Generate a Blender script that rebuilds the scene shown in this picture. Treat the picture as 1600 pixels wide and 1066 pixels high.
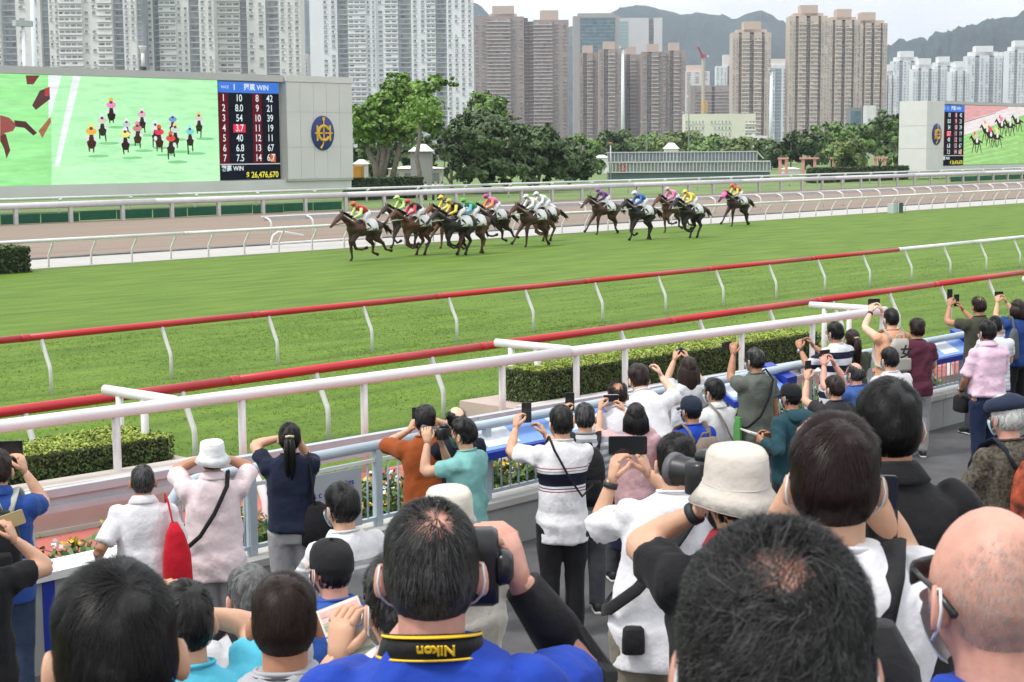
import bpy, math, random
import numpy as np
from mathutils import Vector, Matrix
from math import radians as RAD, sin, cos, pi

for o in list(bpy.data.objects): bpy.data.objects.remove(o)
SC = bpy.context.scene
COL = SC.collection
RNG = np.random.default_rng(7)
random.seed(7)

# ---------------------------------------------------------------- camera
# world: X runs along the home straight (to the right and away), Y across it (away from the crowd), turf at z = 0
CAM_H = 4.8
FPX = 2500.0                                   # focal length in pixels of the 1600 px wide photograph
CAM_R = np.array([0.680, -0.733, -0.007]); CAM_F = np.array([0.7275, 0.6755, -0.1198])
CAM_F /= np.linalg.norm(CAM_F); CAM_R -= CAM_F * (CAM_R @ CAM_F); CAM_R /= np.linalg.norm(CAM_R)
CAM_U = np.cross(CAM_R, CAM_F)
CAM_O = np.array([0, 0, CAM_H])
cam = bpy.data.cameras.new('camera'); cam_o = bpy.data.objects.new('camera', cam); COL.objects.link(cam_o)
cam.sensor_width = 36; cam.lens = FPX / 1600 * 36; cam.clip_start = 0.05; cam.clip_end = 30000
mw = Matrix.Identity(4)
for i in range(3):
    mw[i][0] = CAM_R[i]; mw[i][1] = CAM_U[i]; mw[i][2] = -CAM_F[i]; mw[i][3] = CAM_O[i]
cam_o.matrix_world = mw
cam.dof.use_dof = True; cam.dof.focus_distance = 22; cam.dof.aperture_fstop = 20
SC.camera = cam_o

# ---------------------------------------------------------------- sky, sun, exposure
SUN_EL, SUN_DIR = RAD(58), Vector((-0.75, 0.25, 0))      # direction towards the sun, on the ground plane
w = bpy.data.worlds.new('World'); SC.world = w; w.use_nodes = True
nt = w.node_tree; nt.nodes.clear()
sky = nt.nodes.new('ShaderNodeTexSky'); sky.sky_type = 'NISHITA'; sky.sun_disc = False
sky.sun_elevation = SUN_EL; sky.sun_rotation = math.atan2(SUN_DIR.x, SUN_DIR.y)
sky.air_density = 1.0; sky.dust_density = 4.0; sky.ozone_density = 1.0
hs = nt.nodes.new('ShaderNodeHueSaturation'); hs.inputs['Saturation'].default_value = 0.30; hs.inputs['Value'].default_value = 1.25
# thin high cloud, the same all over the sky
tc = nt.nodes.new('ShaderNodeTexCoord'); mp = nt.nodes.new('ShaderNodeMapping'); mp.inputs['Scale'].default_value = (1, 1, 3.5)
cn = nt.nodes.new('ShaderNodeTexNoise'); cn.inputs['Scale'].default_value = 3.0; cn.inputs['Detail'].default_value = 6
cr = nt.nodes.new('ShaderNodeValToRGB'); cr.color_ramp.elements[0].position = 0.30; cr.color_ramp.elements[1].position = 0.55; cr.color_ramp.elements[0].color = (.7, .7, .7, 1)
mx = nt.nodes.new('ShaderNodeMix'); mx.data_type = 'RGBA'; mx.blend_type = 'MIX'
mx.inputs['B'].default_value = (13.0, 13.2, 13.5, 1)
ml = nt.nodes.new('ShaderNodeMath'); ml.operation = 'MULTIPLY'; ml.inputs[1].default_value = 1.0
bg = nt.nodes.new('ShaderNodeBackground'); bg.inputs['Strength'].default_value = 0.105
wo = nt.nodes.new('ShaderNodeOutputWorld')
L = nt.links.new
L(tc.outputs['Generated'], mp.inputs['Vector']); L(mp.outputs['Vector'], cn.inputs['Vector'])
L(cn.outputs['Fac'], cr.inputs['Fac']); L(cr.outputs['Color'], ml.inputs[0]); L(ml.outputs[0], mx.inputs['Factor'])
L(sky.outputs['Color'], hs.inputs['Color']); L(hs.outputs['Color'], mx.inputs['A'])
L(mx.outputs['Result'], bg.inputs['Color']); L(bg.outputs['Background'], wo.inputs['Surface'])
sun = bpy.data.lights.new('sun', 'SUN'); sun.energy = 2.3; sun.angle = RAD(11); sun.color = (1.0, 0.96, 0.9)
sun_o = bpy.data.objects.new('sun', sun); COL.objects.link(sun_o)
sd = SUN_DIR.normalized() * cos(SUN_EL) + Vector((0, 0, sin(SUN_EL)))
sun_o.rotation_euler = sd.to_track_quat('Z', 'Y').to_euler()
SC.view_settings.view_transform = 'Standard'; SC.view_settings.look = 'None'
SC.view_settings.exposure = 0.15; SC.view_settings.gamma = 1.0
SC.render.engine = 'CYCLES'
SC.cycles.max_bounces = 6; SC.cycles.diffuse_bounces = 3; SC.cycles.glossy_bounces = 2; SC.cycles.transmission_bounces = 4
SC.cycles.volume_bounces = 0; SC.cycles.transparent_max_bounces = 6; SC.cycles.caustics_reflective = False; SC.cycles.caustics_refractive = False

# ---------------------------------------------------------------- pixel helpers (photograph pixels, 1600 x 1066)
def ray(x, y): return (x - 800) * CAM_R + (533 - y) * CAM_U + FPX * CAM_F
def gz(x, y, z=0.0):
    d = ray(x, y); return CAM_O + d * ((z - CAM_H) / d[2])
def atq(x, y, q):
    d = ray(x, y); return CAM_O + d * (q / d[1])
def at(x, y, D): return CAM_O + ray(x, y) * (D / FPX)

# ---------------------------------------------------------------- materials
MATS = {}
def mat(name, col, rough=0.6, var=0.0, scale=8.0, bump=0.0, bscale=None, metal=0.0, spec=0.5, emit=0.0, stretch=None, alpha=1.0, sheen=0.0, detail=4.0, bdist=0.02):
    if name in MATS: return MATS[name]
    m = bpy.data.materials.new(name); m.use_nodes = True; MATS[name] = m
    t = m.node_tree; b = t.nodes['Principled BSDF']
    c = tuple(col[:3]) + (1,)
    b.inputs['Base Color'].default_value = c; b.inputs['Roughness'].default_value = rough
    b.inputs['Metallic'].default_value = metal; b.inputs['Specular IOR Level'].default_value = spec
    if sheen: b.inputs['Sheen Weight'].default_value = sheen
    if emit:
        b.inputs['Emission Color'].default_value = c; b.inputs['Emission Strength'].default_value = emit
    if var or bump:
        tcn = t.nodes.new('ShaderNodeTexCoord'); mpn = t.nodes.new('ShaderNodeMapping')
        if stretch: mpn.inputs['Scale'].default_value = stretch
        t.links.new(tcn.outputs['Object'], mpn.inputs['Vector'])
    if var:
        n = t.nodes.new('ShaderNodeTexNoise'); n.inputs['Scale'].default_value = scale; n.inputs['Detail'].default_value = detail
        t.links.new(mpn.outputs['Vector'], n.inputs['Vector'])
        r = t.nodes.new('ShaderNodeValToRGB')
        r.color_ramp.elements[0].position = 0.3; r.color_ramp.elements[1].position = 0.7
        r.color_ramp.elements[0].color = tuple(max(0, x * (1 - var)) for x in col[:3]) + (1,)
        r.color_ramp.elements[1].color = tuple(min(1, x * (1 + var)) for x in col[:3]) + (1,)
        t.links.new(n.outputs['Fac'], r.inputs['Fac']); t.links.new(r.outputs['Color'], b.inputs['Base Color'])
    if bump:
        n2 = t.nodes.new('ShaderNodeTexNoise'); n2.inputs['Scale'].default_value = bscale or scale; n2.inputs['Detail'].default_value = 5
        t.links.new(mpn.outputs['Vector'], n2.inputs['Vector'])
        bp = t.nodes.new('ShaderNodeBump'); bp.inputs['Strength'].default_value = bump; bp.inputs['Distance'].default_value = bdist
        t.links.new(n2.outputs['Fac'], bp.inputs['Height']); t.links.new(bp.outputs['Normal'], b.inputs['Normal'])
    return m

def srgb(*c): return tuple((x / 255 / 12.92) if x / 255 <= .04045 else ((x / 255 + .055) / 1.055) ** 2.4 for x in c)

# ---------------------------------------------------------------- objects
def tag(o, label=None, cat=None, group=None, kind=None):
    if label: o['label'] = label
    if cat: o['category'] = cat
    if group: o['group'] = group
    if kind: o['kind'] = kind
    return o
def empty(name, loc=(0, 0, 0), rz=0.0, label=None, cat=None, group=None):
    o = bpy.data.objects.new(name, None); COL.objects.link(o); o.location = tuple(float(v) for v in loc); o.rotation_euler = (0, 0, rz)
    o.empty_display_size = 0.2
    return tag(o, label, cat, group)
def link(name, me, parent=None, loc=None, rz=None):
    o = bpy.data.objects.new(name, me); COL.objects.link(o)
    if parent is not None: o.parent = parent
    if loc is not None: o.location = tuple(float(v) for v in loc)
    if rz is not None: o.rotation_euler = (0, 0, rz)
    return o

class MB:
    """collects shapes for ONE mesh"""
    def __init__(s): s.V = []; s.Q = []; s.n = 0; s.MI = []; s.mi = 0; s.C = []; s.col = (1, 1, 1)
    def add(s, V, F):
        V = np.asarray(V, float).reshape(-1, 3); s.V.append(V)
        for f in F: s.Q.append(tuple(int(i) + s.n for i in f)); s.MI.append(s.mi); s.C.append(s.col)
        s.n += len(V); return s
    def box(s, x0, x1, y0, y1, z0, z1):
        V = [(x0, y0, z0), (x1, y0, z0), (x1, y1, z0), (x0, y1, z0), (x0, y0, z1), (x1, y0, z1), (x1, y1, z1), (x0, y1, z1)]
        return s.add(V, [(0, 3, 2, 1), (4, 5, 6, 7), (0, 1, 5, 4), (1, 2, 6, 5), (2, 3, 7, 6), (3, 0, 4, 7)])
    def quad(s, *p): return s.add(p, [tuple(range(len(p)))])
    def tube(s, P, r, n=8, cap=True, up=None, ry=None):
        """tube along points P with radius r (scalar or list); ry gives a second half-width (elliptic)"""
        P = np.asarray(P, float); m = len(P); r = np.broadcast_to(np.asarray(r, float), (m,)); ry = r if ry is None else np.broadcast_to(np.asarray(ry, float), (m,))
        T = np.gradient(P, axis=0); T /= np.linalg.norm(T, axis=1)[:, None] + 1e-12
        u = np.array(up if up is not None else ((0, 0, 1) if abs(T[0][2]) < 0.9 else (1, 0, 0)), float)
        a = np.linspace(0, 2 * pi, n, endpoint=False); V = []
        for i in range(m):
            A = np.cross(u, T[i]); A /= np.linalg.norm(A) + 1e-12; B = np.cross(T[i], A)
            if up is None: u = B
            V.append(P[i] + np.outer(np.cos(a) * r[i], A) + np.outer(np.sin(a) * ry[i], B))
        F = []
        for i in range(m - 1):
            for j in range(n):
                k = (j + 1) % n; F.append((i * n + j, i * n + k, (i + 1) * n + k, (i + 1) * n + j))
        if cap: F.append(tuple(range(n - 1, -1, -1))); F.append(tuple((m - 1) * n + j for j in range(n)))
        return s.add(np.concatenate(V), F)
    def loft(s, R, cap=True):
        """rings: list of (n,3) arrays"""
        n = len(R[0]); F = []
        for i in range(len(R) - 1):
            for j in range(n):
                k = (j + 1) % n; F.append((i * n + j, i * n + k, (i + 1) * n + k, (i + 1) * n + j))
        if cap: F.append(tuple(range(n - 1, -1, -1))); F.append(tuple((len(R) - 1) * n + j for j in range(n)))
        return s.add(np.concatenate(R), F)
    def lathe(s, prof, n=16, c=(0, 0, 0), cap=True):
        a = np.linspace(0, 2 * pi, n, endpoint=False)
        return s.loft([np.stack([c[0] + r * np.cos(a), c[1] + r * np.sin(a), np.full(n, c[2] + z)], 1) for r, z in prof], cap)
    def ell(s, c, r, nu=12, nv=8, M=None):
        a = np.linspace(0, 2 * pi, nu, endpoint=False); V = []
        for i in range(nv + 1):
            t = -pi / 2 + pi * i / nv; k = max(cos(t), 0.02)
            V.append(np.stack([k * np.cos(a), k * np.sin(a), np.full(nu, sin(t))], 1))
        R = []
        for ring in V:
            q = ring * np.asarray(r, float)
            if M is not None: q = q @ np.asarray(M).T
            R.append(q + np.asarray(c, float))
        return s.loft(R)
    def verts(s): return np.concatenate(s.V) if s.V else np.zeros((0, 3))
    def mesh(s, name, mats, smooth=False, colors=False):
        me = bpy.data.meshes.new(name); me.from_pydata(s.verts().tolist(), [], s.Q)
        for m in (mats if isinstance(mats, (list, tuple)) else [mats]): me.materials.append(m)
        if len(me.materials) > 1: me.polygons.foreach_set('material_index', np.array(s.MI, np.int32))
        if smooth: me.polygons.foreach_set('use_smooth', np.ones(len(me.polygons), bool))
        if colors:
            at_ = me.attributes.new('Col', 'FLOAT_COLOR', 'FACE')
            at_.data.foreach_set('color', np.array([tuple(c) + (1,) for c in s.C], np.float32).ravel())
        me.update(); return me
    def build(s, name, mats, parent=None, smooth=False, loc=None, rz=None, colors=False, kind=None):
        o = link(name, s.mesh(name, mats, smooth, colors), parent, loc, rz)
        if kind: o['kind'] = kind
        return o
def rawmesh(name, V, F, m, smooth=False):
    """fast mesh from arrays; F is an (n,k) array of equal-sided faces"""
    V = np.asarray(V, np.float32); F = np.asarray(F, np.int32); me = bpy.data.meshes.new(name)
    me.vertices.add(len(V)); me.vertices.foreach_set('co', V.ravel())
    me.loops.add(F.size); me.loops.foreach_set('vertex_index', F.ravel())
    me.polygons.add(len(F)); me.polygons.foreach_set('loop_start', np.arange(0, F.size, F.shape[1], dtype=np.int32))
    me.materials.append(m)
    if smooth: me.polygons.foreach_set('use_smooth', np.ones(len(F), bool))
    me.update(calc_edges=True); me.validate(); return me
def struct(name, mb, m, **k):
    o = mb.build(name, m, **k); o['kind'] = 'structure'; return o
PENDING = []          # (object, fold amplitude) whose modifiers are applied in one go at the end
def soften(o, voxel, smooth=4, fold=0.0, seed=0, decimate=None):
    r = o.modifiers.new('r', 'REMESH'); r.mode = 'VOXEL'; r.voxel_size = voxel; r.use_smooth_shade = True
    s = o.modifiers.new('s', 'SMOOTH'); s.factor = 0.5; s.iterations = smooth
    if decimate:
        d = o.modifiers.new('d', 'DECIMATE'); d.ratio = decimate
    PENDING.append((o, fold, seed)); return o
def leaf_quads(P, N, size, rng, aspect=0.6, jitter=0.9):
    """two-triangle leaves at P, roughly facing N"""
    n = len(P); D = N + rng.normal(0, jitter, (n, 3)); D /= np.linalg.norm(D, axis=1)[:, None] + 1e-9
    A = np.cross(D, rng.normal(0, 1, (n, 3))); A /= np.linalg.norm(A, axis=1)[:, None] + 1e-9; B = np.cross(D, A)
    s = (size * rng.uniform(0.6, 1.3, n))[:, None]
    V = np.stack([P - A * s, P + B * s * aspect + D * s * .15, P + A * s, P - B * s * aspect + D * s * .15], 1).reshape(-1, 3)
    return V, np.arange(4 * n).reshape(n, 4)
# ================================================================ the ground and its surfaces
def node_mat(name):
    m = bpy.data.materials.new(name); m.use_nodes = True; MATS[name] = m
    return m, m.node_tree, m.node_tree.nodes['Principled BSDF']
def turf_material():
    m, t, b = node_mat('turf'); N = t.nodes.new; L = t.links.new
    b.inputs['Roughness'].default_value = 0.75; b.inputs['Specular IOR Level'].default_value = 0.25
    tc = N('ShaderNodeTexCoord')
    def noise(scale, sx, sy, det=4):
        mp = N('ShaderNodeMapping'); mp.inputs['Scale'].default_value = (sx, sy, 1); L(tc.outputs['Object'], mp.inputs['Vector'])
        n = N('ShaderNodeTexNoise'); n.inputs['Scale'].default_value = scale; n.inputs['Detail'].default_value = det
        L(mp.outputs['Vector'], n.inputs['Vector']); return n.outputs['Fac']
    def ramp(fac, a, c0, p, c1):
        r = N('ShaderNodeValToRGB'); r.color_ramp.elements[0].position = a; r.color_ramp.elements[1].position = p
        r.color_ramp.elements[0].color = c0 + (1,); r.color_ramp.elements[1].color = c1 + (1,); L(fac, r.inputs['Fac']); return r.outputs['Color']
    def mixc(a, bb, f, mode='MIX'):
        x = N('ShaderNodeMix'); x.data_type = 'RGBA'; x.blend_type = mode
        if isinstance(f, float): x.inputs['Factor'].default_value = f
        else: L(f, x.inputs['Factor'])
        L(a, x.inputs['A']); L(bb, x.inputs['B']); return x.outputs['Result']
    base = ramp(noise(1.0, .35, 1.6), .3, (.092, .176, .012), .7, (.168, .272, .026))
    streak = ramp(noise(1.0, .03, 1.5, 2), .40, (.80, .84, .78), .60, (1, 1, 1))          # mower tracks run along the straight
    fine = ramp(noise(14.0, .7, 1.6, 6), .3, (.62, .66, .55), .7, (1, 1, 1))
    c = mixc(base, streak, 0.7, 'MULTIPLY'); c = mixc(c, fine, 0.75, 'MULTIPLY')
    L(c, b.inputs['Base Color'])
    bp = N('ShaderNodeBump'); bp.inputs['Strength'].default_value = 0.7; bp.inputs['Distance'].default_value = 0.08
    L(noise(9.0, .6, 1.3, 6), bp.inputs['Height']); L(bp.outputs['Normal'], b.inputs['Normal'])
    return m
TURF = turf_material()
CITY = mat('city_ground', (.10, .12, .08), .95, .3, .01)
INFIELD = mat('infield_grass', (.13, .20, .055), .9, .3, .15)
DIRT = mat('dirt', srgb(140, 126, 115), .95, .16, 1.0, .35, 3.0, stretch=(.06, 2.4, 1), spec=.1)
PALE = mat('pale_concrete', (.43, .415, .39), .85, .06, .8, .05, 12)
DRAIN = mat('drain_concrete', (.16, .155, .15), .9, .25, 1.5)
ASPHALT = mat('apron_asphalt', (.085, .085, .088), .8, .25, 3.0, .35, 60, bdist=.01)
BEIGE = mat('beige_render', (.50, .40, .36), .85, .08, 2.0, .06, 20)
COPING = mat('coping', (.62, .56, .51), .8, .06, 3.0)
KERBGREY = mat('kerb_grey', (.36, .37, .36), .8, .10, 2.5, .08, 15)
TERRACE = mat('terrace_concrete', (.17, .17, .17), .85, .2, 2.5, .1, 20)
def sheet(name, x0, x1, y0, y1, z, m): return struct(name, MB().quad((x0, y0, z), (x1, y0, z), (x1, y1, z), (x0, y1, z)), m)
sheet('ground', -9000, 12000, -9000, 12000, -.06, CITY)
sheet('infield', -200, 700, 96.6, 420, -.03, INFIELD)
# turf course, as a finely divided sheet so that it rolls a little
struct('turf_course', MB().quad((-30, 17.3, 0), (600, 17.3, 0), (600, 58.75, 0), (-30, 58.75, 0)), TURF)
rng = np.random.default_rng(21); nb = 60000
gx = np.concatenate([rng.uniform(6, 34, nb * 2 // 3), rng.uniform(20, 62, nb // 3)]); gy = rng.uniform(17.4, 36, len(gx)); gh = rng.uniform(.014, .034, len(gx)) * (1 + .4 * np.sin(gx * .9) * np.sin(gy * 1.3))
P = np.repeat(np.stack([gx, gy, np.zeros_like(gx)], 1), 3, 0) + np.concatenate([rng.normal(0, .02, (3 * len(gx), 2)), np.zeros((3 * len(gx), 1))], 1)
gd = rng.normal(0, 1, (len(P), 2)); gd /= np.linalg.norm(gd, axis=1)[:, None]; hh = np.repeat(gh, 3) * rng.uniform(.7, 1.2, len(P)); ln = rng.normal(0, .025, (len(P), 2)); wd = .006
V = np.stack([P + np.c_[gd * wd, np.zeros(len(P))], P - np.c_[gd * wd, np.zeros(len(P))], P + np.c_[ln, hh]], 1).reshape(-1, 3)
o = link('grass_blades', rawmesh('grass_blades', V, np.arange(len(V)).reshape(-1, 3), mat('grass_blade', (.130, .222, .020), .6, .35, 1.3, spec=.2)))
tag(o, 'short mown grass blades of the turf nearest the crowd', 'grass', kind='stuff')
struct('service_path', MB().box(-30, 600, 58.75, 63.6, -.05, .03), PALE)
struct('drain_kerb', MB().box(-30, 600, 63.6, 64.3, -.05, .10), DRAIN)
sheet('dirt_track', -30, 600, 64.3, 96.6, .004, DIRT)
# red paved walkway between the fence and the course: real slabs with open joints near the frame
REDP = mat('red_paving', srgb(186, 108, 100), .8, .12, 1.2, .1, 25)
REDP2 = mat('red_paving_dark', srgb(158, 84, 78), .8, .12, 1.2, .1, 25)
JOINT = mat('paving_joint', (.20, .12, .105), .95)
wk = struct('walkway', MB().quad((-10, 10.4, -.02), (60, 10.4, -.02), (60, 17.5, -.02), (-10, 17.5, -.02)), JOINT)
slab = [MB().box(-.985, .985, -.485, .485, -.05, 0).mesh('slab', m) for m in (REDP, REDP2)]
k = 0
for r in range(6):
    for c in range(24):
        if k < 300:
            o = link('slab', slab[1 if r in (1, 4) else 0], wk, (4 + c * 2 + (1 if r % 2 else 0), 12.1 + r * 1.0, .012 + .003 * random.random())); k += 1
# apron and terrace
sheet('apron', -20, 80, 6.4, 10.15, 1.05, ASPHALT)
ter = empty('terrace', (0, 0, 0)); ter['kind'] = 'structure'
STEPS = [(-3, .9, 2.80), (.9, 1.9, 2.57), (1.9, 2.8, 2.33), (2.8, 3.7, 2.10), (3.7, 4.6, 1.85), (4.6, 5.5, 1.58), (5.5, 6.4, 1.32)]
for y0, y1, z in STEPS: MB().box(-12, 40, y0, y1, 0, z).build('step', TERRACE, ter)
def floor_z(Y):
    for y0, y1, z in STEPS:
        if Y < y1: return z
    return 1.05
# ================================================================ rails and fences
WHITE = mat('white_plastic', (.76, .75, .76), .4, .07, .9, .04, 30)
WHITEP = mat('white_post', (.70, .70, .69), .5, .14, 3)
RED = mat('red_plastic', srgb(188, 40, 52), .38, .12, .7, .04, 30)
GREYM = mat('grey_rail', (.62, .62, .64), .45, .06, 2)
DARKM = mat('dark_gap', (.05, .05, .05), .8)
ALU = mat('aluminium', (.47, .52, .56), .35, .08, 4, metal=.1)
FPAINT = mat('fence_paint', (.42, .50, .56), .45, .06, 6)
BLUE = mat('blue_panel', srgb(30, 56, 160), .35, .05, 2)
LBLUE = mat('light_blue_print', srgb(120, 160, 225), .3, .08, 3)
GREENB = mat('green_board', srgb(16, 92, 66), .6, .12, 1.5)

def post_mesh(top, h, over, r=.045, name='post'):
    """goose-neck post: straight foot, then leaning over by `over` in Y"""
    P = [(0, 0, -.05), (0, 0, h * .42), (0, over * .06, h * .50), (0, over * .92, h * .93), (0, over, h)]
    return MB().tube(P, [r * .85, r * .85, r * .9, r, r], 8).mesh(name, top, True)
def rail_thing(name, y, x0, x1, z, r, m, post_me, first, gap, label, dy=0.0, group=None, seg=5.7, n=10):
    e = empty(name, (x0, y, 0), 0, label, 'rail', group)
    xs = np.arange(x0, x1, seg)
    for a in xs:
        b = min(a + seg, x1)
        mm = m(a) if callable(m) else m
        MB().tube([(a - x0, dy, z), (b - x0 - .012, dy, z)], r, n).build('rail', mm, e, True)
        MB().tube([(a - x0 - .09, dy, z), (a - x0 + .09, dy, z)], r * 1.05, n).build('joint_sleeve', mm, e, True)
    x = first
    while x < x1:
        if x > x0: link('post', post_me, e, (x - x0, 0, 0))
        x += gap
    return e
p_out = post_mesh(WHITEP, 1.12, .30)
rail_thing('running_rail', 28.02, 5.0, 130, 1.15, .072, lambda a: RED if a < 50 else WHITE, p_out, 16.76 - 5 * 2.85, 2.85,
           'red running rail on white gooseneck posts further from the crowd, white at its right end', dy=.30)
rail_thing('running_rail', 20.02, 4.0, 100, 1.17, .075, RED, post_mesh(WHITEP, 1.12, .30, .05), 11.72 - 3 * 2.68, 2.68,
           'red plastic running rail on white gooseneck posts, nearest to the crowd', dy=.30)
p_in = post_mesh(WHITEP, 1.12, -.42, .05)
rail_thing('running_rail', 59.0, 18, 330, 1.17, .075, WHITE, p_in, 33.4, 2.02,
           'white inside rail of the turf course just behind the galloping horses', dy=-.42, seg=12)
# dirt track rail with a rounded end left of the leading horse
def hook_mesh(h, over, r=.05):
    a = np.linspace(0, pi / 2, 5); P = [(0, 0, -.05), (0, 0, h - .30)] + [(0, over * (1 - cos(t)), h - .30 + .30 * sin(t)) for t in a[1:]]
    return MB().tube(P, r, 8).mesh('post', WHITEP, True)
e = rail_thing('running_rail', 68.0, 54.2, 330, 1.2, .055, GREYM, hook_mesh(1.15, .55), 54.3, 2.9,
           'slim grey rail on white hooked posts along the near edge of the brown dirt track', dy=.55, seg=14)
MB().box(0, 270, .46, .50, .98, 1.14).build('kick_board', mat('kick_board', (.45, .44, .44), .6), e)
# low white loop of a folded gate lying by the path
lp = empty('low_barrier', gz(424, 388, .05), 0, 'low white tubular barrier with curled ends on the pale path by the leading horse', 'barrier')
MB().tube([(0, 0, 0), (0, 0, .35), (.12, 0, .62), (.45, 0, .78), (.9, 0, .74), (2.0, 0, .55)], .045, 8).build('hoop', WHITE, lp, True)
MB().tube([(5.2, 0, .35), (6.3, 0, .70), (6.9, 0, .84), (7.2, 0, .70), (7.25, 0, 0)], .045, 8).build('hoop', WHITE, lp, True)
MB().tube([(0, 0, .22), (7.25, 0, .22)], .05, 8).build('bottom_bar', WHITE, lp, True)

# outer rail of the dirt track: broad rail with a dark overhang on square grey posts
def far_rail(name, y, z, label, r, gap, x0, x1, posts, over=0.0):
    e = empty(name, (x0, y, 0), 0, label, 'rail')
    for a in np.arange(x0, x1, 18.0): MB().tube([(a - x0, over, z), (min(a + 18, x1) - x0 - .03, over, z)], r, 8, ry=r * 1.1).build('rail', GREYM, e, True)
    x = x0 + .5
    while x < x1: link('post', posts, e, (x - x0, 0, 0)); x += gap
    return e
e = far_rail('track_rail', 95.6, 1.22, 'broad pale rail on square grey posts along the far edge of the brown dirt track', .2, 4.1, 30, 330,
             MB().box(-.13, .13, -.10, .10, -.05, 1.12).mesh('post', mat('square_post', (.55, .54, .52), .7, .08, 3)))
MB().box(0, 300, .1, .75, 1.0, 1.08).build('overhang', mat('overhang_brown', (.16, .13, .12), .8), e)
far_rail('track_rail', 107.0, 1.30, 'thin white rail on hooked posts just in front of the big screens', .10, 6.2, 40, 330, hook_mesh(1.22, -.35, .08))
# green boards behind the outer rail
gb = empty('board_row', (40, 97.3, 0), 0, 'row of dark green boards standing on the ground behind the broad pale rail', 'boards')
bm_ = MB().box(0, 2.9, 0, .06, .0, .62).mesh('board', GREENB)
for i in range(15): link('board', bm_, gb, (i * 3.0, random.uniform(-.04, .04), random.uniform(-.03, .03)))
gb = empty('board_row', (187, 97.6, 0), 0, 'row of dull green boards in front of the screen at the right edge', 'boards')
for i in range(22): link('board', bm_, gb, (i * 3.0, random.uniform(-.04, .04), .15))

# ---- crowd-side white rail with its cross arms
def cq(X): return 17.95 - .065 * (X - 10)         # the planters, this rail and the barrier run at a slight angle to the course
def crowd_rail(xa, xb, za, label, posts, arm=None, arm_at='right'):
    o = (xa, cq(xa), 0); e = empty('crowd_rail', o, 0, label, 'rail', 'white crowd rails')
    P = lambda X, dy, z: (X - xa, cq(X) - cq(xa) + dy, z)
    n = 5
    MB().tube([P(x, 0, za) for x in np.linspace(xa, xb, n)], .086, 12).build('rail', WHITE, e, True)
    for x, zb in posts: MB().tube([P(x, 0, zb), P(x, 0, za - .06)], .055, 8).build('post', WHITEP, e, True)
    if arm:
        for xc in arm:
            MB().tube([P(xc, .06, za + .02), P(xc - .05, 1.7, za + .02)], .062, 10, ry=.075).build('cross_arm', WHITE, e, True)
            MB().tube([P(xc - .04, 1.35, -.05), P(xc - .04, 1.35, za - .04)], .055, 8).build('post', WHITEP, e, True)
            MB().tube([P(xc - .04, .75, -.05), P(xc - .04, .75, za - .04)], .055, 8).build('post', WHITEP, e, True)
    return e
ZC = 1.42
crowd_rail(5.0, 20.02, ZC, 'thick white plastic rail with one cross arm at the left, over the left hedge', [(x, 0.0) for x in (6.3, 8.9, 11.6, 13.55, 15.7, 18.5)], [12.55])
crowd_rail(20.04, 29.3, ZC, 'thick white plastic rail in the middle with cross arms at both of its ends', [(x, .05) for x in (20.2, 21.4, 24.6, 26.8, 29.2)], [20.1, 29.2])
crowd_rail(38.0, 47.0, ZC, 'thick white plastic rail with a cross arm at the right edge, cut by the frame', [(x, 0.0) for x in (38.1, 41, 44)], [38.1])

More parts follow.
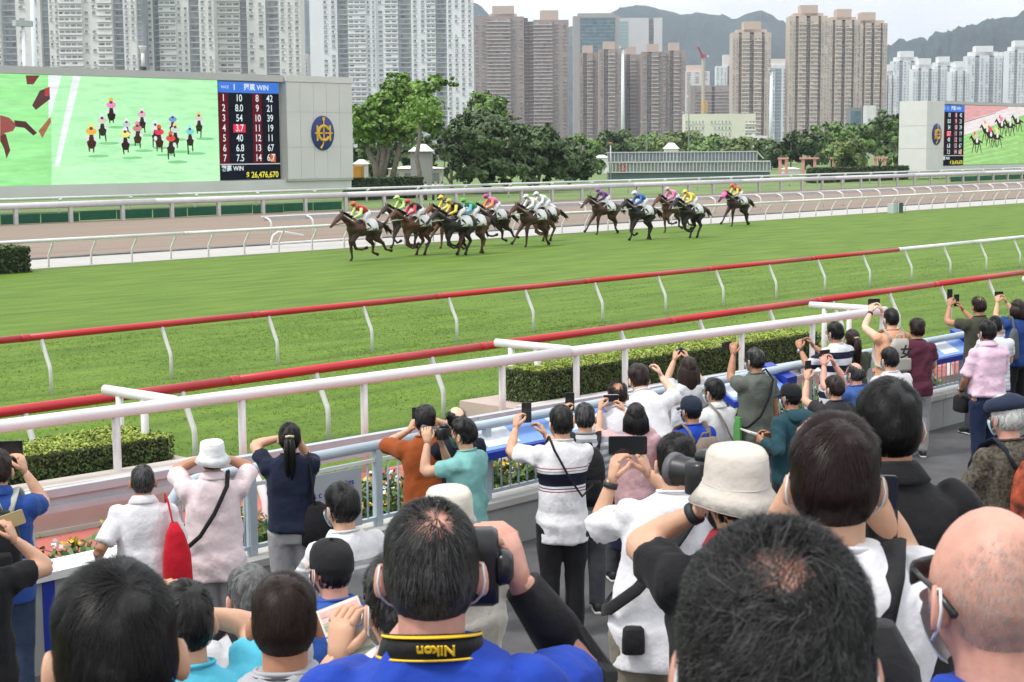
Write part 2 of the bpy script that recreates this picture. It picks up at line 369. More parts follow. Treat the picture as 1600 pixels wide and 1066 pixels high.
# ---- planters with clipped hedges
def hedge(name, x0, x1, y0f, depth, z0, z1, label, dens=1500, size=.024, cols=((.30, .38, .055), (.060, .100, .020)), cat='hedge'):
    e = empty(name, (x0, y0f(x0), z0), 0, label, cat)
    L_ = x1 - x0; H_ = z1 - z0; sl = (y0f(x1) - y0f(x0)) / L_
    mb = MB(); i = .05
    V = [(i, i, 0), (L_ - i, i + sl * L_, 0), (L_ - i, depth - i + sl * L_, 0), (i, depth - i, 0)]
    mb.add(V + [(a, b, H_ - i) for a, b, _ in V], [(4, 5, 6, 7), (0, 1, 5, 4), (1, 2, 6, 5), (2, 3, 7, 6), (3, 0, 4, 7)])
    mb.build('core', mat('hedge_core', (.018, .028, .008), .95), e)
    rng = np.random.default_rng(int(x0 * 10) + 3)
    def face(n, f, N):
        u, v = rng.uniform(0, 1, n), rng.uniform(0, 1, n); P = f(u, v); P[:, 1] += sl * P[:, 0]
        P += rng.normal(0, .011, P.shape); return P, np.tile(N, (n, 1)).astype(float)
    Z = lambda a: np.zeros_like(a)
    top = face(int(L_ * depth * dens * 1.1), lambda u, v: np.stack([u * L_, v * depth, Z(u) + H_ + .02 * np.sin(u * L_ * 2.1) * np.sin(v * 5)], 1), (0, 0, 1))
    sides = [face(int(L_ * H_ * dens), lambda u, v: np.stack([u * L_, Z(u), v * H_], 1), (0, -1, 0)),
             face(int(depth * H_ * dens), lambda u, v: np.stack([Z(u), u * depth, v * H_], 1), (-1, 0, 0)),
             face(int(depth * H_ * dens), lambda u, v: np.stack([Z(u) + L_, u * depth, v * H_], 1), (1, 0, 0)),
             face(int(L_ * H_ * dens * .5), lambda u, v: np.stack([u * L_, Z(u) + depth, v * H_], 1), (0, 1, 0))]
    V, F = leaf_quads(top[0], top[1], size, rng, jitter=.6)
    link('lit_top_leaves', rawmesh('lit_top_leaves', V, F, mat('hedge_leaf_lit_%d' % int(cols[0][0] * 1000), cols[0], .55, .45, 9)), e)['kind'] = 'stuff'  # top leaves coloured lighter: the light from above is painted in
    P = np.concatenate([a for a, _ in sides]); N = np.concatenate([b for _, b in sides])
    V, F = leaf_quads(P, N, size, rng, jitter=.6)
    link('shaded_side_leaves', rawmesh('shaded_side_leaves', V, F, mat('hedge_leaf_shaded_%d' % int(cols[1][0] * 1000), cols[1], .5, .5, 9)), e)['kind'] = 'stuff'  # same hedge, side leaves coloured darker: the shade is put into the colour
    return e
def planter(x0, x1, label):
    e = empty('planter_wall', (x0, cq(x0), 0), 0, label, 'planter')
    L_ = x1 - x0; sl = -.065 * L_
    def bar(y0, y1, z0, z1, a, b):
        s_ = lambda x: -.065 * x
        V = [(a, y0 + s_(a), z0), (b, y0 + s_(b), z0), (b, y1 + s_(b), z0), (a, y1 + s_(a), z0)]
        V += [(x, y, z1) for x, y, _ in V]
        return MB().add(V, [(0, 3, 2, 1), (4, 5, 6, 7), (0, 1, 5, 4), (1, 2, 6, 5), (2, 3, 7, 6), (3, 0, 4, 7)])
    bar(-.22, 1.5, -.1, .56, 0, L_).build('wall', BEIGE, e)
    bar(-.30, .14, .56, .63, -.06, L_ + .06).build('coping', COPING, e)
    bar(-.26, -.20, -.1, .06, 0, L_).build('plinth', COPING, e)
    return e
planter(4.0, 12.95, 'pinkish beige planter wall with pale coping under the left clipped hedge')
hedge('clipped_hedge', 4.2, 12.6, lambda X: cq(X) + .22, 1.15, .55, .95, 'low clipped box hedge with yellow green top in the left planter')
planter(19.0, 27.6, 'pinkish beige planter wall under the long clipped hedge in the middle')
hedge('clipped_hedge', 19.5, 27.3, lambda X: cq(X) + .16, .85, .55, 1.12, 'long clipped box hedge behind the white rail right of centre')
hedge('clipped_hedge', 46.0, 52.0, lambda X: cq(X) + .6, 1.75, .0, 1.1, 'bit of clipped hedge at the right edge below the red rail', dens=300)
hedge('course_hedge', 22.0, 33.7, lambda X: 57.5, 1.2, .0, 1.02, 'dark bushy hedge at the left edge inside the white turf rail', dens=150, size=.08, cols=((.10, .16, .03), (.03, .055, .012)))

# ---- silver barrier (box beam on curved white pipe feet)
gr = empty('barrier_rail', (4, 16.72 - .03 * 4, 0), 0, 'long silver box beam barrier on curved white pipe legs beside the red walkway', 'barrier')
def gq(X): return -.035 * (X - 4)
for a in np.arange(4, 46, 4.2):
    V = lambda x, y, z: (x - 4, gq(x) + y, z)
    b = a + 4.19
    mb = MB()
    for z0, z1, t in ((.62, .70, .07), (.70, .80, .025), (.80, .90, .075)):
        P = [V(a, -t, z0), V(b, -t, z0), V(b, .05, z0), V(a, .05, z0)]
        mb.add(P + [(p[0], p[1], z1) for p in P], [(0, 3, 2, 1), (4, 5, 6, 7), (0, 1, 5, 4), (1, 2, 6, 5), (2, 3, 7, 6), (3, 0, 4, 7)])
    mb.build('beam', ALU, gr)
    MB().box(-.28, .28, -.012, 0, .65, .86).build('joint_plate', ALU, gr, loc=V(b, -.085, 0))
    t = np.linspace(0, pi / 2, 6)
    MB().tube([(0, -.02 - .55 * sin(q), .78 - .55 * (1 - cos(q)) ) for q in t] + [(0, -.57, .0)], .062, 8).build('pipe_leg', WHITE, gr, True, loc=V(b, 0, 0))

# ---- kerb wall and the spectator fence with its bars
FY = 10.28
struct_w = empty('kerb_wall', (7.4, 10.15, 0), 0, 'low grey concrete kerb wall carrying the spectator fence along the apron', 'wall')
for i in range(12): MB().box(i * 4.0, i * 4.0 + 3.99, 0, .32, 0, 1.44).build('wall_block', KERBGREY, struct_w)
for i in range(12): MB().box(i * 4.0, i * 4.0 + 3.985, -.03, .36, 1.44, 1.50).build('coping', mat('kerb_top', (.50, .49, .46), .8, .08, 3), struct_w)
pw = empty('parapet_wall', (2.0, 10.1, 0), 0, 'grey parapet wall with white top and a blue stripe at the left edge', 'wall')
MB().box(0, 4.95, 0, .24, 0, 1.74).build('wall_block', KERBGREY, pw)
MB().box(-.02, 4.97, -.05, .29, 1.74, 1.80).build('coping', mat('parapet_top', (.78, .78, .77), .6), pw)
for xs in (3.9,): MB().box(xs, xs + .1, -.006, 0, 1.06, 1.74).build('stripe', BLUE, pw)
fence = empty('spectator_fence', (7.15, FY, 1.5), 0, 'light blue grey metal spectator fence with round handrail and thin bars', 'fence')
ft = lambda X: X - 7.15
MB().tube([(.0, 0, .42), (.02, 0, .60), (.10, 0, .69), (.25, 0, .72), (3.2, 0, .72)], .045, 10).build('handrail', FPAINT, fence, True)
MB().tube([(3.2, 0, .72), (40, 0, .72)], .045, 10).build('handrail', FPAINT, fence, True)
MB().box(0.05, 40, -.018, .018, .575, .605).build('top_bar', mat('pale_bar', (.66, .68, .69), .45), fence)
MB().box(0.05, 40, -.022, .022, .055, .085).build('bottom_bar', FPAINT, fence)
pm = MB().box(-.035, .035, -.03, .03, 0, .70).mesh('fence_post', FPAINT); bar = MB().tube([(0, 0, .07), (0, 0, .58)], .009, 6).mesh('bar', FPAINT, True)
for i in range(33): link('fence_post', pm, fence, (.78 + i * 1.39, 0, 0))
for i in range(290): link('bar', bar, fence, (.1 + i * .122, 0, 0))
sg = empty('fence_sign', (9.05, FY - .05, 1.5), 0, 'grey metal notice panel with blue lettering fixed to the fence beside the ponytailed woman', 'sign')
MB().box(-.75, .03, -.012, .008, .06, .57).build('panel', mat('sign_grey', (.42, .46, .50), .45, .05, 3), sg)

# ---- slanted blue information panels on the handrail
def lectern(xa, xb, label, prints=2, side=False):
    e = empty('information_panel', (xa, FY - .02, 2.0), 0, label, 'panel', 'blue slanted information panels on the fence')
    L_ = xb - xa
    def slab_(y0, z0, y1, z1, t, m, nm, a=0.0, b=L_):
        V = [(a, y0, z0), (b, y0, z0), (b, y1, z1), (a, y1, z1)]
        MB().add(V + [(x, y, z - t) for x, y, z in V], [(0, 1, 2, 3), (7, 6, 5, 4), (0, 4, 5, 1), (1, 5, 6, 2), (2, 6, 7, 3), (3, 7, 4, 0)]).build(nm, m, e)
    slab_(-.19, .0, .22, .22, .07, BLUE, 'tray')
    slab_(-.165, .0174, .20, .2133, .003, LBLUE, 'print_sheet', .03, L_ - .03)
    W_ = mat('print_white', (.75, .78, .84), .4, .1, 12)
    for i in range(prints):
        a = L_ * (i + .12) / prints; b = L_ * (i + .55) / prints
        slab_(-.13, .0402, .10, .1636, .003, W_, 'print_block', a, b)
    for x in (.08, L_ - .12): MB().box(x, x + .05, -.03, .03, -.5, .08).build('stand', FPAINT, e)
    if side: MB().add([(L_, -.12, .0), (L_ + .2, -.12, .0), (L_ + .2, .24, .18), (L_, .24, .18), (L_, -.12, .13), (L_ + .2, -.12, .14), (L_ + .2, .24, .27), (L_, .24, .27)],
                      [(0, 3, 2, 1), (4, 5, 6, 7), (0, 1, 5, 4), (1, 2, 6, 5), (2, 3, 7, 6), (3, 0, 4, 7)]).build('end_box', BLUE, e)
lectern(10.46, 12.5, 'blue slanted information panel on the fence between the bald man and the striped tee')
lectern(14.44, 15.6, 'blue slanted information panel with raised end box beside the man in grey green tee', side=True)
lectern(18.3, 20.2, 'blue slanted information panel on the fence beside the woman in maroon', side=True)

# ---- flower bed behind the fence
bed = empty('flower_bed', (4.5, 10.6, .0), 0, 'planting bed with leafy plants and white and yellow flowers behind the fence', 'flower bed')
MB().box(0, 40, 0, 1.0, -.02, 1.3).build('soil_box', mat('soil', (.07, .045, .03), .95, .3, 4), bed)
rng = np.random.default_rng(5)
nP = 420; cx = rng.uniform(0, 40, nP); cx[:260] = rng.uniform(0, 16, 260); cy = rng.uniform(.1, .9, nP); hh = rng.uniform(.22, .48, nP)
P = []; N_ = []; FL = []; FLC = []
for i in range(nP):
    n = 55; d = rng.normal(0, 1, (n, 3)); d /= np.linalg.norm(d, axis=1)[:, None]; d[:, 2] = abs(d[:, 2])
    p = np.array([cx[i], cy[i], 1.3]) + d * np.array([.17, .15, hh[i]]) * rng.uniform(.5, 1, (n, 1)); P.append(p); N_.append(d)
    kind_ = rng.uniform()
    for q in range(5):
        dd = d[q] * np.array([.17, .15, hh[i] * 1.05]); FL.append(np.array([cx[i], cy[i], 1.3]) + dd); FLC.append(0 if kind_ < .45 else 1 if kind_ < .8 else 2)
P = np.concatenate(P); N_ = np.concatenate(N_)
V, F = leaf_quads(P, N_, .055, rng, .4)
link('leaves', rawmesh('leaves', V, F, mat('bed_leaf', (.09, .16, .035), .5, .5, 6)), bed)['kind'] = 'stuff'
FL = np.array(FL); FLC = np.array(FLC)
for kk, (nm, c_) in enumerate((('white_flowers', (.75, .75, .72)), ('yellow_flowers', (.75, .52, .05)))):
    pp = FL[FLC == kk]; pp = np.repeat(pp, 3, 0) + rng.normal(0, .018, (3 * len(pp), 3))
    V, F = leaf_quads(pp, np.tile((0, -.3, 1.), (len(pp), 1)), .026, rng, .8)
    link(nm, rawmesh(nm, V, F, mat(nm, c_, .6)), bed)['kind'] = 'stuff'
# ================================================================ text helper
FONT_JOBS = []
def text(body, size, m, parent, loc, rot=(0, 0, 0), align='CENTER', name='lettering', bold=0.0, sx=1.0):
    cu = bpy.data.curves.new(name, 'FONT'); cu.body = body; cu.size = size; cu.align_x = align; cu.align_y = 'CENTER'; cu.extrude = .002; cu.offset = bold
    cu.materials.append(m); o = link(name, cu, parent); o.location = loc; o.rotation_euler = rot; o.scale = (sx, 1, 1)
    PENDING.append((o, 0, 0)); return o
def emat(name, col, s=1.0):
    m = bpy.data.materials.new(name); m.use_nodes = True; t = m.node_tree; t.nodes.clear()
    e = t.nodes.new('ShaderNodeEmission'); e.inputs['Strength'].default_value = s; out = t.nodes.new('ShaderNodeOutputMaterial')
    if col is None:
        a = t.nodes.new('ShaderNodeAttribute'); a.attribute_name = 'Col'
        nz = t.nodes.new('ShaderNodeTexNoise'); nz.inputs['Scale'].default_value = 1.1; nz.inputs['Detail'].default_value = 8; tq = t.nodes.new('ShaderNodeTexCoord'); mq = t.nodes.new('ShaderNodeMapping'); mq.inputs['Scale'].default_value = (.5, 1, 3.2)
        t.links.new(tq.outputs['Object'], mq.inputs['Vector']); t.links.new(mq.outputs[0], nz.inputs['Vector']); rr = t.nodes.new('ShaderNodeMapRange'); rr.inputs['From Min'].default_value = .3; rr.inputs['From Max'].default_value = .7; rr.inputs['To Min'].default_value = .84; rr.inputs['To Max'].default_value = 1.06
        vm = t.nodes.new('ShaderNodeVectorMath'); vm.operation = 'SCALE'; t.links.new(nz.outputs['Fac'], rr.inputs['Value']); t.links.new(a.outputs['Color'], vm.inputs[0]); t.links.new(rr.outputs[0], vm.inputs['Scale']); t.links.new(vm.outputs[0], e.inputs['Color'])
    else: e.inputs['Color'].default_value = tuple(col) + (1,)
    t.links.new(e.outputs[0], out.inputs['Surface']); return m
LEDPIC = emat('led_picture', None, 1.0)
LEDW = emat('led_white', (.80, .92, .95), .85); LEDY = emat('led_yellow', (.9, .85, .08), .85); LEDR = emat('led_red', (.8, .05, .10), .85)
CLAD = mat('metal_cladding', (.62, .62, .61), .55, .04, .4)
CLADD = mat('cladding_frame', (.48, .48, .48), .6, .04, .5)
EMB_B = mat('emblem_blue', srgb(32, 52, 120), .5); EMB_Y = mat('emblem_gold', srgb(228, 180, 52), .45)
ODDS = [('1', '10', '8', '42'), ('2', '8.0', '9', '21'), ('3', '54', '10', '39'), ('4', '3.7', '11', '19'), ('5', '40', '12', '11'), ('6', '6.8', '13', '67'), ('7', '7.5', '14', '6.7')]

def disc(mb, cx, cz, rx, rz, y, n=10):
    a = np.linspace(0, 2 * pi, n, endpoint=False); mb.add(np.stack([cx + rx * np.cos(a), np.full(n, y), cz + rz * np.sin(a)], 1), [tuple(range(n))])
def poly(mb, pts, y): mb.add([(p[0], y, p[1]) for p in pts], [tuple(range(len(pts)))])
def head_on_horse(mb, x, z, s, silk, cap, y):
    r = random.uniform; k = lambda a, b: (x + a * s, z + b * s)
    mb.col = (.26, .66, .30); disc(mb, *k(.45, -.80), .75 * s, .09 * s, y + .004)
    mb.col = (.03 + r(0, .05), .02 + r(0, .02), .02); lz = -.75
    for dx in (-.20, .16): e_ = r(-.06, .08); lz = r(-.85, -.45); poly(mb, [k(dx - .06, -.02), k(dx + .06, -.02), k(dx + .04 + e_, lz), k(dx - .04 + e_, lz)], y)
    s *= r(.92, 1.08); silk = tuple(v * r(.7, 1) for v in silk)
    disc(mb, *k(0, .0), .30 * s, .36 * s, y); disc(mb, *k(0, .40), .13 * s, .30 * s, y - .002)
    mb.col = (.75, .75, .78); disc(mb, *k(-.28, .22), .13 * s, .15 * s, y - .001); disc(mb, *k(.28, .22), .13 * s, .15 * s, y - .001)
    mb.col = silk; disc(mb, *k(0, .62), .36 * s, .20 * s, y - .003)
    mb.col = cap; disc(mb, *k(0, .90), .17 * s, .17 * s, y - .004)
    mb.col = (.10, .08, .08); disc(mb, *k(0, .78), .12 * s, .09 * s, y - .005)
def side_horse(mb, x, z, s, silk, cap, y, d=-1, col=(.04, .02, .015)):
    k = lambda a, b: (x + d * a * s, z + b * s)
    mb.col = col
    disc(mb, *k(0, 0), .62 * s, .24 * s, y); poly(mb, [k(.35, .1), k(.9, .55), k(1.05, .42), k(.55, -.12)], y - .001); poly(mb, [k(.85, .58), k(1.25, .28), k(1.18, .18), k(.85, .38)], y - .002)
    for a, b in ((.45, .75), (.3, .05), (-.4, -.1), (-.5, -.85)): poly(mb, [k(a - .07, -.1), k(a + .07, -.1), k(b + .05, -.85), k(b - .05, -.85)], y - .001)
    poly(mb, [k(-.55, .12), k(-1.0, .0), k(-1.05, -.15), k(-.55, -.02)], y - .001)
    mb.col = (.8, .8, .82); disc(mb, *k(-.05, .1), .2 * s, .2 * s, y - .003)
    mb.col = silk; disc(mb, *k(.08, .48), .30 * s, .2 * s, y - .004)
    mb.col = cap; disc(mb, *k(.38, .68), .15 * s, .15 * s, y - .005)

def odds_panel(par, x0, x1, z0, z1, y):
    """tote board: two red columns of horse numbers, odds beside them, pool total below"""
    W_ = x1 - x0; H_ = z1 - z0; mb = MB()
    mb.col = (.008, .010, .016); poly(mb, [(x0, z0), (x1, z0), (x1, z1), (x0, z1)], y - .01)
    mb.col = (.06, .20, .72); poly(mb, [(x0, z1 - .11 * H_), (x1, z1 - .11 * H_), (x1, z1), (x0, z1)], y - .015)
    for a in (.0, .55):
        mb.col = (.12, .008, .015); poly(mb, [(x0 + a * W_, z0 + .17 * H_), (x0 + (a + .155) * W_, z0 + .17 * H_), (x0 + (a + .155) * W_, z1 - .115 * H_), (x0 + a * W_, z1 - .115 * H_)], y - .015)
    mb.col = (.6, .6, .6); poly(mb, [(x0, z0 + .155 * H_), (x1, z0 + .155 * H_), (x1, z0 + .165 * H_), (x0, z0 + .165 * H_)], y - .015)
    rh = (H_ * .715) / 7
    for i, r in enumerate(ODDS):
        zc = z1 - .115 * H_ - rh * (i + .5)
        if i == 3: mb.col = (.75, .03, .08); poly(mb, [(x0 + .23 * W_, zc - rh * .42), (x0 + .43 * W_, zc - rh * .42), (x0 + .43 * W_, zc + rh * .42), (x0 + .23 * W_, zc + rh * .42)], y - .016)
        if i == 6: mb.col = (.65, .16, .03); poly(mb, [(x0 + .83 * W_, zc - rh * .42), (x0 + .92 * W_, zc - rh * .42), (x0 + .92 * W_, zc + rh * .42), (x0 + .83 * W_, zc + rh * .42)], y - .016)
        for t_, fx in zip(r, (.08, .33, .63, .84)): text(t_, rh * .98, LEDW, par, (x0 + fx * W_, y - .03, zc), (pi / 2, 0, 0), bold=rh * .012, sx=.85 * W_ / 6.6)
    mb.build('tote_board', LEDPIC, par, colors=True)
    text('1', H_ * .085, LEDW, par, (x0 + .26 * W_, y - .03, z1 - .055 * H_), (pi / 2, 0, 0), bold=.015)
    text('RACE', H_ * .04, LEDW, par, (x0 + .11 * W_, y - .03, z1 - .055 * H_), (pi / 2, 0, 0))
    text('獨贏 WIN', H_ * .075, LEDW, par, (x0 + .62 * W_, y - .03, z1 - .055 * H_), (pi / 2, 0, 0), bold=.01, sx=W_ / 6.6)
    text('獨贏 WIN', H_ * .065, LEDW, par, (x0 + .02 * W_, y - .03, z0 + .115 * H_), (pi / 2, 0, 0), 'LEFT', bold=.01, sx=W_ / 6.6)
    text('$ 26,476,670', H_ * .085, LEDY, par, (x0 + .96 * W_, y - .03, z0 + .045 * H_), (pi / 2, 0, 0), 'RIGHT', bold=.012, sx=.95 * W_ / 6.6)

def emblem(par, cx, cz, y, r=1.0):
    """dark blue oval badge with a gold wheel, bars and a riding crop"""
    n = 36; a = np.linspace(0, 2 * pi, n, endpoint=False)
    ring = lambda k, yy: np.stack([cx + 1.27 * r * k * np.cos(a), np.full(n, yy), cz + 1.5 * r * k * np.sin(a)], 1)
    o = MB().loft([ring(1, y), ring(1, y - .12), ring(.97, y - .16)]).build('emblem', EMB_B, par, True)
    mb = MB(); P = []
    for t in np.linspace(.55, 2 * pi - .55, 22): P.append((cx + .62 * r * cos(t), y - .20, cz + .62 * r * sin(t)))
    mb.tube(P, .13 * r, 8)
    for x in (-.72, .72): mb.box(cx + (x - .09) * r, cx + (x + .09) * r, y - .22, y - .17, cz - .68 * r, cz + .68 * r)
    mb.box(cx - 1.0 * r, cx + 1.0 * r, y - .23, y - .18, cz - .06 * r, cz + .06 * r)
    mb.box(cx - .06 * r, cx + .06 * r, y - .23, y - .18, cz - .65 * r, cz + 1.35 * r)
    mb.tube([(cx, y - .2, cz - .6 * r), (cx - .12 * r, y - .2, cz - 1.0 * r), (cx - .38 * r, y - .2, cz - 1.32 * r)], [.05 * r, .07 * r, .12 * r], 6)
    mb.box(cx - .13 * r, cx + .13 * r, y - .24, y - .18, cz + 1.1 * r, cz + 1.38 * r)
    mb.build('emblem_device', EMB_Y, o)
LQ = 112.0
# ---------------- left screen
s = empty('video_screen', (40, LQ, 0), 0, 'huge video screen at the left showing runners head on beside the odds, grey cladding', 'screen')
X = lambda v: v - 40
MB().box(0, X(91.2), .55, 2.6, 1.3, 11.2).build('backing', CLADD, s)
MB().box(0, X(98.9), -.05, .5, 1.25, 2.15).build('bottom_frame', CLAD, s); MB().box(0, X(91.0), -.25, .5, 10.72, 11.28).build('top_frame', CLADD, s)
xs = list(np.linspace(91.2, 98.9, 6)); zs = [2.16, 5.0, 8.1, 10.75]
for i in range(5):
    for j in range(3): MB().box(X(xs[i]) + .012, X(xs[i + 1]) - .012, -.35, 2.5, zs[j] + .015, zs[j + 1] - .015).build('clad_panel', CLAD, s)
MB().box(X(91.22), X(98.88), -.30, 2.45, 2.0, 10.9).build('pillar_core', CLADD, s)
MB().box(X(91.1), X(99.0), -.42, 2.6, 10.76, 11.30).build('pillar_cap', CLAD, s)
emblem(s, X(95.25), 6.25, -.36, 1.03)
mb = MB(); yy = .40; g = (.22, .80, .24)
mb.col = (.36, .86, .34); poly(mb, [(0, 2.16), (X(84.3), 2.16), (X(84.3), 10.7), (0, 10.7)], yy)
mb.col = (.50, .97, .52); poly(mb, [(X(68.0), 2.16), (X(84.3), 2.16), (X(84.3), 10.7), (X(68.4), 10.7)], yy - .003)
mb.col = (.55, .98, .56); poly(mb, [(X(68.0), 2.16), (X(84.3), 2.16), (X(84.3), 4.2), (X(68.1), 3.7)], yy - .004)
for i in range(9): mb.col = (.36, .85, .33) if i % 2 else (.39, .88, .36); poly(mb, [(0, 2.2 + i * .9), (X(67.6), 2.6 + i * .9), (X(67.6), 3.2 + i * .9), (0, 2.9 + i * .9)], yy - .004)
mb.col = (.88, .92, .92)
poly(mb, [(X(68.3), 3.6), (X(68.75), 3.6), (X(71.0), 10.68), (X(70.3), 10.68)], yy - .006); poly(mb, [(X(68.0), 7.2), (X(68.2), 7.6), (X(69.3), 10.68), (X(68.1), 10.68)], yy - .006)
HX = [(143, 215, 1.0, (.95, .5, .1), (.95, .75, .2)), (160, 196, .95, (.75, .72, .8), (.8, .8, .9)), (174, 172, .9, (.95, .35, .6), (.95, .5, .1)), (196, 218, 1.0, (.9, .85, .3), (.85, .8, .85)),
      (198, 200, .9, (.6, .8, .85), (.9, .95, .9)), (215, 208, .95, (.9, .3, .35), (.95, .3, .4)), (222, 185, .9, (.92, .55, .6), (.95, .8, .8)), (243, 205, .9, (.8, .85, .9), (.8, .9, .95)),
      (249, 214, 1.0, (.9, .06, .12), (.9, .1, .1)), (270, 192, .9, (.25, .5, .85), (.6, .8, .9)), (274, 210, .95, (.85, .8, .7), (.95, .7, .3)), (267, 224, 1.05, (.9, .12, .08), (.9, .15, .1)),
      (297, 212, 1.0, (.3, .8, .85), (.35, .8, .9)), (311, 190, .95, (.85, .85, .85), (.95, .7, .2))]
for px, py, sc_, silk, cap in HX:
    p = atq(px, py + 8, LQ + yy); head_on_horse(mb, X(p[0]), p[2], 1.35 * sc_, silk, cap, yy - .012)
def smear(pts, c):
    mb.col = c; poly(mb, [(X(atq(a, b, LQ + yy)[0]), atq(a, b, LQ + yy)[2]) for a, b in pts], yy - .012)
smear([(0, 180), (14, 184), (26, 195), (20, 205), (8, 208), (0, 214)], (.35, .10, .09)); smear([(0, 208), (9, 210), (16, 235), (10, 248), (6, 232), (0, 220)], (.14, .05, .04))
smear([(22, 188), (40, 190), (58, 208), (52, 212), (38, 200), (24, 198)], (.09, .04, .04)); smear([(60, 205), (78, 183), (80, 190), (72, 205), (66, 216)], (.40, .16, .08))
smear([(40, 118), (62, 118), (52, 132), (42, 132)], (.20, .06, .05)); smear([(62, 142), (77, 136), (78, 155), (56, 172), (50, 165)], (.12, .05, .05)); smear([(70, 138), (78, 136), (76, 150), (70, 150)], (.6, .08, .08))
mb.build('broadcast_picture', LEDPIC, s, colors=True)
odds_panel(s, X(84.35), X(90.95), 2.22, 10.62, .40)
# ---------------- right screen
s = empty('video_screen', (200, LQ, 0), 0, 'video screen at the right edge showing the bunched field side on beside the odds', 'screen')
X = lambda v: v - 200
MB().box(X(210.6), X(262), .7, 2.6, 1.3, 10.9).build('backing', CLADD, s)
MB().box(X(211.3), X(262), -.05, .6, .9, 1.75).build('bottom_frame', CLAD, s); MB().box(X(211.3), X(262), -.25, .6, 10.62, 11.05).build('top_frame', CLADD, s)
for j, (a, b) in enumerate(((1.2, 4.3), (4.3, 7.5), (7.5, 11.0))): MB().box(X(206.2), X(211.2), -.45, 3.9, a + .02, b - .02).build('clad_panel', mat('pillar_pale', (.66, .66, .65), .6, .05, .5), s)
MB().box(X(206.3), X(211.1), -.40, 3.8, .3, 10.9).build('pillar_core', CLADD, s)
emblem(s, X(209.0), 6.3, -.46, 1.0)
odds_panel(s, X(212.0), X(218.9), 1.85, 10.5, .4)
mb = MB(); x0, x1 = 218.95, 262
mb.col = (.36, .66, .22); poly(mb, [(X(x0), 1.85), (X(x1), 1.85), (X(x1), 10.55), (X(x0), 10.55)], yy)
for i in range(9): mb.col = (.44, .74, .30); poly(mb, [(X(x0), 1.9 + i * .55), (X(x0 + 18), 3.2 + i * .9), (X(x0 + 18), 3.5 + i * .9), (X(x0), 2.15 + i * .55)], yy - .003)
mb.col = (.88, .80, .80); poly(mb, [(X(x0), 6.2), (X(240), 9.6), (X(240), 10.55), (X(x0), 10.55)], yy - .005)
mb.col = (.80, .42, .42); poly(mb, [(X(x0), 8.2), (X(233), 10.3), (X(233), 10.55), (X(x0), 10.55)], yy - .007)
mb.col = (.35, .22, .22); poly(mb, [(X(x0), 8.0), (X(229), 9.5), (X(229), 9.6), (X(x0), 8.15)], yy - .008)
for px, py, silk, cap in ((1590, 190, (.85, .85, .85), (.8, .8, .9)), (1578, 196, (.85, .8, .85), (.9, .85, .9)), (1565, 196, (.85, .3, .4), (.9, .1, .2)), (1542, 205, (.8, .85, .5), (.85, .3, .2)), (1548, 212, (.85, .1, .15), (.9, .1, .15)), (1558, 214, (.85, .8, .3), (.9, .8, .4)), (1526, 222, (.85, .6, .6), (.9, .1, .1))):
    p = atq(px, py, LQ + yy); side_horse(mb, X(p[0]), p[2], 1.9, silk, cap, yy - .012)
mb.build('broadcast_picture', LEDPIC, s, colors=True)

# ================================================================ trees and shrubs
BARK = mat('bark', (.19, .165, .14), .9, .25, 3, .3, 10)
LEAFS = {'bright': mat('leaf_bright', (.145, .265, .036), .55, .5, .55), 'dark': mat('leaf_dark', (.058, .105, .026), .55, .5, .6), 'mid': mat('leaf_mid', (.115, .205, .042), .55, .5, .6),
         'olive': mat('leaf_olive', (.135, .19, .05), .6, .45, .5)}
def tree(name, base, blobs, trunk_h, tr, leaf, lsize, n, label, cat='tree', group=None, limbs=4, seed=0):
    """blobs: (dx, dy, z, rx, rz) lobes of the crown"""
    rng = np.random.default_rng(seed); e = empty(name, base, 0, label, cat, group)
    mb = MB()
    top = np.array([0, 0, trunk_h])
    mb.tube([(0, 0, -.1), (.08 * tr, .1, trunk_h * .5), tuple(top)], [tr, tr * .8, tr * .65], 8)
    for i in range(min(limbs, len(blobs))):
        b = blobs[i]; c = np.array(b[:3]); mid = top * .45 + c * .55 + rng.normal(0, .25, 3)
        mb.tube([top * .75, mid * [1, 1, .9], c], [tr * .55, tr * .35, tr * .12], 6)
    mb.build('trunk', BARK, e, True)
    vol = np.array([b[3] ** 2 * b[4] for b in blobs]); P = []; N = []
    for b, v in zip(blobs, vol / vol.sum()):
        k = max(40, int(n * v)); nc = max(6, k // 45)
        d = rng.normal(0, 1, (nc, 3)); d /= np.linalg.norm(d, axis=1)[:, None]; d[:, 2] = np.where(d[:, 2] < -.5, -d[:, 2], d[:, 2])
        cc = np.array(b[:3]) + d * np.array([b[3], b[3], b[4]]) * rng.uniform(.55, 1.02, (nc, 1))
        idx = rng.integers(0, nc, k); q = rng.normal(0, 1, (k, 3)); q /= np.linalg.norm(q, axis=1)[:, None]
        p = cc[idx] + q * b[3] * .30 * rng.uniform(.3, 1.0, (k, 1)) * np.array([1, 1, .75])
        P.append(p); N.append(q * .6 + d[idx] * .7 + np.array([0, 0, .25]))
    V, F = leaf_quads(np.concatenate(P), np.concatenate(N), lsize, rng, .65, .45)
    link('crown', rawmesh('crown', V, F, LEAFS[leaf]), e)
    return e
def ground_at(px, D): p = at(px, 232, D); return (p[0], p[1], -.05)
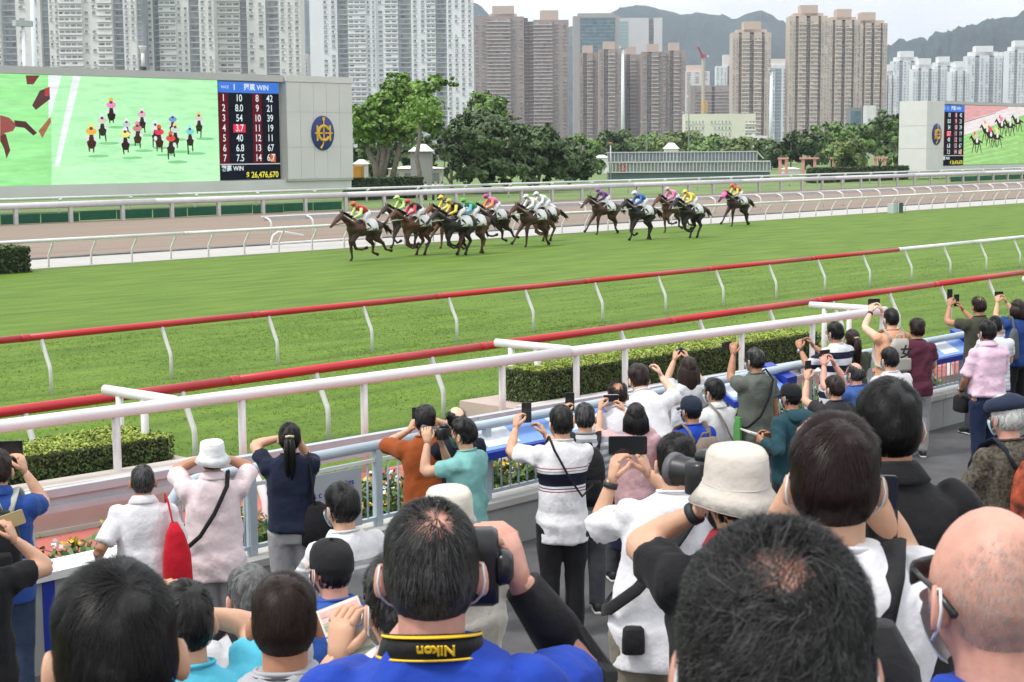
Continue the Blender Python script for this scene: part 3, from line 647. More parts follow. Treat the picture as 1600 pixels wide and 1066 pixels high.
def blob_list(rng, W_, z0, z1, k):
    W_ = W_ * 1.12
    """k lobes filling a crown W_ wide from z0 to z1"""
    out = []
    for i in range(k):
        z = rng.uniform(z0 + .15 * (z1 - z0), z1 - .18 * (z1 - z0)); f = 1 - abs((z - (z0 + z1) / 2) / (z1 - z0)) * 1.1
        a = rng.uniform(0, 2 * pi); r = rng.uniform(.1, .33) * W_ * f; out.append((r * cos(a), r * sin(a), z, W_ * rng.uniform(.22, .32), (z1 - z0) * rng.uniform(.18, .27)))
    return out
def ptree(px, D, top, wpx, leaf, label, z0=2.0, n=3500, k=9, lsize=.35, seed=1, name='tree', cat='tree', group=None, tr=.3, extra=None):
    b = ground_at(px, D); zt = at(px, top, D)[2]; W_ = wpx * D / FPX; rng = np.random.default_rng(seed)
    return tree(name, b, extra(W_, zt) if extra else blob_list(rng, W_, z0, zt, k), max(.6, z0 * .9), tr, leaf, lsize, n, label, cat, group, seed=seed)
# the big bright tree beside the left screen, forking near the ground
D = 165; mpp = D / FPX; b = ground_at(583, D); e = empty('tree', b, 0, 'tall bright green tree with pale forked trunks right beside the left screen', 'tree')
def lo(px, py): p = at(px, py, D); return np.array([p[0] - b[0], p[1] - b[1], p[2]])
mb = MB(); root = lo(590, 285)
for pts, r0 in (([(590, 285), (588, 262), (575, 235), (568, 205)], .45), ([(592, 283), (598, 250), (600, 215), (604, 190)], .40), ([(597, 280), (606, 245), (610, 210)], .3), ([(612, 282), (622, 240), (630, 200), (640, 170)], .32), ([(588, 262), (592, 240), (590, 215)], .25), ([(604, 195), (625, 160), (632, 130)], .2)):
    P = np.array([lo(*q) for q in pts]); mb.tube(P, np.linspace(r0, r0 * .4, len(P)), 8)
P0 = lo(590, 290); mb.tube([P0 * [1, 1, 0], P0 * [1, 1, 1] + [0, 0, .3]], [.75, .55], 9)
mb.build('trunk', BARK, e, True)
bl = []
rng = np.random.default_rng(3)
for px, py, r in ((566, 180, 22), (590, 168, 24), (612, 160, 22), (575, 160, 18), (600, 195, 26), (570, 200, 22), (628, 125, 18), (618, 138, 20), (560, 215, 16), (585, 215, 20), (612, 212, 20), (640, 205, 20), (665, 200, 18), (650, 145, 22), (605, 180, 24), (580, 195, 24), (632, 178, 24), (640, 140, 20), (672, 140, 22), (660, 130, 18), (655, 160, 24), (680, 165, 16), (642, 180, 22), (622, 190, 22), (588, 182, 22), (668, 178, 14), (630, 160, 22), (684, 128, 10), (556, 190, 12), (560, 165, 12)):
    c = lo(px, py); bl.append((c[0] + rng.uniform(-2, 2), c[1] + rng.uniform(-2, 2), c[2], r * mpp, r * mpp * .8))
vol = np.array([q[3] ** 3 for q in bl]); P = []; N = []
for q, v in zip(bl, vol / vol.sum()):
    k = int(40000 * v); nc = max(5, k // 50); d = rng.normal(0, 1, (nc, 3)); d /= np.linalg.norm(d, axis=1)[:, None]
    cc = np.array(q[:3]) + d * q[3] * rng.uniform(.5, 1, (nc, 1)) * [1, 1, .8]; ii = rng.integers(0, nc, k); o_ = rng.normal(0, 1, (k, 3)); o_ /= np.linalg.norm(o_, axis=1)[:, None]
    P.append(cc[ii] + o_ * q[3] * .3 * rng.uniform(.3, 1, (k, 1)) * [1, 1, .7]); N.append(o_ * .6 + d[ii] * .6 + [0, 0, .3])
V, F = leaf_quads(np.concatenate(P), np.concatenate(N), .23, rng, .65, .5)
link('crown', rawmesh('crown', V, F, LEAFS['bright']), e)
# slender trunk carrying the right part of the bright crown
b2 = ground_at(655, 160); e2 = empty('tree', b2, 0, 'slim pale trunk of a bare-stemmed tree in front of the small grey tower', 'tree')
MB().tube([(0, 0, -.1), (.1, .1, 2.5), (-.2, .2, 4.0), (.1, 0, 6.0), (.2, 0, 8.4)], [.28, .24, .22, .2, .1], 8).build('trunk', BARK, e2, True)
V, F = leaf_quads(rng.normal(0, 1, (900, 3)) * [1.1, 1.1, .7] + [.2, 0, 8.6], rng.normal(0, 1, (900, 3)), .22, rng); link('crown', rawmesh('crown', V, F, LEAFS['bright']), e2)
# dark rounded trees in the middle
ptree(760, 172, 172, 135, 'dark', 'large dark rounded tree left of centre behind the rails', .4, 15000, 20, .26, 11)
ptree(840, 182, 196, 105, 'dark', 'dark bushy tree just right of the large rounded dark tree', .4, 12000, 18, .26, 12)
ptree(758, 215, 146, 80, 'mid', 'green tree top rising behind the large dark rounded tree', 3, 7000, 9, .28, 13)
ptree(705, 195, 190, 50, 'dark', 'narrow dark tree between the small tower and the large rounded tree', .4, 6000, 8, .25, 14)
ptree(890, 200, 222, 70, 'dark', 'dark low tree right of the dark bushy tree', .3, 7000, 14, .26, 18)
ptree(655, 215, 205, 70, 'dark', 'dark tree filling the gap behind the small grey tower', .3, 7000, 14, .26, 19)
ptree(600, 220, 210, 70, 'dark', 'dark tree filling the gap behind the forked trunks', .3, 7000, 14, .26, 20)
ptree(632, 205, 232, 40, 'dark', 'dark shrubby tree behind the forked pale trunks', .4, 4000, 6, .25, 15)
ptree(575, 210, 216, 44, 'mid', 'light green shrubby tree behind the left of the forked trunks', .4, 4000, 6, .25, 16)
rows = [(912, 230, 216, 52, 'mid', 'rounded green park tree between the dark trees and the glass stand'), (868, 300, 236, 30, 'olive', 'small olive tree glimpsed right of the dark bushy tree'),
        (950, 380, 214, 60, 'dark', 'dark treetop behind the small white pavilion'), (1010, 420, 216, 80, 'mid', 'broad green tree behind the left half of the glass stand'), (1065, 400, 218, 70, 'olive', 'olive green tree behind the middle of the glass stand'),
        (1120, 380, 214, 70, 'mid', 'wide green tree behind the right half of the glass stand'), (1165, 360, 222, 60, 'olive', 'dull green tree behind the right end of the glass stand'), (1205, 330, 226, 40, 'dark', 'dark tree at the right end of the glass stand'),
        (1258, 330, 205, 50, 'dark', 'dark green park tree left of the pink arches'), (1300, 350, 208, 60, 'mid', 'green park tree above the left pink arch'), (1340, 320, 212, 66, 'mid', 'bright green park tree between the pink arches'),
        (1375, 340, 205, 60, 'mid', 'green park tree above the right pink arch'), (1400, 300, 182, 44, 'dark', 'tall dark tree against the pale pillar of the right screen'), (1225, 420, 232, 40, 'olive', 'low olive tree beyond the white lamp mast'),
        (1405, 280, 205, 30, 'mid', 'light green tree touching the pale pillar of the right screen'), (1285, 410, 220, 40, 'dark', 'dark treetop behind the park trees'), (985, 470, 226, 60, 'olive', 'far olive treetop left of the white lamp mast base'),
        (560, 300, 240, 40, 'dark', 'dark tree low behind the yellow object'), (1320, 255, 232, 50, 'olive', 'low olive bush in front of the park trees'), (1090, 500, 224, 60, 'dark', 'far dark treetop under the yellow school block')]
for i, (px, D, top, wpx, leaf, lab) in enumerate(rows): ptree(px, D, top - (16 if px > 1235 else 9), wpx * 1.5, leaf, lab, .2, 3600, 12, .0021 * D / 1.6, 30 + i, group='trees in the infield')
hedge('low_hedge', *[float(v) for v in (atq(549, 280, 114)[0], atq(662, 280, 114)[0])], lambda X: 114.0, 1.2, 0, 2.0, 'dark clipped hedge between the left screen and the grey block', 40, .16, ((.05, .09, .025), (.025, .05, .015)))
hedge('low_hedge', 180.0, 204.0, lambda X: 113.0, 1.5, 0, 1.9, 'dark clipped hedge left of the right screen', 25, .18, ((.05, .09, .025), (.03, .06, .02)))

# ================================================================ park furniture and small buildings in the infield
PINK = mat('pink_paint', srgb(222, 160, 152), .7, .05, 1)
for px0, px1, D, lab in ((1217, 1232, 260, 'small pink pergola arch beside the end of the glass stand'), (1251, 1279, 260, 'pink pergola arch below the dark park tree'), (1299, 1328, 260, 'pink pergola arch below the bright green park tree'), (1365, 1387, 260, 'pink pergola arch nearest to the right screen')):
    a = ground_at(px0, D); c = ground_at(px1, D); w_ = math.dist(a, c); e = empty('pergola', a, math.atan2(c[1] - a[1], c[0] - a[0]), lab, 'pergola', 'pink pergola arches')
    for x in (.15 * w_, .8 * w_): MB().box(x - .22, x + .22, -.2, .2, 0, 2.7).build('column', PINK, e)
    MB().box(-.1, w_, -.35, .35, 2.7, 3.0).build('beam', PINK, e)
# long glazed spectator stand
D = 235; a = ground_at(951, D); c = ground_at(1204, D); w_ = math.dist(a, c); e = empty('glass_stand', a, math.atan2(c[1] - a[1], c[0] - a[0]), 'long low two tier glazed stand with grey frames in the infield', 'stand')
FR = mat('stand_frame', (.55, .57, .57), .5); GL = mat('stand_glass', (.20, .23, .24), .15, .2, 1.0); zz = lambda py: at(1000, py, D)[2]
MB().box(0, w_, .3, 4, 0, 1.2).build('base', mat('stand_base', (.10, .16, .16), .7), e)
k = 46
for i in range(k):
    x0_, x1_ = i * w_ / k, (i + 1) * w_ / k
    MB().box(x0_ + .12, x1_ - .04, .20, .26, 1.25, 2.55).build('lower_pane', GL, e)
    if i < 43: MB().box(x0_ + .12, x1_ - .04, 3.2, 3.26, 2.75, 4.0).build('upper_pane', GL, e)
pmh = MB().box(0, .1, .12, .3, 1.2, 2.6).mesh('mullion', FR); pmu = MB().box(0, .1, 3.12, 3.3, 2.6, 4.1).mesh('mullion', FR)
for i in range(k + 1): link('mullion', pmh, e, (i * w_ / k, 0, 0))
for i in range(44): link('mullion', pmu, e, (i * w_ / k, 0, 0))
MB().box(-.1, w_, .05, .3, 2.55, 2.75).build('rail', FR, e); MB().box(-.1, w_ * 43 / 46, 3.05, 3.3, 4.0, 4.15).build('rail', FR, e); MB().box(-.1, w_, .05, .3, 1.1, 1.25).build('rail', FR, e)
MB().tube([(w_ * 43 / 46, 3.2, 4.08), (w_ * 45 / 46, 3.2, 3.0)], .1, 6).build('rail', FR, e)
RD = mat('sign_red', (.6, .10, .08), .5)
MB().tube([(w_ * .085 + .55 * cos(t), .17, 1.9 + .5 * sin(t)) for t in np.linspace(0, 2 * pi, 17)], .09, 6).build('round_sign', RD, e, True)
pl = empty('signal_pole', ground_at(954, 231), 0, 'thin pole with red beacon at the left end of the glass stand', 'pole')
MB().tube([(0, 0, 0), (0, 0, 5.2)], .09, 8).build('shaft', FR, pl, True); MB().lathe([(.16, 5.2), (.2, 5.4), (.12, 5.6)], 10).build('beacon', RD, pl, True)
# grey block with white pyramid roof
WHT = mat('white_paint', (.72, .72, .71), .6, .05, .5); GRY = mat('grey_render', (.36, .36, .36), .8, .06, .5); ROOF = mat('pale_roof', (.82, .82, .82), .5)
def house(px0, px1, D, ztop, m, label, name='small_building', roof=None, depth=4.0, roofm=None, cat='building', z0=0, windows=0):
    a = ground_at(px0, D); c = ground_at(px1, D); w_ = math.dist(a, c); e = empty(name, a, math.atan2(c[1] - a[1], c[0] - a[0]), label, cat)
    MB().box(0, w_, 0, depth, z0, ztop).build('wall', m, e)
    if roof:
        mb = MB(); V = [(-.25, -.25, ztop), (w_ + .25, -.25, ztop), (w_ + .25, depth + .25, ztop), (-.25, depth + .25, ztop), (w_ * .3, depth * .4, ztop + roof), (w_ * .7, depth * .4, ztop + roof), (w_ * .7, depth * .6, ztop + roof), (w_ * .3, depth * .6, ztop + roof)]
        mb.add(V, [(0, 3, 2, 1), (4, 5, 6, 7), (0, 1, 5, 4), (1, 2, 6, 5), (2, 3, 7, 6), (3, 0, 4, 7)]).build('roof', roofm or ROOF, e)
    for i in range(windows):
        x = w_ * (i + .5) / windows; MB().box(x - w_ / windows * .3, x + w_ / windows * .3, -.04, .02, ztop * .45, ztop * .8).build('window', GL, e)
    return e
zz = lambda px, py, D: float(at(px, py, D)[2])
house(641, 674, 178, zz(650, 236, 178), GRY, 'small grey tower with white pyramid roof behind the slim trunk', roof=.8, depth=2.6)
house(606, 690, 185, zz(650, 263, 185), mat('pavilion_wall', (.50, .47, .42), .8, .08, .5), 'low beige pavilion with flat pale roof below the small grey tower', roof=.3, windows=4)
house(553, 570, 176, zz(560, 256, 176), WHT, 'white tent roofed hut at the foot of the bright tree', roof=.5)
house(548, 563, 168, zz(555, 259, 168), mat('yellow_crate', srgb(200, 140, 40), .6, .1, 1), 'ochre yellow container beside the left screen', 'container', cat='container')
house(885, 905, 290, zz(890, 262, 290), WHT, 'low white hut left of the glass stand', roof=.4)
house(905, 952, 330, zz(930, 254, 330), WHT, 'white roofed pavilion behind the small green tree left of the glass stand', roof=.6, depth=6)
house(932, 950, 300, zz(940, 246, 300), WHT, 'white canopy above the left end of the glass stand', roof=.5)
house(1040, 1060, 330, zz(1050, 232, 330), WHT, 'white roof peeking above the middle of the glass stand', roof=1.2)
house(1226, 1250, 280, zz(1240, 264, 280), WHT, 'low white kiosk between the first two pink arches', roof=.3)
# people in white watching by the far rail
for i, px in enumerate((664, 676, 684, 690)):
    b = ground_at(px, 150); e = empty('person', b, random.uniform(-.5, .5), ['distant figure in pale blue shirt alone by the beige pavilion', 'distant figure in white, leftmost of three by the far rail', 'distant figure in white, middle of three by the far rail', 'distant figure in white, rightmost of three by the far rail'][i], 'person', 'distant figures by the far rail')
    mb = MB().tube([(-.1, 0, 0), (-.1, 0, .45), (-.08, 0, .9)], [.06, .07, .1], 6).tube([(.1, 0, 0), (.1, 0, .45), (.08, 0, .9)], [.06, .07, .1], 6)
    mb.tube([(0, 0, .85), (0, 0, 1.1), (0, 0, 1.4), (0, 0, 1.5), (0, 0, 1.55)], [.17, .15, .2, .08, .06], 8, ry=[.11, .1, .12, .07, .06]).ell((0, .01, 1.63), (.08, .1, .12), 8, 6)
    o = mb.build('body', mat('far_skin', (.35, .22, .16), .6), e); soften(o, .035, 1)
    mb = MB().tube([(0, 0, .82), (0, 0, 1.1), (0, 0, 1.38), (0, 0, 1.5)], [.19, .18, .22, .09], 8, ry=[.13, .13, .14, .08])
    for s_ in (-1, 1): mb.tube([(s_ * .18, 0, 1.4), (s_ * .25, .03, 1.15), (s_ * .22, .1, .95)], [.07, .055, .04], 6)
    o = mb.build('shirt', mat('far_shirt', (.62, .67, .80), .7), e); soften(o, .035, 1)
    MB().tube([(-.1, 0, .03), (-.08, 0, .9)], [.08, .12], 6).tube([(.1, 0, .03), (.08, 0, .9)], [.08, .12], 6).build('trousers', mat('far_trousers', (.05, .06, .09), .8), e, True)
    MB().ell((0, -.01, 1.68), (.09, .11, .09), 8, 6).build('hair', mat('far_hair', (.02, .02, .02), .6), e, True)

# ================================================================ lamp masts
MAST = mat('mast_white', (.74, .78, .84), .5)
for px, top, D, r, lab in ((973, 76, 420, .55, 'tall white floodlight mast in front of the brown blocks in the middle'), (1204, 110, 420, .6, 'tall white floodlight mast left of the tan twin towers'), (44, 40, 200, .35, 'shorter white pole above the left screen at the far left'), (60, -60, 240, .5, 'tall white mast rising out of the frame above the left screen')):
    b = ground_at(px, D); h_ = at(px, top, D)[2]; e = empty('lamp_mast', b, 0, lab, 'mast', 'white masts')
    MB().tube([(0, 0, 0), (0, 0, h_)], [r, r * .6], 10).build('shaft', MAST, e, True)
    MB().box(-1.2, 1.2, -.4, .4, h_ - .2, h_ + .5).build('lamp_head', mat('lamp_head', (.45, .47, .5), .5), e)
for px, top, D, lab in ((1076, 175, 330, 'thin grey street lamp behind the glass stand'), (1236, 182, 330, 'grey street lamp with curved arm right of the white mast'), (1010, 190, 360, 'thin grey lamp post behind the left of the glass stand')):
    b = ground_at(px, D); h_ = at(px, top, D)[2]; e = empty('street_lamp', b, 0, lab, 'street lamp', 'grey street lamps')
    MB().tube([(0, 0, 0), (0, 0, h_ - .6), (-.2, 0, h_ - .1), (-1.0, .2, h_)], [.16, .11, .09, .08], 8).build('post', mat('lamp_grey', (.38, .41, .42), .5), e, True)
    MB().box(-1.9, -.9, -.05, .45, h_ - .12, h_ + .08).build('lamp_head', mat('lamp_head', (.45, .47, .5), .5), e)
sp = empty('loudspeaker', (float(atq(226, 108, LQ)[0]), LQ + .2, 11.28), 0, 'white loudspeaker horn on a short stand on top of the left screen', 'loudspeaker')
MB().box(-.18, .18, -.18, .18, 0, .3).build('foot', DARKM, sp); MB().tube([(0, 0, .3), (0, 0, 1.4)], .14, 8).build('stem', WHT, sp, True); MB().lathe([(.12, 1.4), (.3, 1.9), (.34, 2.0)], 12).build('horn', WHT, sp, True)
ub = empty('utility_box', gz(1398, 333, 0), 0, 'small dark green and white equipment box on the turf edge at the right', 'box')
MB().box(-.6, 0, -.25, .25, 0, .7).build('white_half', mat('box_pale', (.45, .52, .52), .6), ub); MB().box(.02, .7, -.27, .27, 0, .72).build('green_half', mat('box_green', (.03, .08, .07), .6), ub); MB().box(-.05, .05, -.30, -.275, 0, .74).build('strap', WHT, ub)
# ================================================================ tower blocks
GLASS_D = mat('window_dark', (.25, .26, .265), .3, .6, .3); GLASS_B = mat('window_blue', (.10, .17, .20), .2, .4, .2)
def block(px0, px1, top, D, body, bays, label, floor_h=2.85, depth=16.0, yaw=0.0, caps=(), name='tower_block', base_py=None, trim=None, zmin=0.0, group=None, dark=None, win=GLASS_D, cat='building'):
    """bays: list of (width share, forward offset, type, columns). Built as real bays, slabs and windows along a facade that faces the course."""
    a = at(px0, 232, D); c = at(px1, 232, D); w_ = math.dist(a[:2], c[:2]); zt = float(at((px0 + px1) / 2, top, D)[2])
    e = empty(name, (a[0], a[1], -.05), math.atan2(c[1] - a[1], c[0] - a[0]) + yaw, label, cat, group)
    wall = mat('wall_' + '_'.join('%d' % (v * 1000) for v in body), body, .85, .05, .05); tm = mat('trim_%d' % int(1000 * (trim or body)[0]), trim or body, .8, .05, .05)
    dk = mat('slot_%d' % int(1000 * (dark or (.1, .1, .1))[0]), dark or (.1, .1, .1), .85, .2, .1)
    tot = sum(b_[0] for b_ in bays); x = 0.0; mw_, ms = MB(), MB(); walls = MB(); slots = MB(); nf = int((zt - zmin) / floor_h)
    for share, off, typ, ncol in bays:
        bw = w_ * share / tot; y = -off
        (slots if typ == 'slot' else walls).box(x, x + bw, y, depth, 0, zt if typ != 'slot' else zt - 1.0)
        for f in range(nf):
            z = zmin + f * floor_h
            if z + floor_h > zt - .6: break
            if typ in ('win', 'big', 'slab', 'balc'):
                for i in range(ncol):
                    cw = bw / ncol; xa = x + cw * (i + (.28 if typ == 'win' else .10)); xb = x + cw * (i + (.72 if typ == 'win' else .90))
                    if random.random() < .12: continue
                    if random.random() < .22: ms.box(xa + .1, xa + .85, y - .62, y, z + .1, z + .62)
                    mw_.box(xa, xb - random.choice((0, 0, .25)) * (xb - xa), y - .06, y + .02, z + (.95 if typ != 'balc' else .3), z + (2.15 if typ != 'slab' else 1.9))
                    if typ == 'win': ms.box(xa - .15, xb + .15, y - .55, y, z + .75, z + .92)
            if typ in ('slab', 'balc'): ms.box(x + .02, x + bw - .02, y - (.9 if typ == 'slab' else 1.3), y, z + .0, z + (.75 if typ == 'balc' else .55))
            if typ == 'slot':
                ms.box(x + .1, x + bw - .1, y - .5, y, z + .1, z + .4)
                if ncol: mw_.box(x + bw * .2, x + bw * .8, y - .1, y, z + .9, z + 2.4)
            if typ == 'glass': mw_.box(x + .1, x + bw - .1, y - .05, y, z + .15, z + floor_h - .15)
        x += bw
    walls.build('wall', wall, e)
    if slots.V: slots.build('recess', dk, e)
    if mw_.V: mw_.build('windows', win, e, kind='stuff')
    if ms.V: ms.build('ledges', tm, e, kind='stuff')
    for f0, f1, dz, cm in caps: MB().box(w_ * f0, w_ * f1, 2, depth - 2, zt, zt + dz).build('roof_house', cm or tm, e)
    return e
GREYW = (.72, .72, .70); WHITEW = (.76, .78, .79); BROWN = (.33, .275, .25); TAN = (.55, .475, .40)
est = [(1.0, 0, 'win', 3), (.35, -3, 'slot', 1), (.5, .8, 'win', 1), (.9, 0, 'slab', 2), (.5, .8, 'win', 1), (.4, -3, 'slot', 1)]
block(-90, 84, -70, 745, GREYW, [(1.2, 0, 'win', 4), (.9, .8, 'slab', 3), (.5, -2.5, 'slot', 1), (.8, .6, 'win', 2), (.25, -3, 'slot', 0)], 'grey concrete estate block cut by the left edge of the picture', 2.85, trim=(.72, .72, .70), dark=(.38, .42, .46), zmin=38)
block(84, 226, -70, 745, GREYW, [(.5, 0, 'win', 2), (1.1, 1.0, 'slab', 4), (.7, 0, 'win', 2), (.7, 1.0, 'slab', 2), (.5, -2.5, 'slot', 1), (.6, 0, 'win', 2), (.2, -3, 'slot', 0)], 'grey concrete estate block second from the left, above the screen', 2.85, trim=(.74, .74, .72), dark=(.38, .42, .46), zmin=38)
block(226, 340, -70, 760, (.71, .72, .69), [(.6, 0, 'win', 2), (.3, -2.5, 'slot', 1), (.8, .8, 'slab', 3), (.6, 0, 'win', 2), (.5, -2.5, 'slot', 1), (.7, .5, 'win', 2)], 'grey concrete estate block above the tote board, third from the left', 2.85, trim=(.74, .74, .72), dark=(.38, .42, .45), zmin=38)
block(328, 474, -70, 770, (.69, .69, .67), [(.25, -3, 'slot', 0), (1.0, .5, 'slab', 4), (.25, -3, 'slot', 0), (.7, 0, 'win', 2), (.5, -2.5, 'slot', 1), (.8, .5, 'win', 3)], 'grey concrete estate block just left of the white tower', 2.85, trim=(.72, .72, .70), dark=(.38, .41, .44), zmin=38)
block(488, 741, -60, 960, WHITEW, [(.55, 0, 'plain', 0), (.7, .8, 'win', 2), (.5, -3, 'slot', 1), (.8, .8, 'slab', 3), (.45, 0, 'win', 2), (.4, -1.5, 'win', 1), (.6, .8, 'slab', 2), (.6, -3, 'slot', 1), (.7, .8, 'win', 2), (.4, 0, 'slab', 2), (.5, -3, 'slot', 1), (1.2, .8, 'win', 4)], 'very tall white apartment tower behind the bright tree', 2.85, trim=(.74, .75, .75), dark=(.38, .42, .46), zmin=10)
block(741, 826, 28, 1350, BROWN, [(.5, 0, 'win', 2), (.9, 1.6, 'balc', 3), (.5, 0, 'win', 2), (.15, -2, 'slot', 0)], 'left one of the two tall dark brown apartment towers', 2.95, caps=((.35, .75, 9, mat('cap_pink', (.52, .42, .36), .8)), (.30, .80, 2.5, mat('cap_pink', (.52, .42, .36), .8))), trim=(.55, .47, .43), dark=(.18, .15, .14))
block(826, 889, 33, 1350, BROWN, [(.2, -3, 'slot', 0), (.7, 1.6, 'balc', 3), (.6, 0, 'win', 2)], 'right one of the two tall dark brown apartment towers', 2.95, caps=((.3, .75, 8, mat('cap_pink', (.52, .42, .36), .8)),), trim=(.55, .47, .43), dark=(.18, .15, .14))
block(896, 968, 27, 1700, (.36, .34, .33), [(.3, 0, 'plain', 0), (1.5, .5, 'glass', 0), (.2, 0, 'plain', 0)], 'grey commercial tower with glass bands behind the brown blocks', 3.6, caps=((.1, .9, 3, None),), dark=(.1, .1, .1), win=GLASS_B, name='office_tower')
block(966, 1034, 30, 1750, (.60, .60, .60), [(.6, 0, 'glass', 0), (1.2, .5, 'plain', 0), (.3, -3, 'slot', 0), (.5, 0, 'plain', 0)], 'pale blank walled office tower next to the grey commercial tower', 3.6, win=mat('window_aqua', (.30, .42, .42), .2), name='office_tower', dark=(.25, .26, .27))
for a, b, t, lab in ((905, 936, 84, 'narrow brown apartment block left of the middle white mast'), (936, 972, 78, 'brown apartment block directly left of the middle white mast'), (972, 1003, 86, 'brown apartment block directly right of the middle white mast'), (1003, 1040, 82, 'dark brown apartment block second right of the middle white mast'), (1040, 1070, 80, 'brown apartment block at the right end of the brown row')):
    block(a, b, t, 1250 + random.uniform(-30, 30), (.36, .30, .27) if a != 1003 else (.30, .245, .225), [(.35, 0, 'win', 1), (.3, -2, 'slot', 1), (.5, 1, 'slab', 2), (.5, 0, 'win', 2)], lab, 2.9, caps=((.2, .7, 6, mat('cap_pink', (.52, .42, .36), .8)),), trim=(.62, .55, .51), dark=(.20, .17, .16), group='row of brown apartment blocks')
block(1069, 1108, 112, 2100, (.70, .66, .62), [(1, 0, 'win', 3)], 'pale pink rounded tower half hidden by the construction site', 3, caps=((.1, .8, 8, mat('cap_peach', (.70, .52, .44), .8)),))
block(1118, 1146, 104, 2300, (.70, .72, .72), [(1, 0, 'win', 3), (.6, -2, 'slot', 0)], 'far white stepped tower left of the tan tower', 3, caps=((.4, .9, 16, None),))
block(1078, 1142, 134, 1500, (.34, .30, .28), [(.3, .5, 'plain', 0), (1, 0, 'slab', 5), (.2, -1, 'slot', 0), (1, 0, 'slab', 4)], 'unfinished slab block under construction with a yellow hoist', 3.1, trim=(.55, .52, .49), dark=(.12, .11, .10), name='construction_block')
cb = ground_at(1098, 1480); ch = empty('tower_crane', cb, 0, 'red and white tower crane rising above the construction block', 'crane'); hz = lambda py: float(at(1098, py, 1480)[2])
MB().box(-1.2, 1.2, -1.2, 1.2, 0, hz(92)).build('mast', mat('crane_mast', (.50, .45, .35), .7), ch); MB().tube([(0, 0, hz(92)), (-9, 0, hz(74))], 1.3, 4).build('jib', mat('crane_red', (.5, .10, .12), .6), ch); MB().box(2, 7, -1.5, 1.5, hz(90), hz(87)).build('counterweight', mat('crane_white', (.7, .7, .7), .6), ch); MB().box(-2, 2, -2, 2, hz(92), hz(86)).build('cab', mat('crane_red', (.5, .1, .12), .6), ch)
MB().box(-3, 3, -3, -1, hz(178), hz(157)).build('hoist', mat('hoist_yellow', (.65, .42, .12), .7), ch)
block(1070, 1180, 178, 900, (.70, .72, .55), [(.9, 0, 'win', 6), (.25, 0, 'plain', 0), (1, 0, 'win', 6), (.6, .3, 'plain', 0), (.5, .8, 'slab', 3)], 'low cream and mint school block below the construction site', 3.4, depth=14, trim=(.74, .76, .66), name='school_block')
block(1179, 1199, 212, 850, (.74, .74, .74), [(1, 0, 'plain', 0)], 'small white hut right of the cream school block', 3, depth=8)
tanb = [(.5, 0, 'win', 2), (.25, -2, 'slot', 0), (.6, .8, 'slab', 2), (.35, -2.5, 'slot', 1), (.6, .8, 'slab', 2), (.25, -2, 'slot', 0), (.5, 0, 'win', 2)]
def tan(a, b, t, lab, c0=.3, c1=.75, D=1180): return block(a, b, t, D, TAN, tanb, lab, 2.9, caps=((c0, c1, 8, mat('cap_tan', (.56, .44, .36), .8)), (.12, .9, 2.2, mat('cap_tan', (.56, .44, .36), .8))), trim=(.68, .60, .53), dark=(.28, .24, .22), group='tan apartment towers')
tan(1143, 1203, 52, 'single tan apartment tower standing left of the white mast'); tan(1231, 1290, 27, 'left tan tower of the tall group of three'); tan(1290, 1340, 33, 'middle tan tower of the tall group of three'); tan(1338, 1383, 38, 'right tan tower of the tall group of three', .1, .6)
block(1200, 1230, 102, 1350, (.70, .73, .75), [(.5, 0, 'win', 2), (.5, -1, 'glass', 0), (.5, .5, 'win', 1)], 'white tower with a blue glass strip between the tan towers', 2.9, caps=((.0, 1, 5, None),), win=mat('window_pale', (.25, .32, .36), .3))
wr = [(1380, 1398, 118, 1500), (1393, 1436, 96, 1650), (1424, 1462, 108, 1550), (1455, 1490, 104, 1700), (1484, 1512, 112, 1600), (1508, 1562, 88, 1650), (1556, 1580, 96, 1800), (1572, 1612, 80, 1600)]
wl = ['slim white tower touching the right tan tower', 'white apartment tower with stepped roof right of the tan group', 'white apartment tower above the pillar of the right screen', 'white apartment tower behind the right screen, third from the pillar', 'narrow white tower behind the right screen', 'broad white apartment tower with roof mast above the right screen', 'pale far tower squeezed between two white towers at the right', 'white apartment tower cut by the right edge of the picture']
for (a, b, t, D), lab in zip(wr, wl):
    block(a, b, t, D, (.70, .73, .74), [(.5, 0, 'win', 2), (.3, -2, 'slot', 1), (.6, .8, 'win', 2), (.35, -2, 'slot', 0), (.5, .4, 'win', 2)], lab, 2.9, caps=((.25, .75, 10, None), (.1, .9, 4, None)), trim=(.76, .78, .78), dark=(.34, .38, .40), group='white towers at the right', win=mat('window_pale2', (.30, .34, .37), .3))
block(1328, 1345, 168, 820, (.20, .24, .24), [(1, 0, 'glass', 0)], 'small dark building behind the park trees', 3.2, depth=10, win=GLASS_B)
block(1353, 1367, 165, 800, (.66, .67, .67), [(.6, 0, 'win', 1), (.4, .5, 'plain', 0)], 'small white stair tower behind the park trees', 3.2, depth=8)
block(470, 484, 85, 1300, (.5, .5, .5), [(1, 0, 'win', 3)], 'sliver of a distant grey block between the estate and the white tower', 3)

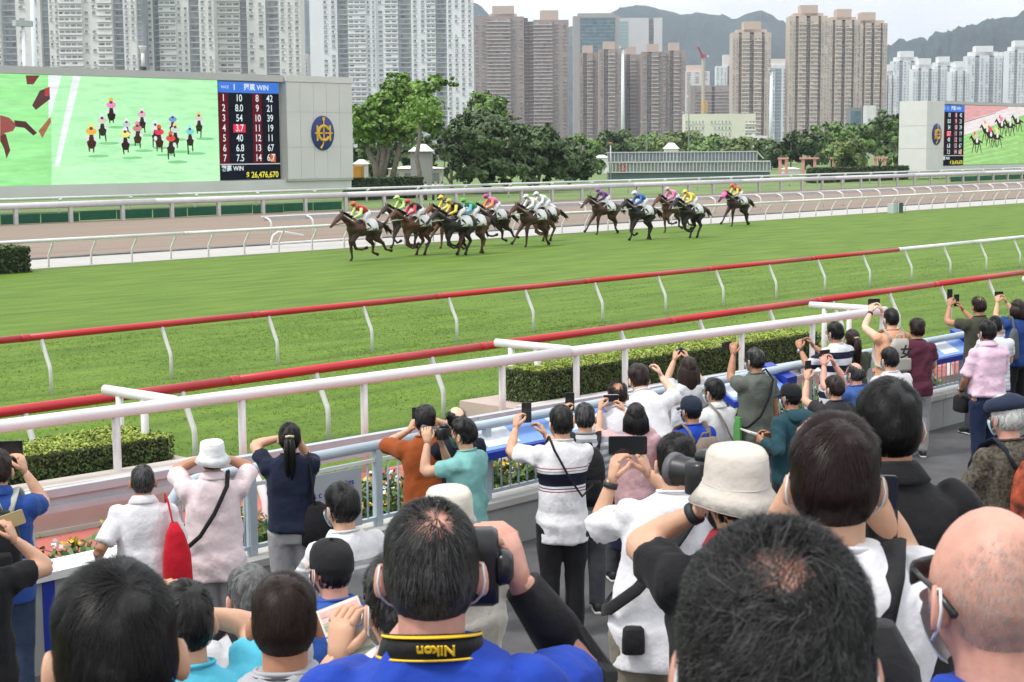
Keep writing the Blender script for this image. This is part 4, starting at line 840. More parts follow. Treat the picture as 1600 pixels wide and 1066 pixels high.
# ================================================================ hills and the air in front of them
HILLM = mat('hill_forest', (.022, .042, .042), .95, .5, .006, .8, .02, bdist=6.0)
def hill(name, D, prof, spread, seed):
    """ridge whose skyline follows (px, py) points, falling towards the viewer and behind"""
    rng = np.random.default_rng(seed); pxs = np.linspace(prof[0][0], prof[-1][0], 330); py = np.interp(pxs, [p[0] for p in prof], [p[1] for p in prof])
    R = []; K = 44; ridge = np.convolve(rng.normal(0, 1, 330), np.ones(3) / 3, 'same') * 7
    for k in range(K + 1):
        t = k / K; d = D - spread * (1 - t) * 1.0 if t <= 1 else D; fall = t ** 1.15; row = []
        for i, (x, y) in enumerate(zip(pxs, py)):
            p = at(x, y, D); g = at(x, 232, d); n_ = sum(math.sin(x * f1 * .02 + k * f2 * .25 + s_) / f1 for f1, f2, s_ in ((1, 1, 0), (2.7, 1.9, 2), (6.1, 3.7, 1), (13, 7, 4)))
            row.append((g[0], g[1], max(-1, p[2] * fall * (1 + .10 * n_ * (1 - t) * 2) + (rng.normal(0, 6.5) if 0 < k < K else 0) + ridge[i] * t)))
        R.append(np.array(row))
    back = R[-1].copy(); u = CAM_F * [1, 1, 0]; u /= np.linalg.norm(u); back += u * 900; back[:, 2] = -1; R.append(back)
    n = len(pxs); V = np.concatenate(R); F = [(i * n + j, i * n + j + 1, (i + 1) * n + j + 1, (i + 1) * n + j) for i in range(len(R) - 1) for j in range(n - 1)]
    o = link(name, rawmesh(name, V, np.array(F), HILLM, True)); o['kind'] = 'structure'; return o
hill('hill', 4600, [(-700, 30), (-300, 0), (200, -10), (430, -30), (480, 0), (640, 30), (740, 8), (762, 20), (800, 60), (860, 62), (900, 42), (940, 28), (975, 12), (1005, 8), (1035, 18), (1062, 24), (1090, 19), (1120, 26), (1148, 30), (1172, 20), (1188, 16), (1205, 26), (1230, 42), (1280, 80), (1330, 92), (1400, 120), (1500, 160), (1700, 190), (1900, 210)], 1900, 1)
hill('hill', 3600, [(1180, 232), (1260, 180), (1330, 120), (1384, 74), (1410, 66), (1440, 58), (1480, 50), (1520, 38), (1550, 30), (1600, 20), (1660, 8), (1750, 2), (1900, -20), (2200, -10), (2500, 40)], 1300, 2)
am = bpy.data.materials.new('air'); am.use_nodes = True; t = am.node_tree; t.nodes.clear(); pv = t.nodes.new('ShaderNodeVolumePrincipled')
pv.inputs['Color'].default_value = (.74, .84, .97, 1); pv.inputs['Density'].default_value = 0.00012; pv.inputs['Anisotropy'].default_value = .2
ov = t.nodes.new('ShaderNodeOutputMaterial'); t.links.new(pv.outputs[0], ov.inputs['Volume'])
hz_ = MB().box(-7500, 7500, -7500, 7500, -2, 560).build('haze', am); hz_['kind'] = 'stuff'
# ================================================================ race horses and their riders
def horse_col(name, c): return mat('coat_' + name, c, .55, .28, 2.2, spec=.35)
COATS = {'bay': (.085, .034, .018), 'dark': (.034, .018, .013), 'black': (.014, .010, .010), 'brown': (.055, .024, .014), 'chestnut': (.115, .044, .019)}
CLOTHW = mat('saddle_cloth', (.74, .75, .76), .7, .05, 4); TACKW = mat('white_tack', (.70, .68, .62), .6); LEATH = mat('black_leather', (.012, .012, .012), .45); BREECH = mat('breeches', (.72, .72, .74), .7, .05, 6)
SKIN = mat('skin', srgb(205, 160, 132), .5, .10, 9, .05, 60)
# gallop poses: for each leg a chain of joints relative to the trunk (x forward, z up); order near fore, off fore, near hind, off hind
POSES = {
 'reach': {'F1': [(.46, 1.02), (.52, .72), (.50, .40), (.46, .12), (.52, .03)], 'F2': [(.46, 1.02), (.66, .74), (.50, .46), (.18, .42), (.02, .46)], 'H1': [(-.58, 1.12), (-.42, .78), (-.66, .56), (-.62, .26), (-.80, .20)], 'H2': [(-.60, 1.10), (-.58, .78), (-.90, .62), (-1.06, .36), (-1.28, .32)]},
 'gather': {'F1': [(.46, 1.02), (.44, .72), (.30, .44), (.02, .36), (-.12, .42)], 'F2': [(.46, 1.02), (.62, .74), (.66, .44), (.34, .30), (.20, .33)], 'H1': [(-.56, 1.10), (-.30, .80), (-.46, .54), (-.16, .24), (-.10, .08)], 'H2': [(-.58, 1.10), (-.34, .80), (-.56, .56), (-.36, .26), (-.30, .10)]},
 'stretch': {'F1': [(.46, 1.04), (.70, .80), (.92, .56), (1.10, .30), (1.20, .22)], 'F2': [(.46, 1.04), (.58, .76), (.60, .44), (.62, .14), (.68, .03)], 'H1': [(-.58, 1.10), (-.60, .78), (-.88, .60), (-.98, .28), (-1.10, .10)], 'H2': [(-.60, 1.10), (-.50, .78), (-.74, .58), (-.66, .26), (-.80, .14)]},
 'push': {'F1': [(.46, 1.02), (.48, .72), (.60, .42), (.36, .20), (.22, .26)], 'F2': [(.46, 1.02), (.64, .76), (.80, .50), (.86, .20), (.94, .12)], 'H1': [(-.56, 1.10), (-.50, .78), (-.74, .56), (-.70, .22), (-.62, .03)], 'H2': [(-.58, 1.10), (-.34, .80), (-.58, .56), (-.40, .24), (-.46, .08)]}}
def make_horse(loc, coat, pose, label, hood=None, number=None, s=1.0, noseband=None, neck=0.0, rz=pi, sheep=False):
    e = empty('race_horse', loc, rz, label, 'horse', 'race horses'); e.scale = (s, s, s); cm = horse_col(coat, COATS[coat]); mb = MB()
    U = (0, 1, 0)
    # trunk, neck and head as lofts along the spine
    mb.tube([(-.92, 0, 1.22), (-.84, 0, 1.25), (-.62, 0, 1.26), (-.30, 0, 1.22), (.05, 0, 1.18), (.35, 0, 1.18), (.58, 0, 1.24), (.70, 0, 1.30)], [.05, .20, .28, .265, .275, .275, .21, .09], 12, ry=[.06, .25, .315, .30, .33, .35, .30, .13], up=U)
    nk = [(.50, 0, 1.32), (.74, 0, 1.46 + neck * .5), (.98, 0, 1.62 + neck), (1.14, 0, 1.72 + neck)]
    mb.tube(nk, [.13, .105, .085, .08], 10, ry=[.29, .21, .155, .12], up=U)
    h0 = np.array([1.10, 0, 1.74 + neck]); hd = np.array([.80, 0, -.60]) / 1.0
    mb.tube([h0 + hd * t for t in (-.06, .06, .22, .40, .55, .66, .72)], [.07, .10, .095, .07, .056, .058, .04], 10, ry=[.07, .135, .14, .105, .075, .07, .045], up=U)
    for sgn in (-1, 1):
        mb.tube([h0 + (-.02, sgn * .06, .05), h0 + (-.01, sgn * .075, .15), h0 + (.03, sgn * .07, .24)], [.035, .035, .008], 6)
    for k, sgn in (('F1', -1), ('F2', 1), ('H1', -1), ('H2', 1)):
        J = [np.array([x, sgn * (.13 if k[0] == 'F' else .135), z]) for x, z in POSES[pose][k]]
        R = [.15, .10, .066, .052, .062] if k[0] == 'F' else [.23, .145, .078, .056, .064]
        P = []; rr = []
        for a in range(4):
            for t in (0, .5):
                P.append(J[a] * (1 - t) + J[a + 1] * t); rr.append((R[a] * (1 - t) + R[a + 1] * t) * (.86 if t else 1))
        P.append(J[4]); rr.append(R[4]); mb.tube(P, rr, 8)
    o = mb.build('body', cm, e, True); soften(o, .036, 2)
    dk = horse_col('points', (.008, .006, .006)); rng = np.random.default_rng(int(abs(loc[0]) * 10))
    for k, sgn in (('F1', -1), ('F2', 1), ('H1', -1), ('H2', 1)):
        a, b = [np.array([x, sgn * .13, z]) for x, z in POSES[pose][k][3:5]]; d = (b - a) / np.linalg.norm(b - a)
        MB().tube([b - d * .03, b + d * .05, b + d * .10], [.05, .06, .066], 8).build('hoof', dk, e, True)
    mb = MB()
    for i in range(26):
        t = i / 25; p = np.array([.52 + .58 * t, 0, 1.58 + .26 * t + neck * t]); mb.tube([p + (0, rng.uniform(-.02, .02), 0), p + (-.08, rng.choice([-.07, .07]), .03), p + (-.17, rng.choice([-.10, .10]), -.06)], [.028, .024, .006], 5)
    mb.build('mane', dk, e, True)
    mb = MB()
    for i in range(12):
        y = rng.uniform(-.05, .05); mb.tube([(-.88, y * .4, 1.32), (-1.05, y, 1.33 + rng.uniform(-.03, .03)), (-1.25, y * 1.6, 1.20 + rng.uniform(-.07, .05)), (-1.48 + rng.uniform(-.08, .08), y * 2.4, .98 + rng.uniform(-.1, .1))], [.05, .045, .04, .008], 5)
    mb.build('tail', dk, e, True)
    # number cloth wrapped over the back
    rows = []
    for x in (-.50, -.30, -.10, .12):
        r = []
        for a in np.linspace(-1, 1, 11):
            th = a * 1.78; ry_ = .285 if x < -.2 else .28; r.append((x, (ry_ + .036) * sin(th), 1.205 + (.350 if x < -.3 else .350) * cos(th)))
        rows.append(r)
    V = np.array(rows).reshape(-1, 3); F = [(i * 11 + j, i * 11 + j + 1, (i + 1) * 11 + j + 1, (i + 1) * 11 + j) for i in range(3) for j in range(10)]
    sc_ = link('saddle_cloth', rawmesh('saddle_cloth', V, np.array(F), CLOTHW, True), e); m_ = sc_.modifiers.new('t', 'SOLIDIFY'); m_.thickness = .012
    if number:
        text(number, .26, LEATH, sc_, (-.30, .342, 1.10), (pi / 2, 0, pi), name='number', bold=.006)
        text(number, .26, LEATH, sc_, (-.30, -.342, 1.10), (pi / 2, 0, 0), name='number', bold=.006)
    # bridle and rein
    mb = MB()
    def ringat(t, ry, rz_, r=.014): c = h0 + hd * t; mb.tube([c + np.array([-.6 * sin(a) * rz_ * 1.0, cos(a) * ry, .8 * sin(a) * rz_]) for a in np.linspace(0, 2 * pi, 13)], r, 5)
    ringat(.46, .082, .105, .022 if sheep else .014); ringat(.10, .112, .145)
    for sgn in (-1, 1): mb.tube([h0 + hd * .55 + (0, sgn * .06, -.02), (.85, sgn * .12, 1.44 + neck * .5), (.45, sgn * .10, 1.56)], .012, 5)
    mb.tube([(.62, sgn_ * .215, 1.22 + .16 * abs(sgn_)) for sgn_ in (-1, -.6, 0, .6, 1)], .018, 5)
    for sgn in (-1, 1): mb.tube([(.64, sgn * .15, 1.12), (.40, sgn * .27, 1.28), (.18, sgn * .26, 1.44)], .02, 5)
    mb.build('bridle', noseband or TACKW, e, True)
    if hood:
        hm = MB(); hm.tube([h0 + hd * t for t in (-.08, .06, .22, .38)], [.085, .112, .106, .085], 10, ry=[.085, .148, .152, .120], up=U)
        for sgn in (-1, 1): hm.tube([h0 + (-.02, sgn * .06, .05), h0 + (-.01, sgn * .075, .15), h0 + (.03, sgn * .07, .25)], [.042, .042, .012], 6)
        hm.build('hood', hood, e, True)
    return e
def make_jockey(loc, silk, sleeve, cap, label, s=1.0, rz=pi, peak=None, pants=None):
    e = empty('person', loc, rz, label, 'person', 'jockeys in the race'); e.scale = (s, s, s)
    sk = mat('silk_%02d%02d%02d' % tuple(int(v * 99) for v in silk), silk, .45, .08, 6); sl = mat('silk_%02d%02d%02d' % tuple(int(v * 99) for v in sleeve), sleeve, .45, .08, 6); cp = mat('silk_%02d%02d%02d' % tuple(int(v * 99) for v in cap), cap, .4)
    mb = MB(); A = np.array
    hip, kn, an = A([-.22, 0, 1.86]), A([.20, 0, 1.62]), A([-.12, 0, 1.30]); sh, hd = A([.22, 0, 2.08]), A([.46, 0, 2.19])
    mb.tube([hip, (hip + sh) / 2 + (0, 0, .06), sh], [.13, .14, .12], 10, ry=[.11, .11, .1]); mb.tube([sh, hd], [.06, .055], 8); mb.ell(hd + (.03, 0, .02), (.10, .085, .115), 10, 8)
    arms = []
    for g in (-1, 1):
        mb.tube([hip + (0, g * .09, 0), (hip + kn) / 2 + (0, g * .17, .03), kn + (0, g * .25, 0)], [.10, .085, .065], 8); mb.tube([kn + (0, g * .25, 0), an + (0, g * .30, 0)], [.06, .04], 8); mb.tube([an + (-.05, g * .30, 0), an + (.16, g * .31, -.03)], [.035, .03], 6)
        el, wr = A([.34, g * .24, 1.82]), A([.58, g * .10, 1.70])
        arms.append((sh + (0, g * .15, -.02), el, wr)); mb.tube(arms[-1], [.055, .045, .032], 8); mb.ell(wr + (.05, 0, 0), (.05, .035, .035), 8, 6)
    o = mb.build('body', SKIN, e, True); soften(o, .032, 1)
    mb = MB(); mb.tube([hip + (-.02, 0, -.02), (hip + sh) / 2 + (0, 0, .065), sh + (.02, 0, 0), sh + (.10, 0, .04)], [.16, .185, .17, .09], 10, ry=[.13, .135, .125, .09]); soften(mb.build('silk_jacket', sk, e, True), .030, 2, .004, int(abs(loc[0])))
    mb = MB()
    for a in arms: mb.tube(a, [.08, .07, .05], 8)
    soften(mb.build('sleeves', sl, e, True), .030, 1)
    mb = MB()
    for g in (-1, 1): mb.tube([hip + (-.03, g * .08, 0), (hip + kn) / 2 + (0, g * .17, .03), kn + (0, g * .25, 0), kn * .45 + an * .55 + (0, g * .28, 0)], [.125, .105, .078, .055], 8)
    mb.tube([hip + (-.1, 0, .0), hip + (.06, 0, .03)], [.13, .15], 8); soften(mb.build('breeches', pants or BREECH, e, True), .030, 1)
    for g in (-1, 1):
        mb = MB(); mb.tube([kn * .55 + an * .45 + (0, g * .28, 0), an + (0, g * .30, .02)], [.062, .05], 8); mb.tube([an + (-.06, g * .30, 0), an + (.18, g * .31, -.035)], [.045, .034], 8); mb.build('boot', LEATH, e, True)
    c = hd + (.03, 0, .05); MB().ell(c, (.13, .115, .105), 12, 8).build('cap', cp, e, True)
    MB().add([c + (.08, -.09, .0), c + (.08, .09, .0), c + (.21, .05, -.03), c + (.21, -.05, -.03), c + (.08, -.09, -.015), c + (.08, .09, -.015), c + (.21, .05, -.045), c + (.21, -.05, -.045)], [(0, 1, 2, 3), (7, 6, 5, 4), (0, 4, 5, 1), (1, 5, 6, 2), (2, 6, 7, 3), (3, 7, 4, 0)]).build('peak', peak or cp, e)
    MB().tube([c + (.06, -.105, -.05), c + (.115, -.05, -.045), c + (.125, 0, -.04), c + (.115, .05, -.045), c + (.06, .105, -.05)], .022, 6).build('goggles', LEATH, e, True)
    return e
# horse centre pixel x, hoof line pixel y, coat, pose, tack, rider colours
RED_ = (.55, .02, .03); YEL = (.75, .62, .08); GRN = (.10, .42, .08); BLK = (.012, .012, .014); CYA = (.10, .45, .68); PNK = (.75, .16, .42); ORG = (.75, .25, .06); WHI = (.74, .75, .78); PUR = (.20, .06, .32); BLU = (.02, .12, .42); LIM = (.55, .72, .22)
FIELD = [
 (568, 407, 'brown', 'reach', dict(noseband=mat('red_tack', (.35, .02, .03), .5), number='10'), (RED_, LIM, (.60, .12, .04)), 'leading dark bay race horse with red bridle and white number cloth', 'jockey in red with yellow green sleeves on the leading horse'),
 (634, 387, 'dark', 'push', dict(number='7'), (GRN, LIM, LIM), 'dark race horse second from the front, half hidden', 'jockey in green and lime with lime cap behind the leader'),
 (652, 399, 'bay', 'gather', dict(number='12', sheep=True), (BLK, (.62, .03, .05), (.62, .04, .07)), 'bay race horse with white sheepskin noseband third from the front', 'jockey in black with red sleeves and red cap'),
 (702, 387, 'chestnut', 'stretch', dict(number='4', sheep=True), (BLK, YEL, YEL), 'reddish race horse in the middle of the leading bunch, mostly hidden', 'jockey in black and yellow with yellow cap'),
 (716, 399, 'black', 'gather', dict(number='9', neck=-.03), (BLK, YEL, (.5, .42, .1)), 'black race horse beside the brown one ridden in cyan', 'jockey with dull yellow cap half hidden behind the rider in cyan'),
 (738, 397, 'bay', 'push', dict(number='2', neck=.06), ((.05, .30, .06), CYA, GRN), 'brown race horse at the near side of the bunch', 'jockey with cyan sleeves, green stripes and green cap'),
 (772, 384, 'dark', 'reach', dict(number='13'), (PNK, ORG, (.5, .06, .28)), 'dark race horse at the back of the leading bunch', 'jockey in pink with orange sleeves'),
 (834, 385, 'brown', 'stretch', dict(number='3'), (WHI, WHI, WHI), 'brown race horse leading the middle pair', 'jockey in white with dark goggles on the nearer horse of the middle pair'),
 (850, 377, 'chestnut', 'gather', dict(number='8'), (WHI, WHI, (.70, .70, .75)), 'chestnut race horse hidden behind the brown leader of the middle pair', 'jockey in white on the farther horse of the middle pair'),
 (944, 366, 'brown', 'stretch', dict(number='5'), (PUR, (.10, .02, .12), (.26, .10, .40)), 'brown race horse with white breastplate ridden in purple', 'jockey in black and purple with purple cap'),
 (1002, 375, 'black', 'push', dict(number='6'), (BLU, BLU, WHI), 'black race horse with the rider in blue', 'jockey in plain blue with white cap'),
 (1052, 363, 'bay', 'reach', dict(number='11'), ((.70, .30, .45), PNK, (.62, .45, .52)), 'reddish brown race horse half hidden behind the black one near the rear', 'jockey in pale pink behind the rider in yellow'),
 (1080, 372, 'black', 'gather', dict(number='1', sheep=True), (YEL, YEL, YEL), 'black race horse with white noseband second from last', 'jockey in bright yellow with yellow cap'),
 (1152, 353, 'dark', 'stretch', dict(number='14', hood=mat('pink_hood', (.75, .12, .38), .6)), ((.55, .08, .03), YEL, (.75, .10, .03)), 'dark race horse in a pink hood trailing the field', 'jockey in red and yellow on the last horse')]
for px, py, coat, pose, kw, (s1, s2, cp), lab, jl in FIELD:
    p = gz(px, py, 0); p = (p[0], p[1], .0)
    a = random.uniform(-.05, .05)
    make_horse(p, coat, pose, lab, s=1.15, rz=pi + a, **kw)
    make_jockey(p, s1, s2, cp, jl, s=1.10, rz=pi + a)
# ================================================================ spectators
def smooth(a, b, x): t = np.clip((x - a) / (b - a), 0, 1); return t * t * (3 - 2 * t)
def head_surf(d):
    """unit directions (head frame: +y face, +z up) -> points on the head, metres"""
    d = np.asarray(d, float); x, y, z = d[:, 0], d[:, 1], d[:, 2]; low = np.clip(-z, 0, 1)
    X_ = x * .077 * (1 - .26 * low ** 1.5); Y_ = y * .097; Z_ = z * .118
    Y_ = np.where(y < 0, Y_ * (1.03 - .42 * low), Y_ * (1 - .05 * low) + .010 * low)
    f = (y > 0)
    Y_ = Y_ + f * (.023 * np.exp(-((x / .13) ** 2 + ((z + .14) / .20) ** 2)) - .008 * np.exp(-(((np.abs(x) - .36) / .15) ** 2 + ((z - .04) / .11) ** 2)) + .006 * np.exp(-((x / .25) ** 2 + ((z + .50) / .10) ** 2)) + .006 * np.exp(-((x / .5) ** 2 + ((z - .22) / .10) ** 2)))
    return np.stack([X_, Y_, Z_], 1)
def sph(nu, nv):
    a = np.linspace(0, 2 * pi, nu, endpoint=False); D_ = []
    for i in range(nv + 1):
        t = -pi / 2 + pi * i / nv; k = max(cos(t), .015); D_.append(np.stack([k * np.cos(a), k * np.sin(a), np.full(nu, sin(t))], 1))
    F = [(i * nu + j, i * nu + (j + 1) % nu, (i + 1) * nu + (j + 1) % nu, (i + 1) * nu + j) for i in range(nv) for j in range(nu)]
    D_ = np.concatenate(D_); return D_ / np.linalg.norm(D_, axis=1)[:, None], F
def xf(M, P): P = np.asarray(P, float).reshape(-1, 3); M = np.array(M); return P @ M[:3, :3].T + M[:3, 3]
SKINS = {'a': SKIN, 'b': mat('skin_tan', srgb(178, 128, 100), .5, .10, 9, .05, 60), 'c': mat('skin_pale', srgb(222, 182, 158), .5, .10, 9, .05, 60), 'd': mat('skin_pink', srgb(206, 152, 134), .45, .14, 14, .08, 70)}
for m_ in SKINS.values():
    b_ = m_.node_tree.nodes['Principled BSDF']; b_.inputs['Subsurface Weight'].default_value = .12; b_.inputs['Subsurface Radius'].default_value = (1, .35, .2); b_.inputs['Subsurface Scale'].default_value = .012
HAIRS = {'black': mat('hair_black', (.0045, .0042, .0042), .42, .35, 60, spec=.22), 'brown': mat('hair_brown', (.020, .010, .007), .42, .4, 60, spec=.22), 'grey': mat('hair_grey', (.12, .12, .12), .5, .6, 40, spec=.25), 'white': mat('hair_white', (.52, .52, .50), .5, .3, 60), 'stubble': mat('hair_stubble', (.34, .30, .28), .6, .3, 60, spec=.15), 'silver': mat('hair_silver', (.085, .085, .085), .5, .3, 60, spec=.2), 'salt': mat('hair_salt', (.014, .0138, .014), .45, .8, 90, spec=.22), 'red': mat('hair_auburn', (.016, .006, .005), .42, .4, 60, spec=.22)}
def fabric(name, c, rough=.85, bump=.25): return mat('cloth_' + name, c, rough, .09, 6, bump + .2, 17, sheen=.05, spec=.2, bdist=.022)
def striped(name, stops):
    """cloth whose colour changes with height (object z): list of (z, colour) steps from the bottom up"""
    key = 'cloth_' + name
    if key in MATS: return MATS[key]
    m, t, b = node_mat(key); b.inputs['Roughness'].default_value = .85; b.inputs['Specular IOR Level'].default_value = .25
    tc_ = t.nodes.new('ShaderNodeTexCoord'); sx = t.nodes.new('ShaderNodeSeparateXYZ'); mr = t.nodes.new('ShaderNodeMapRange'); mr.inputs['From Min'].default_value = .6; mr.inputs['From Max'].default_value = 1.6
    r = t.nodes.new('ShaderNodeValToRGB'); r.color_ramp.interpolation = 'CONSTANT'; el = r.color_ramp.elements
    while len(el) > 1: el.remove(el[-1])
    el[0].position = 0; el[0].color = stops[0][1] + (1,)
    for z, c in stops[1:31]: q = el.new((z - .6) / 1.0); q.color = c + (1,)
    t.links.new(tc_.outputs['Object'], sx.inputs[0]); t.links.new(sx.outputs['Z'], mr.inputs['Value']); t.links.new(mr.outputs[0], r.inputs['Fac']); t.links.new(r.outputs['Color'], b.inputs['Base Color'])
    n = t.nodes.new('ShaderNodeTexNoise'); n.inputs['Scale'].default_value = 17; bp = t.nodes.new('ShaderNodeBump'); bp.inputs['Strength'].default_value = .45; bp.inputs['Distance'].default_value = .022
    t.links.new(tc_.outputs['Object'], n.inputs['Vector']); t.links.new(n.outputs['Fac'], bp.inputs['Height']); t.links.new(bp.outputs['Normal'], b.inputs['Normal']); return m
BLACKC = fabric('black', (.012, .012, .014)); PHONE = mat('phone_body', (.015, .015, .017), .3); SCREEN = mat('phone_glass', (.02, .022, .025), .08); MASKM = mat('mask_blue', (.50, .66, .74), .8); MASKW = mat('mask_white', (.74, .76, .78), .8); EYE = mat('eye_dark', (.02, .015, .012), .2)
NYLON = fabric('nylon', (.014, .014, .016), .6)

def ring(c, rx, ry, n=18, p=.85):
    a = np.linspace(0, 2 * pi, n, endpoint=False); ca, sa = np.cos(a), np.sin(a)
    return np.stack([c[0] + rx * np.sign(ca) * np.abs(ca) ** p, c[1] + ry * np.sign(sa) * np.abs(sa) ** p, np.full(n, c[2])], 1)
TORSO = [(.78, .150, .115, -.01), (.88, .172, .125, -.01), (.97, .160, .112, 0), (1.06, .152, .108, 0), (1.16, .160, .112, 0), (1.27, .172, .118, -.005), (1.35, .172, .108, -.012), (1.41, .150, .092, -.015), (1.45, .095, .072, -.015), (1.475, .062, .060, -.008)]
class Person: pass
def hand_mesh(mb, wrist, fwd, palm, side, curl, sc=1.0):
    """palm with four unequal fingers and a thumb; fwd = finger direction, palm = the way the palm faces"""
    Y_ = np.array(fwd, float); Y_ /= np.linalg.norm(Y_); Z_ = -np.array(palm, float); Z_ -= Y_ * (Z_ @ Y_); Z_ /= np.linalg.norm(Z_) + 1e-9; X_ = np.cross(Y_, Z_) * side
    T = lambda x, y, z: np.array(wrist) + (X_ * x + Y_ * y + Z_ * z) * sc
    R = []
    for y, w_, t_ in ((-.02, .026, .021), (.02, .033, .019), (.055, .042, .016), (.088, .041, .013)):
        a = np.linspace(0, 2 * pi, 10, endpoint=False); R.append(np.array([T(w_ * cos(q), y, t_ * sin(q)) for q in a]))
    mb.loft(R)
    for x, L_ in ((-.031, .062), (-.0105, .074), (.0105, .078), (.031, .070)):
        P = [T(x, .075, 0)]; ang = .12; p = np.array([x, .082, 0.0]); P.append(T(*p))
        for seg, f in ((.45, 1.0), (.32, 1.25), (.25, .9)):
            ang += curl * f; p = p + np.array([0, cos(ang), -sin(ang)]) * L_ * seg * 1.05; P.append(T(*p))
        mb.tube(P, [.0100, .0105, .0095, .0088, .0070], 7)
    P = [T(.022, .012, -.004), T(.044, .035, -.012), T(.052, .062, -.022 - .02 * curl), T(.046, .088, -.030 - .03 * curl)]
    mb.tube(P, [.014, .013, .011, .008], 7)
    return T(0, .075, -.03)
def ik(S, T, l1, l2, hint):
    d = T - S; L_ = np.linalg.norm(d); M_ = l1 + l2 - .006
    if L_ > M_: T = S + d / L_ * M_; L_ = M_
    d = (T - S) / L_; a = (l1 * l1 - l2 * l2 + L_ * L_) / (2 * L_); h = math.sqrt(max(l1 * l1 - a * a, 0)); n = hint - d * (hint @ d); n /= np.linalg.norm(n) + 1e-9
    return S + d * a + n * h, T
ARMS = {'down': (.235, .03, .80), 'face': (.055, .17, 1.585), 'up': (.075, .36, 1.66), 'front': (.12, .33, 1.12), 'rail': (.16, .42, 1.12), 'back': (.2, -.05, .85), 'low': (.17, .22, .95), 'high': (.10, .40, 1.80), 'chest': (.07, .26, 1.30)}
PEOPLE = []
def person(label, px, top, D=None, k=1.0, yaw=0.0, larm='down', rarm='down', shirt=None, sleeve=.55, hem=.80, pants=None, shorts=False, hair='black', style='short', bald=0.0, skin='a', lean=0.0, hyaw=0.0, hpitch=0.0, near=False, mask=None, hat=None, glasses=False, collar=None, skirt=False, thick=.017, lhint=None, rhint=None, group='spectators', shoes=None, belly=1.0, nstr=None, curl=.55, hroll=0.0, grey=0.0, sway=0.0):
    # ---- where this person stands: the ray through the top of the head, and the floor or terrace step below it
    def topz(D_): p = at(px, top, D_); return p, p[2] - floor_z(p[1])
    if D is None:
        best = None
        for D_ in np.arange(4.0, 30, .02):
            p, s_ = topz(D_)
            if abs(s_ - 1.745 * k) < .012 and (best is None or True): best = D_
        D = best or 15
        if at(px, top, D)[1] > 9.72:
            d = ray(px, top); D = 9.72 / d[1] * FPX
    p, stature = topz(D); k = stature / 1.745
    PEOPLE.append((label[:40], round(D, 2), round(float(p[1]), 2), round(k, 3)))
    th = math.atan2(p[1], p[0]); rz = th + RAD(yaw) - pi / 2
    lo_ = RAD(lean); zp = .92
    # leaning moves the head forward: shift the base back so that the head stays on its ray
    shift = (1.60 - zp) * sin(lo_) * k; fwd = np.array([cos(th + RAD(yaw)), sin(th + RAD(yaw))])
    rgt = np.array([fwd[1], -fwd[0]]); base = np.array([p[0] - fwd[0] * shift - rgt[0] * sway * k, p[1] - fwd[1] * shift - rgt[1] * sway * k, floor_z(p[1])]); k = k / (1 - .40 * (1 - cos(lo_)))
    e = empty('person', base, rz, label, 'person', group); e.scale = (k, k, k)
    Minv = np.array((Matrix.Translation(Vector(base)) @ Matrix.Rotation(rz, 4, 'Z') @ Matrix.Scale(k, 4)).inverted())
    c = Person(); c.e = e; c.k = k; c.base = base; c.rz = rz; c.D = D; c.Minv = Minv
    def bend(P):
        P = np.asarray(P, float).reshape(-1, 3).copy(); t = smooth(zp, zp + .35, P[:, 2]) * lo_; y, z = P[:, 1].copy(), P[:, 2] - zp
        P[:, 0] += sway * smooth(.95, 1.62, P[:, 2]); P[:, 1] = y * np.cos(t) + z * np.sin(t); P[:, 2] = zp + z * np.cos(t) - y * np.sin(t); return P
    c.bend = bend
    hb = bend([(0, .018, 1.595)])[0]
    HM = Matrix.Translation(Vector(hb)) @ Matrix.Rotation(RAD(hyaw), 4, 'Z') @ Matrix.Rotation(RAD(hroll), 4, 'Y') @ Matrix.Rotation(RAD(-hpitch) - lo_ * .35, 4, 'X'); c.HM = HM
    vox = .0095 if near else (.0150 if D < 9 else .0175)
    # ---- arms
    wr = {}; arms = {}
    for s_, key, hint in ((-1, larm, lhint), (1, rarm, rhint)):
        S = bend([(s_ * .175, -.012, 1.385)])[0]
        if isinstance(key, str): T = np.array(ARMS[key]) * (s_, 1, 1); T = bend([T])[0] if key not in ('down', 'rail', 'front', 'low', 'back') else T
        elif len(key) == 3 and key[0] == 'L': T = np.array(key[1])
        elif key[0] == 'px': T = xf(Minv, at(key[1], key[2], D + (key[3] if len(key) > 3 else .2)))[0]
        else: T = np.array(key, float)
        h_ = np.array(hint if hint is not None else (s_ * .55, -.25, -1.0), float)
        E_, T = ik(S, T, .285, .25, h_); arms[s_] = (S, E_, T); wr[s_] = T
    c.arms = arms
    # ---- body: one continuous surface
    mb = MB()
    mb.loft([bend(ring((0, cy, z), rx * .87 * (belly if z < 1.2 else 1), ry * .87 * (belly if z < 1.2 else 1))) for z, rx, ry, cy in TORSO])
    mb.tube(bend([(0, -.02, 1.42), (0, -.008, 1.48), (0, .008, 1.56)]), [.066, .058, .060], 12)
    d_, F_ = sph(28 if near else 18, 22 if near else 14); mb.add(xf(HM, head_surf(d_)), F_)
